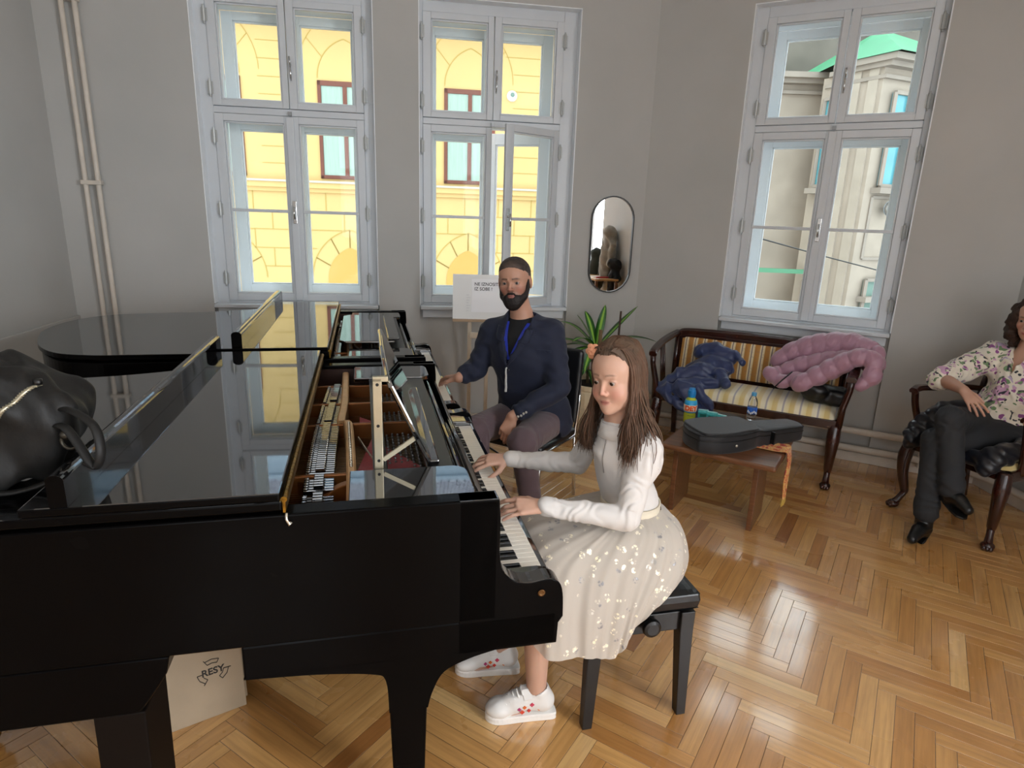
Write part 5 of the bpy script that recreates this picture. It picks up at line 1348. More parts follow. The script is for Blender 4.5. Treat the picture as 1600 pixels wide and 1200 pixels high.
class Head:
    def __init__(s, c, R, k=1.0, child=False, sc=(1, 1, 1)):
        s.c, s.R, s.k, s.child, s.sc = np.array(c, float), R, k, child, np.array(sc, float)
    def w(s, x, y, z): return s.c+s.R@(np.array((x, y, z))*s.sc*s.k)
    def e(s, c, r, tilt=None): 
        R = s.R if tilt is None else s.R@tilt
        return ell(s.w(*c), np.array(r)*s.sc*s.k, R)
    def cp(s, a, b, r1, r2=None): return cap(s.w(*a), s.w(*b), r1*s.k, (r1 if r2 is None else r2)*s.k)
    def ch(s, pts, rs): return chain([s.w(*p) for p in pts], [r*s.k for r in rs])
    def add(s, S, neck_to, neck_r=.055, smile=0.0):
        ch = s.child; k = s.k
        S.u(s.e((0, -.018, .038 if not ch else .034), (.076, .097, .082 if not ch else .076)), .01)
        S.u(s.e((0, .026, .036), (.067, .062, .062)), .03*k)
        S.u(s.e((0, .028, -.03), (.060 if not ch else .058, .057, .078 if not ch else .07)), .03*k)
        S.u(s.e((0, .030, -.075), (.052 if not ch else .048, .052, .042 if not ch else .036)), .02*k)
        S.u(s.e((0, .060 if not ch else .0555, -.073), (.036 if not ch else .027, .0275, .031 if not ch else .026)), .02*k)
        S.u(s.e((0, .066 if not ch else .068, -.098 if not ch else -.094), (.021 if not ch else .016, .018, .017 if not ch else .014)), .022*k)
        for g in (-1, 1):
            S.u(s.e((g*.038, .052, -.030), (.026, .027, .025)) if not ch else s.e((g*.036, .050, -.040), (.030, .030, .031)), .018*k)
            S.u(s.cp((g*.036, .076, .021), (g*.012, .084, .019), .0085 if not ch else .006), .012*k)
            S.u(s.e((g*.052, -.0, -.07), (.016, .03, .028)), .02*k)
        for g in (-1, 1): S.cut(s.e((g*.0315, .097, .001), (.017, .0155, .011)), .011*k)
        nr = 1.0 if not ch else .85
        S.u(s.ch([(0, .083, .012), (0, .094, -.012), (0, .106 if not ch else .101, -.031)], [.0065*nr, .0078*nr, .010*nr]), .010*k)
        for g in (-1, 1): S.u(s.e((g*.0125*nr, .092, -.036), (.0085*nr, .010, .0075)), .006*k)
        for g in (-1, 1): S.cut(s.e((g*.0065, .099, -.0425), (.0038, .005, .0025)), .002*k)
        for g in (-1, 1):
            S.u(s.e((g*.0315, .0725, .0), (.0145, .0135, .0130)), .004*k)
            S.cut(s.e((g*.0315, .0885, -.0012), (.0120, .0125, .0037)), .0016*k)
        q = smile*.005; lr = .72 if ch else 1.0; lo_ = V3(0, -.0080, .0035) if ch else V3(0, 0, 0)
        S.u(s.ch([tuple(np.array(_p)+lo_) for _p in [(-.023-q, .081, -.0665+q), (-.010, .0925, -.063), (0, .0935, -.0645), (.010, .0925, -.063), (.023+q, .081, -.0665+q)]], [.0028*lr, .0052*lr, .0048*lr, .0052*lr, .0028*lr]), .005*k)
        S.u(s.ch([tuple(np.array(_p)+lo_) for _p in [(-.020, .082, -.0705+q), (-.008, .0915, -.0745), (.008, .0915, -.0745), (.020, .082, -.0705+q)]], [.003*lr, .0064*lr, .0064*lr, .003*lr]), .005*k)
        S.cut(s.ch([tuple(np.array(_p)+lo_) for _p in [(-.025-q, .086, -.0685+q*1.2), (-.012, .0985, -.0685), (0, .100, -.0690), (.012, .0985, -.0685), (.025+q, .086, -.0685+q*1.2)]], [.0012, .0018, .0018, .0018, .0012]), .0015*k)
        for g in (-1, 1):
            S.u(s.e((g*.079, -.012, -.010), (.0105, .020, .033), rotm(-.15, 0, -g*.25)), .008*k)
            S.cut(s.e((g*.089, -.007, -.006), (.008, .0105, .020), rotm(-.15, 0, 0)), .004*k)
            S.u(s.e((g*.080, -.006, -.036), (.007, .008, .009)), .004*k)
        S.u(cap(s.w(0, -.022, -.055), neck_to, neck_r*k*.96, neck_r*k*1.08), .022*k)
    def eyes(s, parent, look, iris):
        for g in (-1, 1):
            c = s.w(g*.0315, .0728, -.0006); r = .0131*s.k; m_ = MB(); m_.sphere(c, r, 24, 18)
            me = bpy.data.meshes.new('eye'); me.from_pydata(m_.v, [], m_.f); me.update()
            P = np.array(m_.v)-c; P /= np.linalg.norm(P, axis=1)[:, None]; l = np.array(look)/np.linalg.norm(look); d = P@l
            col = np.tile((.38, .35, .34, 1.0), (len(P), 1)); col[d > .84] = (*iris, 1); col[d > .955] = (.004, .004, .004, 1)
            me.color_attributes.new('tint', 'FLOAT_COLOR', 'POINT').data.foreach_set('color', col.astype(np.float32).ravel())
            link('eye', me, eye_m, parent, smooth=True)
    def local(s, P): return ((P-s.c)@s.R)/s.k/s.sc
    def paint_face(s, P, col, lip, blush, brow, browk=1.0, stub=None):
        q = s.local(P); x, y, z = q.T; ax = np.abs(x)
        def mixin(m, c): 
            m = np.clip(m, 0, 1)[:, None]; col[:, :3] = col[:, :3]*(1-m)+np.array(c)*m
        front = (y > .045)
        mixin(front*np.exp(-(((ax-.042)/.022)**2+((z+.038)/.022)**2))*.55, blush)
        mixin((y > .09)*np.exp(-((x/.014)**2+((z+.034)/.014)**2))*.45, blush)
        lw = .80 if s.child else 1.0; zm = .0650 if s.child else .0685; lipm = (y > .07)*np.clip(1.6-(((ax)/(.0245*lw))**2+((z+zm)/(.0098*lw))**2)*1.15, 0, 1); mixin(lipm*(.7 if s.child else .8), lip); slit = (y > .07)*np.clip(1.5-np.abs(z+zm-.0012*(ax/.02)**2)/.0016, 0, 1)*np.clip((.0235*lw-ax)/.004, 0, 1); mixin(slit*.6, np.array(lip)*.35)
        bw = .0026 if s.child else .0042; arch = (.0215 if s.child else .0185)+.005*np.cos((ax-.030)/.02*1.2); bm = front*np.clip(1.5-np.abs(z-arch)/bw, 0, 1)*((ax > .011) & (ax < .05))*np.clip((.05-ax)/.012, 0, 1); mixin(bm*.75*browk, brow)
        ln = front*np.clip(1.4-np.abs(((ax-.0315)/.0125)**2+((z+.0005)/.0062)**2-1)/.35, 0, 1)*(np.abs(ax-.0315) < .0145)*(np.abs(z) < .009)*(y > .07); mixin(ln*.55*np.where(z > 0, 1, .5), brow)
        return col

def hand(S, wrist, F, U, thumb, k=1.0, bend=(.35, .65, .4), spread=.16, thumb_out=.75, fk=None, prs=None):
    """palm and five fingers; F: towards the fingers, U: back of the hand, thumb: +1 / -1 along F x U"""
    F = np.array(F, float); F /= np.linalg.norm(F); U = np.array(U, float); U -= F*(U@F); U /= np.linalg.norm(U); Rr = np.cross(F, U)*thumb
    W = np.array(wrist, float)
    X = [.027, .009, -.009, -.026]; KL = [.090, .093, .088, .079]; LN = [(.042, .026, .020), (.046, .029, .021), (.042, .027, .020), (.033, .020, .018)]; RD = [.0088, .009, .0086, .0077]
    kn = []
    for i in range(4):
        p0 = W+F*.01*k+Rr*X[i]*.55*k; p1 = W+F*KL[i]*k+Rr*X[i]*k+U*.004*k
        S.u(cap(p0, p1, .0125*k, .0098*k), .012*k); kn.append(p1)
    S.u(cap(W+F*.03*k-U*.004*k+Rr*.012*k, W+F*.065*k-U*.005*k-Rr*.008*k, .012*k, .012*k), .014*k)
    tips = []
    for i in range(4):
        p = kn[i]; d0 = F+Rr*X[i]/.03*spread; d0 /= np.linalg.norm(d0); a = 0
        bb = bend if fk is None else fk[i]
        pts = [p-d0*.004*k]; pp = p
        for j in range(3):
            a += bb[j]; d = d0*math.cos(a)-U*math.sin(a); pp = pp+d*LN[i][j]*k; pts.append(pp)
        S.u(chain(pts, [RD[i]*k, RD[i]*.95*k, RD[i]*.86*k, RD[i]*.74*k]), .0035*k); tips.append(pts[-1])
    b = W+F*.022*k+Rr*.020*k-U*.006*k
    d1 = F*math.cos(thumb_out)+Rr*math.sin(thumb_out)-U*.25; d1 /= np.linalg.norm(d1); m1 = b+d1*.040*k
    d2 = F*math.cos(thumb_out*.55)+Rr*math.sin(thumb_out*.55)-U*.3; d2 /= np.linalg.norm(d2); m2 = m1+d2*.032*k
    d3 = F*math.cos(thumb_out*.3)+Rr*math.sin(thumb_out*.3)-U*.35; d3 /= np.linalg.norm(d3); m3 = m2+d3*.025*k
    S.u(cap(b, m1, .0135*k, .0108*k), .010*k); S.u(chain([m1, m2, m3], [.0105*k, .0095*k, .0078*k]), .006*k); tips.append(m3)
    return kn, tips
def hand_paint(P, col, tips, k, c=(.62, .30, .24)):
    for t_ in tips:
        m = np.clip(1.3-np.linalg.norm(P-t_, axis=1)/(.016*k), 0, 1)[:, None]*.35; col[:, :3] = col[:, :3]*(1-m)+np.array(c)*m
    return col
def flat_col(P, c): return np.tile((*c, 1.0), (len(P), 1)).astype(float)
def cloth_noise(f, a, seed): return lambda p, d: a*np.sin(vnoise(p, f, seed)*4.0)
def tubes(name, strands, mat, parent, cols, n=5):
    m_ = MB(); C = []
    for (pts, rs), c in zip(strands, cols):
        a = len(m_.v); m_.tube(pts, rs, n); C += [c]*(len(m_.v)-a)
    me = bpy.data.meshes.new(name); me.from_pydata(m_.v, [], m_.f); me.update()
    me.color_attributes.new('tint', 'FLOAT_COLOR', 'POINT').data.foreach_set('color', np.array(C, np.float32).ravel())
    return link(name, me, mat, parent, smooth=True)

# ---------------------------------------------------------------- the girl
G_skin = np.array((.56, .335, .245)); 
gf = -LX*.985-KX*.17; gf /= np.linalg.norm(gf)
hf = V3(-.63, -.775, -.07)
GH = Head(V3(.333, 1.948, 1.168), basis(hf, -.10), .885, True, (1.0, 1.0, 1.11))
nb = V3(.353, 1.962, .985)
shN, elN, wrN = P2W(.548, .352, .955), P2W(.482, .295, .742), P2W(.226, .368, .768)
shF, elF, wrF = P2W(.508, .600, .955), P2W(.455, .715, .760), P2W(.205, .775, .770)
pel, wst, cst = P2W(.585, .470, .555), P2W(.570, .468, .70), P2W(.535, .475, .87)
knN, knF = P2W(.20, .375, .535), P2W(.20, .56, .535)
anN, anF = V3(.118, 1.792, .085), V3(-.005, 2.005, .085)
def girl_torso(S, o=0.0):
    S.u(ell(pel, (.125+o, .125+o, .10+o)), .02); S.u(ell(wst, (.086+o, .098+o, .11+o), rotm(0, 0, PA)), .05)
    S.u(ell(cst, (.082+o, .118+o, .125+o), rotm(0, .15, PA)), .05)
    S.u(cap(shN+V3(0, 0, -.005), shF+V3(0, 0, -.005), .043+o), .05)
    S.u(cap(nb+V3(0, 0, -.07), nb, .062+o, .044+o), .03)
def girl_arm(S, sh, el, wr, o=0.0):
    S.u(chain([sh, (sh+el)/2, el], [.043+o, .037+o, .032+o]), .02); S.u(chain([el, el*.55+wr*.45, wr], [.032+o, .029+o, .0215+o]), .012)
S = SDF()
girl_torso(S); girl_arm(S, shN, elN, wrN); girl_arm(S, shF, elF, wrF)
for kn_, an_, y in ((knN, anN, -.07), (knF, anF, .07)):
    S.u(chain([pel+KX*y+V3(0, 0, -.01), kn_], [.075, .054]), .03); S.u(chain([kn_, kn_*.62+an_*.38+LX*.012, an_], [.053, .050, .032]), .02)
    S.u(cap(an_+V3(0, 0, -.02), an_-LX*.10+V3(0, 0, -.055), .03, .022), .02)
GH.add(S, nb, .050, .45)
hk = .90
gF1 = (P2W(.075, .405, .735)-wrN); gF2 = (P2W(.07, .80, .738)-wrF)
_, tp1 = hand(S, wrN, gF1+V3(0, 0, .022), V3(0, 0, 1)+KX*-.62, 1, hk, spread=.22, fk=[(.30, .35, .25), (.42, .45, .3), (.30, .30, .2), (.15, .25, .2)], thumb_out=.62)
_, tp2 = hand(S, wrF, gF2+V3(0, 0, .016), V3(0, 0, 1)+KX*-.40, -1, hk, spread=.2, fk=[(.28, .30, .2), (.25, .40, .3), (.35, .40, .3), (.3, .4, .3)], thumb_out=.95)
def pg(P):
    c = flat_col(P, G_skin); c[:, :3] *= (1+.05*vnoise(P, 30, 2))[:, None]
    c = GH.paint_face(P, c, (.44, .13, .115), (.60, .24, .18), (.14, .08, .05), .85)
    return hand_paint(P, c, tp1+tp2, hk, (.66, .36, .30))
girl = S.build('person', skin_m, None, v=.0026, paint=pg)
tag(girl, 'girl in white blouse and floral tulle skirt playing the nearer piano', 'person')
GH.eyes(girl, V3(-.70, -.70, -.22), (.07, .035, .018))
# blouse
white_jersey = M('white_jersey', '#d3cfcc', .75, bump=.2, bscale=500, sheen=.25)
S = SDF(); girl_torso(S, .012); girl_arm(S, shN, elN, wrN+(elN-wrN)*.08, .0085); girl_arm(S, shF, elF, wrF+(elF-wrF)*.08, .0085)
for sh, el in ((shN, elN), (shF, elF)):
    S.u(ell(sh+V3(.004, 0, -.03)+(el-sh)*.08, (.060, .058, .072)), .02)
for el, wr in ((elN, wrN), (elF, wrF)):
    d = (wr-el)/np.linalg.norm(wr-el); S.u(cap(wr-d*.035, wr-d*.008, .0305, .0315), .006)
S.u(cap(nb+V3(0, 0, -.03), nb+V3(-.004, -.004, -.002), .056, .053), .006)
S.keep(half(wst+V3(0, 0, -.085), (0, 0, -1)), .01)
def gfold(p, d):
    o = np.zeros(len(p))
    for a, b, f_, am in ((elN, wrN, 150, .0030), (elF, wrF, 150, .0030), (shN, elN, 90, .0042), (shF, elF, 90, .0042)):
        ab = b-a; L_ = np.linalg.norm(ab); t_ = ((p-a)@ab)/L_; r_ = np.linalg.norm(p-a-np.clip(t_/L_, 0, 1)[:, None]*ab, axis=1)
        o += am*np.exp(-(r_/.06)**2)*np.sin(t_*f_*.8+vnoise(p, 60, 5)*7)*.75*((t_ > -.02) & (t_ < L_-.03))
    for sh in (shN, shF):
        r_ = np.linalg.norm(p-sh+V3(0, 0, .03), axis=1); q = p-sh; o += .004*np.exp(-(r_/.07)**2)*np.sin(np.arctan2(q[:, 1], q[:, 0])*9+vnoise(p, 50, 8)*2)
    return o+.0022*np.sin(vnoise(p, 34, 9)*4)
S.disp(gfold)
blouse = S.build('blouse', white_jersey, girl, v=.0032)
def surf(S, p, d, start=.2, off=0.0):
    """first point of the surface met coming from p + d*start towards p"""
    d = np.array(d, float); d /= np.linalg.norm(d); t = np.linspace(start, -start, 400); P = np.array(p)+t[:, None]*d
    v = S(P); i = np.argmax(v < 0); return P[max(i-1, 0)]+d*off
col_ = MB(); cc_ = nb+V3(-.003, -.003, .004)
col_.rings([[cc_+V3(r_*math.cos(a), r_*math.sin(a), z) for a in np.linspace(0, 2*PI, 48, endpoint=False)] for z, r_ in ((-.022, .060), (.0, .0545), (.026, .0515))], True, False)
col_.build('collar', white_jersey, blouse, solid=.004, smooth=True)
m_ = MB(); zd = gf*.86-KX*.5
m_.tube([surf(S, cst+V3(0, 0, z)+gf*.02, zd, .25, .0005) for z in np.linspace(.10, -.02, 14)], .0021, 6); m_.build('zip', M('grey_zip', '#8f8a86', .4, .4), blouse, smooth=True)
# skirt: tulle with sequin flowers over a lining
tul = NT('flowered_tulle'); c_ = tul.coord(); v1 = tul.n.new('ShaderNodeTexVoronoi'); v1.inputs['Scale'].default_value = 33; tul.link(c_, v1.inputs['Vector'])
v2 = tul.n.new('ShaderNodeTexVoronoi'); v2.inputs['Scale'].default_value = 95; tul.link(c_, v2.inputs['Vector'])
msk = tul.ramp(v1.outputs['Distance'], [(.30, (1, 1, 1, 1)), (.38, (0, 0, 0, 1))]); pet = tul.ramp(v2.outputs['Distance'], [(.40, (1, 1, 1, 1)), (.58, (.05, .05, .05, 1))])
sel = tul.n.new('ShaderNodeSeparateColor'); tul.link(v1.outputs['Color'], sel.inputs['Color'])
on = tul.math('GREATER_THAN', sel.outputs[0], .18)
flower = tul.math('MULTIPLY', tul.math('MULTIPLY', msk, pet), on)
fcol = tul.ramp(sel.outputs[1], [(.0, rgb('#f2e9c8')), (.42, rgb('#efe8d8')), (.52, rgb('#807e80')), (.66, rgb('#8d8a8a')), (.74, rgb('#fff6dc')), (1, rgb('#e9e0c4'))])
tul.set(Base_Color=tul.mix(flower, rgb('#c4bbb0'), fcol), Roughness=tul.math('SUBTRACT', .8, tul.math('MULTIPLY', flower, .45)), Sheen_Weight=.4, Metallic=tul.math('MULTIPLY', flower, .25))
tul.set(Alpha=tul.math('ADD', .80, tul.math('MULTIPLY', flower, .2))); tul.bump(flower, .3, .002)
paths = [
 [(.470, .455, .70), (.38, .455, .688), (.22, .455, .655), (.140, .455, .590), (.135, .455, .47)],
 [(.500, .385, .70), (.38, .335, .670), (.24, .285, .620), (.195, .235, .52), (.19, .20, .355)],
 [(.530, .370, .70), (.45, .310, .668), (.36, .245, .590), (.33, .205, .47), (.325, .185, .338)],
 [(.567, .362, .70), (.555, .295, .668), (.49, .232, .575), (.450, .196, .46), (.425, .182, .322)],
 [(.605, .370, .70), (.628, .300, .660), (.590, .238, .570), (.530, .208, .485), (.485, .196, .395)],
 [(.650, .40, .70), (.700, .345, .655), (.698, .285, .580), (.660, .252, .525), (.620, .238, .500)],
 [(.665, .455, .70), (.720, .455, .655), (.742, .455, .580), (.735, .455, .520), (.725, .455, .497)],
 [(.650, .53, .70), (.700, .58, .650), (.705, .63, .580), (.69, .66, .520), (.67, .68, .497)],
 [(.567, .568, .70), (.555, .64, .665), (.50, .70, .580), (.47, .74, .50), (.46, .75, .42)],
 [(.500, .54, .70), (.38, .585, .670), (.24, .640, .620), (.195, .69, .52), (.19, .71, .38)]]
def skirt(name, mat, par, off, hem, amp, seed, nu=280, nv=44):
    cols_ = [catmull([P2W(*q) for q in p], 11) for p in paths]; nv = len(cols_[0])
    ctr_ = P2W(.50, .455, .5); V = []
    arr = np.array(cols_)                                  # path, v, 3
    n = len(paths)
    for i in range(nu):
        t_ = i/nu*n; k = int(t_) % n; f_ = t_-int(t_)
        a, b, c, d = arr[(k-1) % n], arr[k], arr[(k+1) % n], arr[(k+2) % n]
        p = .5*((2*b)+(c-a)*f_+(2*a-5*b+4*c-d)*f_*f_+(3*b-a-3*c+d)*f_**3)
        V.append(p)
    V = np.array(V)                                        # nu, nv, 3
    nv = int(nv*hem); V = V[:, :nv]
    du = np.roll(V, -1, 0)-np.roll(V, 1, 0); dv = np.gradient(V, axis=1); nn = np.cross(du, dv); nn /= np.linalg.norm(nn, axis=2)[..., None]+1e-9
    out = V-ctr_; sgn = np.sign((nn*out).sum(2, keepdims=True)); nn *= sgn
    vv = np.linspace(0, 1, nv)[None, :, None]; uu = (np.arange(nu)/nu*2*PI)[:, None, None]
    r = np.random.default_rng(seed)
    pl = sum(a_*np.sin(f_*uu+ph+vv*sh_) for a_, f_, ph, sh_ in [(1.1, 13, r.uniform(0, 6), 2.8), (.6, 22, r.uniform(0, 6), -3.4), (.35, 37, r.uniform(0, 6), 1.2), (1.2, 7, r.uniform(0, 6), 1.4)])
    V = V+nn*(off+amp*pl*np.clip(vv*1.3, .12, 1))
    idx = np.arange(nu*nv).reshape(nu, nv)
    F = np.stack([idx[:, :-1], np.roll(idx, -1, 0)[:, :-1], np.roll(idx, -1, 0)[:, 1:], idx[:, 1:]], -1).reshape(-1, 4)
    return mesh_np(name, V.reshape(-1, 3), F, mat, par)
sk = skirt('skirt', tul.m, girl, .006, 1.0, .0036, 3)
skirt('skirt_lining', M('cream_lining', '#d6cbbd', .8), sk, -.014, .97, .003, 8)
m_ = MB(); m_.rings([[P2W(.567+.098*math.cos(a), .462+.108*math.sin(a), z) for a in np.linspace(0, 2*PI, 40, endpoint=False)] for z in (.685, .70, .728)], True, False); m_.build('waistband', M('cream_elastic', '#d9cfba', .6, bump=.3, bscale=200), sk, solid=.006, smooth=True)
# sneakers
shoe_w = M('white_sneaker', '#dfdcd8', .45, bump=.08, bscale=120); sole_m = M('white_sole', '#e9e7e3', .5, bump=.3, bscale=90)
def sneaker(an, d, par):
    d = np.array(d, float); d /= np.linalg.norm(d); n = V3(-d[1], d[0], 0); R = np.stack([d, n, V3(0, 0, 1)], 1); o = V3(an[0], an[1], 0)-d*.055
    w_ = lambda a, b, c: o+R@V3(a, b, c)
    S = SDF(); S.u(chain([w_(.03, 0, .060), w_(.07, 0, .062), w_(.13, 0, .052), w_(.178, 0, .042)], [.034, .035, .034, .030]), 0)
    S.u(ell(w_(.185, 0, .038), (.045, .041, .030), R), .02); S.u(cap(w_(.035, 0, .06), w_(.045, 0, .098), .037, .036), .02); S.u(ell(w_(.10, 0, .075), (.06, .028, .03), R), .02)
    S.keep(half(w_(0, 0, .022), (0, 0, -1)), .004); S.keep(half(w_(.035, 0, .118), R@V3(.25, 0, 1)), .004); S.cut(cap(w_(.05, 0, .09), w_(.06, 0, .2), .0315), .003)
    S.disp(lambda p, q: .0009*np.sin(vnoise(p, 70, 4)*4))
    up = S.build('sneaker', shoe_w, par, v=.003)
    out = [(-.012, -.026), (-.004, -.035), (.06, -.036), (.12, -.041), (.18, -.044), (.215, -.034), (.232, -.005), (.225, .022), (.19, .040), (.12, .037), (.06, .035), (-.004, .034), (-.016, .018)]
    cv = [tuple(p[:2]) for p in catmull([V3(a, b, 0) for a, b in out], 4, True)]
    m_ = MB(); m_.rings([[w_(.1+(a-.1)*f, b*f, z) for a, b in cv] for z, f in ((.0, .955), (.003, .98), (.011, .97), (.021, .98), (.027, .96))]); m_.build('sole', sole_m, up, bevel=.0015)
    m_ = MB()
    for q in range(5):
        x = .105+q*.014; z = .108-q*.0085
        m_.tube([w_(x, -.024, z-.006), w_(x+.006, 0, z+.005), w_(x, .024, z-.006)], .0034, 6)
    m_.build('lace', sole_m, up, smooth=True)
    m_ = MB(); m_.rings([[w_(x, b, z+e) for e in (0, .004)]+[w_(x+.028, b, z+e-.003) for e in (.004, 0)] for x, b, z in ((.07, -.037, .055), (.074, -.033, .088), (.08, -.012, .112), (.08, .012, .112), (.074, .033, .088))]); m_.build('strap', shoe_w, up, smooth=False, bevel=.002)
    for (x, z, c, r_) in ((.075, .07, '#c8405a', .007), (.10, .062, '#d86a2a', .006), (.118, .056, '#b03a70', .006), (.085, .048, '#cc3c34', .006), (.108, .044, '#d0442e', .007), (.05, .05, '#e08a5a', .005)):
        m_ = MB()
        for a in range(4): m_.sphere(w_(x+r_*.6*math.cos(a*1.57), .0355+.001*(x > .09), z+r_*.6*math.sin(a*1.57)), (r_*.55, .0022, r_*.55), 8, 6, R)
        m_.build('printed_flower', M('print_'+c[1:], c, .6), up)
    return up
sneaker(anN, -LX*.98+KX*.08, girl); sneaker(anF, -LX*.98+KX*.12, girl)
# long hair
rg = np.random.default_rng(11)
S = SDF(); S.u(GH.e((0, -.022, .045), (.087, .106, .087)), 0); S.u(GH.e((0, -.055, -.02), (.078, .07, .10)), .03)
for g in (-1, 1):
    for az in (1.35, 1.75, 2.2, 2.7):
        q0 = GH.w(g*.078*math.sin(az), -.024+.092*math.cos(az), -.01); ow = q0-GH.c; ow[2] = 0; ow /= np.linalg.norm(ow)
        S.u(chain([q0, V3(q0[0], q0[1], 1.08)+ow*.002, V3(q0[0], q0[1], .985)+ow*.010], [.013, .015, .008]), .02)
S.keep(half(GH.w(0, .046, .064), GH.R@V3(0, .88, -.48)), .012)
S.disp(lambda p, d: .0016*np.sin(vnoise(p*np.array((1, 1, .3)), 260, 4)*5))
def ph(P):
    n = vnoise(P*np.array((1, 1, .25)), 220, 6); c = flat_col(P, (.085, .052, .033)); c[:, :3] *= (1+.35*n)[:, None]; return c
hair = S.build('hair', hair_m, girl, v=.003, paint=ph)
st, cc = [], []
eh_ = lambda az, z, k_=1.0: V3(.089*math.sin(az)*k_, -.024+.104*math.cos(az)*k_, z)
for i in range(1700):
    side = 1 if i % 2 else -1
    az = rg.uniform(1.10, PI) if i % 5 else rg.uniform(1.02, 1.35)
    y0 = rg.uniform(-.09, .068); top = V3(side*rg.uniform(.002, .018), y0, .1335*math.sqrt(max(.05, 1-((y0+.022)/.116)**2))-.0)
    m0 = V3(side*.058*math.sin(az*.75+.35), y0*.5-.012+.045*math.cos(az), .105); lv = rg.uniform(.98, 1.06)
    m1 = V3(side, 1, 1)*eh_(az, .045, lv); m2 = V3(side, 1, 1)*eh_(az, -.03, lv*1.0)
    p0, p1, p2, p3 = [GH.w(*q) for q in (top, m0, m1, m2)]
    # the hair falls straight down from ear level
    zb_ = rg.uniform(.885, .955) if az < 2.2 else rg.uniform(.90, .99)
    outw = p3-GH.c; outw[2] = 0; outw /= np.linalg.norm(outw)+1e-9
    p4 = p3+V3(0, 0, -.07)+outw*rg.uniform(.000, .012); p5 = V3(p4[0], p4[1], 0)+outw*rg.uniform(.002, .024)+V3(rg.normal(0, .006), rg.normal(0, .006), (p4[2]+zb_)/2); p6 = V3(p5[0], p5[1], zb_)+V3(rg.normal(0, .010), rg.normal(0, .010), 0)+outw*rg.uniform(-.01, .01)
    # keep the locks outside the shoulders
    push = np.zeros(2)
    for q in (p5, p6):
        for sh in (shN, shF):
            h_ = np.clip(((q-nb)@(sh-nb))/((sh-nb)@(sh-nb)), 0, 1.2); cl_ = nb+(sh-nb)*h_+V3(0, 0, -.012); v_ = q-cl_
            if abs(v_[2]) < .12:
                dd = np.linalg.norm(v_[:2])
                if dd < .066:
                    w_ = v_[:2]/(dd+1e-9)*(.066-dd)
                    if np.linalg.norm(w_) > np.linalg.norm(push): push = w_
    p4[:2] += push*.35; p5[:2] += push*.85; p6[:2] += push
    pts = catmull([p0, p1, p2, p3, p4, p5, p6], 4); n = len(pts)
    wv = rg.uniform(0, 6.28); am = rg.uniform(.001, .004)
    pts = [p+outw*am*math.sin(wv+j*.9)*(j/n) for j, p in enumerate(pts)]
    r_ = rg.uniform(.0010, .0019); rs = [r_*(.8+.5*math.sin(PI*min(1, j/n*1.1)))*(1 if j < n-3 else (n-j)/4) for j in range(n)]
    st.append((pts, rs)); b_ = rg.uniform(.78, 1.3); low = rg.uniform(1, 1.25)
    cc.append((.098*b_*low, .060*b_, .037*b_, 1))
tubes('hair_strands', st, hair_m, hair, cc, 3)
# fringe hairs combed back from the forehead
st, cc = [], []
for i in range(260):
    x = rg.uniform(-.056, .056); z0 = .074-.35*abs(x)**1.5*8*.1
    a = GH.w(x, .072-8*x*x*1.2, .078-6.0*x*x); b = GH.w(x*1.05, .050-6*x*x, .107-7*x*x); c = GH.w(x*1.1, .0, .131-8*x*x); d = GH.w(x*1.1, -.06, .118-8*x*x)
    st.append((catmull([a, b, c, d], 4), rg.uniform(.0010, .0020))); b_ = rg.uniform(.7, 1.35); cc.append((.098*b_, .060*b_, .038*b_, 1))
tubes('combed_fringe', st, hair_m, hair, cc, 4)
st, cc = [], []
for i in range(420):
    g = 1 if i % 2 else -1; q = rg.uniform(0, 1); e_ = rg.normal(0, .002)
    a = GH.w(g*(.020+.038*q), .066-.020*q, .098-.030*q*q); b = GH.w(g*(.040+.030*q), .044-.016*q, .108-.040*q); c = GH.w(g*(.072+.010*q), .015-.02*q+e_, .072-.03*q); d = GH.w(g*(.088+e_), .006-.03*q, .02)
    e = GH.w(g*.090, .004-.034*q, -.05); f = V3(e[0], e[1], e[2]-rg.uniform(.04, .12))
    st.append((catmull([a, b, c, d, e, f], 4), rg.uniform(.0010, .0019))); b_ = rg.uniform(.75, 1.35); cc.append((.098*b_, .060*b_, .038*b_, 1))
tubes('temple_strands', st, hair_m, hair, cc, 3)
# peach flower in her hair
fc = GH.w(.070, .030, .088); m_ = MB()
for k in range(3):
    for j in range(6):
        a = j*PI/3+k*.5; R_ = GH.R@rotm(.5*math.sin(a)*(1-.3*k), -.5*math.cos(a), a)
        m_.sphere(fc+GH.R@(V3(math.cos(a)*.017*(1-.3*k), .002+.004*k, math.sin(a)*.017*(1-.3*k))), (.013*(1-.2*k), .006, .011*(1-.2*k)), 10, 7, GH.R)
m_.build('hair_flower', M('peach_flower', '#e2a07c', .7), hair, smooth=True)
m_ = MB(); m_.tube([GH.w(.078, .012, .07), GH.w(.084, .0, .02), GH.w(.084, -.01, -.02)], .006, 8); m_.build('hair_ribbon', M('pale_ribbon', '#c4cbd3', .6), hair, smooth=True)
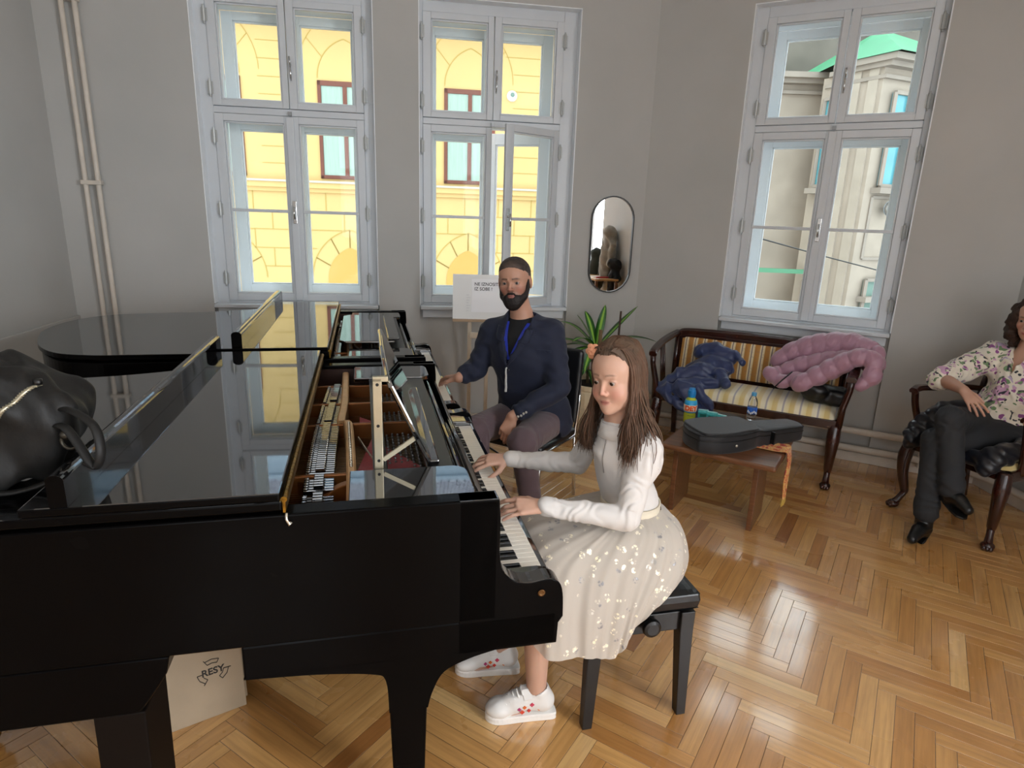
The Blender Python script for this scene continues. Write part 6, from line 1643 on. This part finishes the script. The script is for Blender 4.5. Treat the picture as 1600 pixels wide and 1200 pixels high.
# ---------------------------------------------------------------- the man at the farther piano
B_skin = np.array((.47, .255, .175))
mF = V3(-.36, -.933, 0); mR_ = V3(mF[1], -mF[0], 0)            # facing; his right-hand side
RT = np.stack([mR_, mF, V3(0, 0, 1)], 1)
mp, mwst, mch, mnb = V3(.115, 3.43, .555), V3(.085, 3.375, .74), V3(.055, 3.325, .94), V3(.042, 3.302, 1.138)
shR, shL = V3(-.112, 3.375, 1.036), V3(.200, 3.262, 1.064)
elR, elL = V3(-.200, 3.37, .830), V3(.247, 3.185, .785)
wrR, wrL = V3(-.292, 3.295, .795), V3(.005, 3.075, .655)
hpR, hpL = mp+mR_*.10+V3(0, 0, -.02), mp-mR_*.10+V3(0, 0, -.02)
knR, knL = V3(-.185, 3.06, .575), V3(.063, 3.0, .545)
akR, akL = V3(-.13, 3.03, .10), V3(.135, 3.07, .10)
MH = Head(V3(-.004, 3.252, 1.331), basis(V3(-.26, -.965, -.05), -.09), .95, False, (1.07, 1.0, .99))
def man_torso(S, o=0.0, pel_=True):
    if pel_: S.u(ell(mp, (.175+o, .13+o, .115+o), RT), .03)
    S.u(ell(mwst, (.155+o, .118+o, .15+o), RT), .06); S.u(ell(mch, (.175+o, .125+o, .16+o), RT), .06)
    S.u(cap(shR+V3(.02, -.0, -.01), shL+V3(-.02, 0, -.01), .062+o), .06)
    S.u(cap(mnb+V3(0, 0, -.09), mnb, .085+o, .06+o*.5), .05)
S = SDF(); man_torso(S)
for sh, el, wr in ((shR, elR, wrR), (shL, elL, wrL)):
    S.u(chain([sh, el], [.055, .042]), .03); S.u(chain([el, el*.6+wr*.4, wr], [.042, .040, .028]), .01)
for hp, kn, ak in ((hpR, knR, akR), (hpL, knL, akL)):
    S.u(chain([hp, kn], [.085, .06]), .03); S.u(chain([kn, kn*.65+ak*.35, ak], [.058, .056, .036]), .02); S.u(cap(ak, ak+V3(-.05, -.13, -.06), .035, .03), .02)
MH.add(S, mnb, .056, .9)
fR_ = V3(-.385, 3.415, .733)-wrR; fL_ = V3(-.035, 3.045, .56)-wrL
_, tq1 = hand(S, wrR, fR_+V3(0, 0, .035), V3(.0, -.1, 1), -1, .98, fk=[(.35, .45, .3), (.3, .45, .3), (.3, .4, .3), (.25, .35, .3)], spread=.2, thumb_out=.8)
_, tq2 = hand(S, wrL, fL_, V3(-.25, -.9, .2), -1, .98, fk=[(.4, .7, .5), (.45, .75, .5), (.5, .8, .5), (.55, .8, .5)], spread=.05, thumb_out=.4)
def pm(P):
    c = flat_col(P, B_skin); c[:, :3] *= (1+.06*vnoise(P, 30, 3))[:, None]
    q = MH.local(P); x, y, z = q.T
    stub = np.clip(1.4-np.abs(z+.06)/.06, 0, 1)*(y > .0)*(z < -.02)*.35; c[:, :3] = c[:, :3]*(1-stub[:, None])+np.array((.05, .035, .03))*stub[:, None]
    c = MH.paint_face(P, c, (.30, .10, .09), (.52, .19, .14), (.03, .02, .015), 1.1)
    return hand_paint(P, c, tq1+tq2, 1, (.52, .24, .18))
man = S.build('person', skin_m, None, v=.0034, paint=pm)
tag(man, 'bearded man in navy jacket seated at the farther piano, smiling', 'person')
MH.eyes(man, V3(-.12, -.98, .03), (.035, .02, .012))
# trousers
tr_m = M('plum_trousers', '#5a494f', .8, var=.1, vscale=10, bump=.2, bscale=400, sheen=.2)
def trousers(hps, legs, o=.012, hem=.12, seed=4, pelv=None, fold=.004, r0=.095, r1=.070, r2=.056):
    S = SDF()
    if pelv is not None: S.u(ell(pelv[0], pelv[1], pelv[2]), .03)
    for hp, kn, ak in legs:
        e = kn+(ak-kn)*(1-hem)
        S.u(chain([hp, hp*.5+kn*.5, kn], [r0+o*.5, r0*.93, r1+.006]), .03); S.u(chain([kn, kn*.6+e*.4, e], [r1+.004, r1*.92, r2]), .015)
    def f(p, d):
        o_ = np.zeros(len(p))
        for hp, kn, ak in legs:
            r_ = np.linalg.norm(p-kn, axis=1); o_ += fold*np.exp(-(r_/.10)**2)*np.sin(vnoise(p, 55, seed)*6)
            r_ = np.linalg.norm(p-hp, axis=1); o_ += fold*1.3*np.exp(-(r_/.14)**2)*np.sin(vnoise(p, 40, seed+1)*6)
            r_ = np.linalg.norm(p-(kn+(ak-kn)*.8), axis=1); o_ += fold*np.exp(-(r_/.10)**2)*np.sin(p[:, 2]*120+vnoise(p, 40, seed+2)*4)
        return o_
    S.disp(f); return S
trousers(None, ((hpR, knR, akR), (hpL, knL, akL)), pelv=(mp, (.178, .14, .115), RT)).build('trousers', tr_m, man, v=.0045)
for ak, d in ((akR, V3(-.25, -.97, 0)), (akL, V3(-.15, -.98, 0))):
    S = SDF(); g_ = V3(ak[0], ak[1], 0); S.u(chain([g_+V3(0, 0, .06)-d*.02, g_+d*.09+V3(0, 0, .05), g_+d*.19+V3(0, 0, .038)], [.046, .044, .036]), .01); S.u(cap(g_+V3(0, 0, .06), g_+V3(0, 0, .11), .046, .044), .02); S.keep(half(g_+V3(0, 0, .002), (0, 0, -1)), .002)
    S.build('shoe', leather, man, v=.005)
# tee shirt, jacket with open front
tee = SDF(); man_torso(tee, .006, False); tee.keep(half(mnb+V3(0, 0, .012)+mF*.03, V3(mF[0]*-.35, mF[1]*-.35, 1)), .004); tee.build('tee_shirt', M('black_cotton', '#0d0d10', .9, bump=.2, bscale=400), man, v=.005)
navy = M('navy_wool', '#10182f', .8, var=.12, vscale=30, bump=.25, bscale=600, sheen=.08)
J = SDF(); man_torso(J, .022, False)
J.u(ell(mp+V3(0, 0, .045), (.198, .155, .14), RT), .05); J.u(ell(mp-mR_*.16+V3(0, .02, -.035), (.07, .12, .07), RT), .05); J.u(cap(mp-mR_*.15+V3(0, 0, .08), mp-mR_*.19-mF*.02+V3(0, 0, -.06), .07, .045), .05)
for sh, el, wr in ((shR, elR, wrR), (shL, elL, wrL)):
    J.u(chain([sh, sh*.5+el*.5, el], [.070, .065, .058]), .03); d = (wr-el)/np.linalg.norm(wr-el); J.u(chain([el, el*.5+wr*.5, wr-d*.045], [.058, .053, .043]), .012); J.u(cap(mnb+V3(0, 0, -.012), sh+V3(0, 0, .0), .052, .055), .04)
J.keep(half(mnb+V3(0, 0, .035), V3(mF[0]*-.3, mF[1]*-.3, 1)), .008)
zap, znk = .895, 1.14
vx = lambda z: -.004+.036*(1-np.clip((z-zap)/(znk-zap), 0, 1))
def vcut(p):
    q = (p-mnb)@RT; z = p[:, 2]; w_ = np.clip((z-zap)/(znk-zap), 0, 1.2)*.068
    return np.maximum(np.maximum(np.abs(q[:, 0]-vx(z))-w_, -(q[:, 1]-.0)), zap-z)
J.cut(vcut, .003)
def hemcut(p):
    q = (p-mp)@RT; return np.maximum(np.maximum(np.abs(q[:, 0]+.03)-np.clip((.70-p[:, 2])*.75, 0, .16), -(q[:, 1]-.03)), p[:, 2]-.70)
J.cut(hemcut, .006)
def jf(p, d):
    o = .0042*np.sin(vnoise(p, 17, 21)*4)+.002*np.sin(vnoise(p, 45, 22)*4)
    for a, b, f_, am in ((shR, elR, 75, .006), (shL, elL, 75, .005), (elR, wrR, 90, .005), (elL, wrL, 90, .0045)):
        ab = b-a; L_ = np.linalg.norm(ab); t_ = ((p-a)@ab)/L_; r_ = np.linalg.norm(p-a-np.clip(t_/L_, 0, 1)[:, None]*ab, axis=1)
        o += am*np.exp(-(r_/.09)**2)*np.sin(t_*f_+vnoise(p, 28, 15)*3.5)*np.exp(-((t_/L_-.75)/.45)**2)
    return o
J.disp(jf)
jacket = J.build('jacket', navy, man, v=.0042)
def onman(x, z, off=.004):
    return surf(J, mnb+mR_*x+V3(0, 0, z-mnb[2]), mF, .35, off)
for sg in (-1, 1):
    def lap(a, b):
        z = znk-.055-(znk-zap-.045)*a; w_ = np.clip((z-zap)/(znk-zap), 0, 1.2)*.068-.008
        e = sg*w_+.0
        wd = .068*math.sin(PI*min(1, a*.75+.25))**.6*(1-.25*(a > .33))
        if .30 < a < .36: wd *= .55
        return onman(vx(z)+e+sg*wd*b, z+(.012*b if a < .3 else -.0), .0075)
    m_ = MB(); m_.grid(lap, 30, 6); m_.build('lapel', navy, jacket, solid=.005, smooth=True)
cl_ = catmull([onman(-.076, znk-.06, .006), mnb+mR_*-.070+mF*.0+V3(0, 0, -.005), mnb-mF*.060+V3(0, 0, .022), mnb+mR_*.070+V3(0, 0, -.005), onman(.06, znk-.06, .006)], 8)
m_ = MB(); m_.rings([[p+V3(0, 0, z)+(p-mnb)*V3(1, 1, 0)*k for z, k in ((.014, -.06), (.018, .0), (-.022, .16), (-.026, .08))] for p in cl_]); m_.build('collar', navy, jacket, smooth=True)
q = MB(); q.lathe([(.001, 0), (.0085, 0), (.009, .003), (.004, .004)], onman(.030, .868, .001), 12, 'Y', RT@np.diag([1, 1, 1])); q.build('button', M('dark_button', '#1a1a20', .3), jacket, smooth=True)
db = (wrL-elL)/np.linalg.norm(wrL-elL)
m_ = MB()
for k in range(4):
    c = wrL-db*(.03+.016*k); c = surf(J, c, V3(.15, -.9, -.05), .2, .001); m_.sphere(c, (.0068, .0068, .0068), 10, 8)
m_.build('cuff_button', M('horn_button', '#b9b5ac', .3), jacket, smooth=True)
# pocket flap and breast pocket
m_ = MB(); m_.grid(lambda a, b: onman(-.12-.07*a, .99-.014*b, .003), 8, 2); m_.build('breast_pocket', navy, jacket, solid=.003)
# lanyard
royal = M('royal_blue_ribbon', '#1a2f9c', .5); whitest = M('white_strap', '#d9d9d6', .5)
for sg in (-1, 1):
    def lan(a, b):
        z = 1.118-a*(1.118-.925); x = vx(z)+sg*(.056*(1-a)**.8+.003); p = surf(tee, mnb+mR_*x+V3(0, 0, z-mnb[2]), mF, .35, .006); return p+mR_*(b-.5)*.018
    m_ = MB(); m_.grid(lan, 16, 1); m_.build('lanyard', royal, man, solid=.002)
a_ = onman(.030, .925, .006); lp = [onman(.030+.028*k/8, .925-.19*k/8, .009) for k in range(9)]
m_ = MB(); m_.tube(lp, [.0035+.004*k/8 for k in range(9)], 8); m_.sphere(a_, .007, 10, 8); m_.build('lanyard_strap', whitest, man)
# hair, beard
def hair_paint(base, f=260, seed=6, amt=.3):
    def fn(P):
        n = vnoise(P, f, seed); c = flat_col(P, base); c[:, :3] *= (1+amt*n)[:, None]; return c
    return fn
S = SDF(); S.u(MH.e((0, -.018, .042), (.0795, .100, .0855)), 0); S.u(MH.e((0, .01, .062), (.068, .074, .066)), .02); S.u(MH.e((0, -.05, -.01), (.072, .062, .07)), .02)
S.keep(half(MH.w(0, .066, .066), MH.R@V3(0, .86, -.50)), .010); S.keep(half(MH.w(0, -.03, -.055), MH.R@V3(0, 0, -1)), .01)
for g in (-1, 1): S.cut(MH.e((g*.085, .052, -.0), (.034, .034, .060)), .008); S.cut(MH.e((g*.085, -.012, -.012), (.03, .022, .032)), .004)
S.disp(lambda p, d: .0009*np.sin(vnoise(p, 420, 4)*5)); 
def man_hair(P):
    q = MH.local(P); c = hair_paint((.036, .027, .023), 300, 6, .35)(P); fade = np.clip((.050-q[:, 2])/.06, 0, 1)*.75*(q[:, 1] > -.06); fade = np.maximum(fade, np.clip((q[:, 1]-.052)/.02, 0, 1)*.35)
    c[:, :3] = c[:, :3]*(1-fade[:, None])+np.array((.15, .10, .080))*fade[:, None]; return c
S.build('hair', hair_m, man, v=.003, paint=man_hair)
S = SDF(); S.u(MH.e((0, .040, -.088), (.060, .056, .048)), 0); S.u(MH.e((0, .066, -.116), (.038, .030, .036)), .025)
for g in (-1, 1): S.u(MH.ch([(g*.071, .004, .005), (g*.069, .012, -.04), (g*.057, .035, -.075)], [.007, .012, .018]), .02)
S.u(MH.ch([(-.034, .075, -.072), (-.018, .0925, -.0545), (0, .0975, -.0525), (.018, .0925, -.0545), (.034, .075, -.072)], [.009, .0085, .0075, .0085, .009]), .008)
S.cut(MH.e((0, .096, -.0700), (.0205, .022, .0062)), .004)
for g in (-1, 1): S.cut(MH.e((g*.043, .088, -.034), (.032, .045, .030)), .012)
S.cut(MH.e((0, .11, -.036), (.022, .03, .012)), .006)
S.disp(lambda p, d: .0009*np.sin(vnoise(p, 420, 14)*5)); S.build('beard', hair_m, man, v=.0028, paint=hair_paint((.014, .010, .009)))

# ---------------------------------------------------------------- the woman by the right wall, and her armchair
CO = V3(2.375, 3.57, 0); wa = V3(.393, -.92, 0); wb = V3(.92, .393, 0)     # along the chair front; towards its back
wang = math.atan2(wa[1], wa[0]); WF = -wb; WR = -wa                         # she faces WF; her right-hand side
t = thing('armchair', 'dark carved wooden armchair with the woman in the floral blouse', 'chair', tuple(CO), wang)
CW = .575
cabriole(.03, .02, -.5, -.87, .43, t, mahog, .036); cabriole(CW-.03, .02, .5, -.87, .43, t, mahog, .036)
for u in (.05, CW-.05):
    m_ = MB(); m_.beam((u, .52, .43), (u, .60, 0), .045, .045, w2=.035, h2=.035); m_.build('leg', mahog, t, bevel=.004)
m_ = MB(); m_.box(0, CW, .0, .035, .385, .445); m_.box(0, CW, .50, .535, .385, .445); m_.box(0, .035, 0, .53, .385, .445); m_.box(CW-.035, CW, 0, .53, .385, .445); m_.build('seat_rail', mahog, t, bevel=.006)
m_ = MB(); m_.grid(lambda a, b: (.02+(CW-.04)*a, .012+.5*b, .445+.04*(1-abs(2*a-1)**6)**.5*(1-abs(2*b-1)**5)**.5), 24, 16); m_.build('seat_cushion', stripe2.m, t, smooth=True)
for u, s_ in ((.0, 1), (CW, -1)):
    ap = catmull([V3(u+s_*.03, .56, .72), V3(u, .40, .735), V3(u-s_*.015, .2, .74), V3(u-s_*.02, .06, .748), V3(u-s_*.01, .0, .735)], 6)
    m_ = MB(); m_.rings([[p+V3(a, 0, b) for a, b in ((-.024, -.016), (.024, -.016), (.028, .0), (.016, .014), (-.016, .014), (-.028, 0))] for p in ap]); m_.build('arm', mahog, t, bevel=.002)
    m_ = MB(); m_.tube(catmull([V3(u+s_*.01, .12, .42), V3(u-s_*.0, .09, .52), V3(u-s_*.012, .045, .64), V3(u-s_*.012, .02, .73)], 4), .02, 10); m_.build('arm_post', mahog, t, smooth=True)
    m_ = MB(); m_.tube([V3(u+s_*.03, .53, .40), V3(u+s_*.03, .585, .75), V3(u+s_*.04, .63, .92)], .02, 10); m_.build('back_post', mahog, t, smooth=True)
m_ = MB(); m_.tube(catmull([V3(.03, .63, .90), V3(.12, .635, .95), V3(CW/2, .64, .965), V3(CW-.12, .635, .95), V3(CW-.03, .63, .90)], 5), .024, 10); m_.build('top_rail', mahog, t, smooth=True)
m_ = MB(); m_.grid(lambda a, b: (.05+(CW-.1)*a, .555+.065*b-.02*math.sin(PI*a)*math.sin(PI*b), .50+.40*b), 16, 10); m_.build('back_cushion', stripe_b, t, solid=.012, smooth=True)
def CP(u, v, z): return CO+wa*u+wb*v+V3(0, 0, z)
# dark puffer coat draped over the armchair, underneath her
puff_n = M('black_puffer_nylon', '#10131d', .28, var=.15, vscale=6, bump=.25, bscale=35, sheen=.1)
def quilt(axis, f, a): 
    ax = np.array(axis, float)
    return lambda p, d: -a*np.abs(np.sin((p@ax)*f))+.004*np.sin(vnoise(p, 32, 31)*5)
S = SDF()
S.u(chain([CP(.10, .38, .62), CP(.06, .22, .60), CP(.03, .10, .545), CP(.015, .03, .475)], [.06, .06, .055, .04]), .04)
S.u(chain([CP(.09, .18, .56), CP(.06, .06, .50), CP(.05, -.02, .44)], [.05, .05, .04]), .04)
S.u(chain([CP(.2, .45, .52), CP(CW/2, .46, .52), CP(CW-.1, .40, .53)], [.05, .05, .05]), .04)
S.u(chain([CP(CW-.07, .35, .54), CP(CW-.07, .18, .525), CP(CW-.09, .03, .50), CP(CW-.10, -.03, .44)], [.05, .052, .052, .036]), .04)
S.u(chain([CP(CW-.12, .02, .475), CP(CW/2+.05, .0, .455), CP(.18, -.01, .45)], [.045, .03, .035]), .04)
S.disp(quilt((wa*.4+wb*.3+V3(0, 0, .86)), 55, .010))
tag(S.build('puffer_coat', puff_n, None, v=.0055), 'shiny black puffer coat spread on the armchair under the woman', 'coat')
# body
W_skin = np.array((.50, .285, .205))
RW_ = np.stack([WR, WF, V3(0, 0, 1)], 1)
wp = CP(CW/2, .37, .555); ww = CP(CW/2, .42, .70); wc_ = CP(CW/2, .46, .84); wn = CP(CW/2+.0, .46, 1.03)
wsR, wsL = wn+WR*.165+V3(0, 0, -.075), wn-WR*.165+V3(0, 0, -.075)
weR = atY(1472, 592, 3.54); wwR = atY(1505, 609, 3.33)
weL, wwL = CP(CW+.04, .30, .80), CP(CW+.05, .12, .79)
whR, whL = wp+WR*.09, wp-WR*.09
wkR = atY(1485, 655, 3.22); waR = atY(1487, 775, 3.10)
wkL = atY(1462, 690, 3.27); waL = V3(2.305, 3.165, .11)
wkL[2] = min(wkL[2], .56)
WH = Head(wn+V3(-.035, -.03, .165), basis(V3(-.85, -.5, -.12)), .95)
S = SDF(); S.u(ell(wp, (.17, .13, .10), RW_), .03); S.u(ell(ww, (.13, .11, .13), RW_), .05); S.u(ell(wc_, (.145, .115, .13), RW_), .05); S.u(cap(wsR, wsL, .048), .05); S.u(cap(wn+V3(0, 0, -.08), wn, .07, .05), .04)
for sh, el, wr in ((wsR, weR, wwR), (wsL, weL, wwL)):
    S.u(chain([sh, el], [.048, .038]), .03); S.u(chain([el, el*.6+wr*.4, wr], [.039, .037, .026]), .01)
for hp, kn, ak in ((whR, wkR, waR), (whL, wkL, waL)):
    S.u(chain([hp, kn], [.085, .055]), .03); S.u(chain([kn, kn*.65+ak*.35, ak], [.053, .052, .034]), .02)
WH.add(S, wn, .048, .3)
wF1 = atY(1538, 652, 3.20)-wwR
_, tw1 = hand(S, wwR, wF1, V3(-.45, -.55, .7), -1, .92, fk=[(.15, .25, .2), (.18, .25, .2), (.2, .3, .2), (.25, .3, .2)], spread=.22, thumb_out=.6)
_, tw2 = hand(S, wwL, WF*1.0+V3(0, 0, -.25), V3(-.2, -.2, .95), 1, .92, fk=[(.3, .4, .3)]*4)
def pw(P):
    c = flat_col(P, W_skin); c[:, :3] *= (1+.05*vnoise(P, 30, 3))[:, None]
    return hand_paint(P, WH.paint_face(P, c, (.42, .12, .11), (.55, .22, .17), (.05, .03, .02)), tw1+tw2, 1, (.58, .28, .22))
woman = S.build('person', skin_m, None, v=.0038, paint=pw)
tag(woman, 'woman in floral blouse and dark trousers sitting cross-legged on the armchair', 'person')
WH.eyes(woman, V3(-.9, -.4, -.1), (.05, .03, .02))
fb = NT('floral_blouse_print'); c_ = fb.coord(); _n = fb.n.new('ShaderNodeTexNoise'); _n.inputs['Scale'].default_value = 14; fb.link(c_, _n.inputs['Vector']); c_ = fb.mix(.12, c_, _n.outputs['Color'], 'ADD')
def blob(scale, seed, lo, hi):
    v_ = fb.n.new('ShaderNodeTexVoronoi'); v_.inputs['Scale'].default_value = scale; fb.link(fb.mapping(c_, (1, 1, 1), (0, 0, 0), (seed, seed*.7, seed*1.3)), v_.inputs['Vector'])
    n_ = fb.noise(scale*1.7, 3, fb.mapping(c_, (1, 1, 1), (0, 0, 0), (seed, 0, 3)))
    return fb.ramp(fb.math('ADD', v_.outputs['Distance'], fb.math('MULTIPLY', n_, .45)), [(lo, (1, 1, 1, 1)), (hi, (0, 0, 0, 1))])
col = fb.mix(blob(15, 1, .52, .56), rgb('#e2dacb'), rgb('#c79bb8')); col = fb.mix(blob(20, 9, .46, .50), col, rgb('#8a4a86')); col = fb.mix(blob(22, 4, .50, .53), col, rgb('#6f8a62')); col = fb.mix(blob(27, 6, .46, .485), col, rgb('#2c3038')); col = fb.mix(blob(16, 12, .36, .42), col, rgb('#b7a6c4'))
fb.set(Base_Color=col, Roughness=.75, Sheen_Weight=.2); fb = fb.m
S = SDF(); o = .016
S.u(ell(wp+V3(0, 0, .06), (.165, .135, .10), RW_), .03); S.u(ell(ww, (.145+o, .12+o, .13), RW_), .05); S.u(ell(wc_, (.145+o, .12+o, .13+o), RW_), .05); S.u(cap(wsR, wsL, .052+o), .05); S.u(cap(wn+V3(0, 0, -.09), wn+V3(0, 0, -.03), .08+o, .055), .04)
for sh, el in ((wsR, weR), (wsL, weL)):
    S.u(chain([sh, sh*.5+el*.5, el], [.075, .075, .066]), .03); S.u(ell(el+(el-sh)*.02, (.062, .062, .058)), .02)
S.cut(lambda p: np.maximum(np.abs((p-wn)@WR)-np.clip((p[:, 2]-.90)*.55, 0, .08), -((p-wn)@WF)), .004)
def wf_(p, d): return .005*np.sin(vnoise(p, 30, 17)*5)+.003*np.sin(vnoise(p, 60, 18)*5)
S.disp(wf_); S.build('floral_blouse', fb, woman, v=.0045)
bt = M('charcoal_trousers', '#24262a', .8, var=.1, vscale=10, bump=.2, bscale=400)
trousers(None, ((whR, wkR, waR), (whL, wkL, waL)), pelv=(wp, (.172, .135, .10), RW_), seed=44, hem=.10, r1=.066, r2=.062, r0=.09).build('trousers', bt, woman, v=.0048)
boot = M('black_boot_leather', '#0b0c0e', .3, bump=.15, bscale=140)
def ankle_boot(ak, toe, par, kn):
    sd_ = (kn-ak)/np.linalg.norm(kn-ak); d = toe-ak; up_ = V3(0, 0, 1); S = SDF()
    mid = ak+d*.45+V3(0, 0, .012)
    S.u(chain([ak+sd_*.09, ak, mid, toe], [.046, .044, .038, .026]), .012); S.u(cap(ak+V3(0, 0, -.02)-d*.15, ak+V3(0, 0, -.03), .036), .02)
    S.disp(lambda p, q: .0016*np.sin(p[:, 2]*230+vnoise(p, 40, 6)*4)*np.exp(-(np.linalg.norm(p-ak, axis=1)/.06)**2))
    b = S.build('boot', boot, par, v=.004)
    dn = d/np.linalg.norm(d); n_ = np.cross(dn, up_); n_ /= np.linalg.norm(n_); dw = np.cross(dn, n_); dw = dw if dw[2] < 0 else -dw
    m_ = MB(); pr_ = [(-.05, .025), (0, .036), (.10, .038), (.17, .034), (.205, .012)]; L_ = np.linalg.norm(d)/.19
    pts = [(a*L_, w_) for a, w_ in pr_]+[(a*L_, -w_) for a, w_ in reversed(pr_)]
    m_.rings([[ak+dn*a+n_*w_+dw*(h+.012*min(1, max(0, a/.08))-.012) for a, w_ in pts] for h in (.046, .058)]); m_.build('sole', satin_black, b, bevel=.002)
    return b
ankle_boot(waR, atY(1512, 797, 2.99), woman, wkR); ankle_boot(waL+V3(0, 0, -.05), V3(2.195, 3.075, .035), woman, wkL)
m_ = MB(); rgp = wwR+wF1/np.linalg.norm(wF1)*.088+WR*-.01; m_.tube([rgp+V3(.0095*math.cos(a), .0095*math.sin(a), .003*math.sin(a)) for a in np.linspace(0, 2*PI, 14, endpoint=False)], .0014, 6, closed=True); m_.build('ring', brass, woman, smooth=True)
S = SDF(); S.u(WH.e((0, -.024, .045), (.10, .115, .09)), 0)
S.keep(half(WH.w(0, .045, .07), WH.R@V3(0, .9, -.42)), .02)
for g in (-1, 1):
    for k in range(6): S.u(chain([WH.w(g*(.06+.012*k), .04-.025*k, .03), WH.w(g*(.088+.010*(k % 3)), .03-.026*k, -.04), WH.w(g*(.092+.012*(k % 2)), .02-.024*k, -.11), WH.w(g*.085, .01-.022*k, -.165)], [.03, .034, .03, .014]), .012)
S.disp(lambda p, d: .008*np.sin(vnoise(p, 75, 40)*4)+.003*np.sin(vnoise(p, 190, 41)*5)); S.build('hair', hair_m, woman, v=.0045, paint=hair_paint((.035, .018, .012), 120))
# sky portals at seen windows, added lamps at the others to brighten the room
for fr, a, b, mid, o in WIN:
    n = nA if fr is WA else nB
    L = area('window_area_light', tuple(fr((a+b)/2, .50, 2.02)), -n, 1.1, 2.1, 1.0); L.data.cycles.is_portal = True
def inward(f): 
    d = f(0, 0, 0)-f(0, 1, 0); return d
for f_, ops, e in ((fR, RW, 350), (fK, BW, 20)):
    for a, b in ops:
        area('window_area_light', tuple(f_((a+b)/2, .42, 2.02)), inward(f_), 1.45, 2.2, e, (.93, .96, 1.0))  # lamp added in the opening to brighten the room
SC.view_settings.view_transform = 'Standard'; SC.view_settings.look = 'None'; SC.view_settings.gamma = 1.0; SC.view_settings.use_curve_mapping = False
SC.view_settings.exposure = 0.0
SC.cycles.use_denoising = True
SC.cycles.max_bounces = 8; SC.cycles.transparent_max_bounces = 24; SC.cycles.diffuse_bounces = 5; SC.cycles.glossy_bounces = 5
SC.cycles.sample_clamp_indirect = 6; SC.cycles.caustics_reflective = False; SC.cycles.caustics_refractive = False
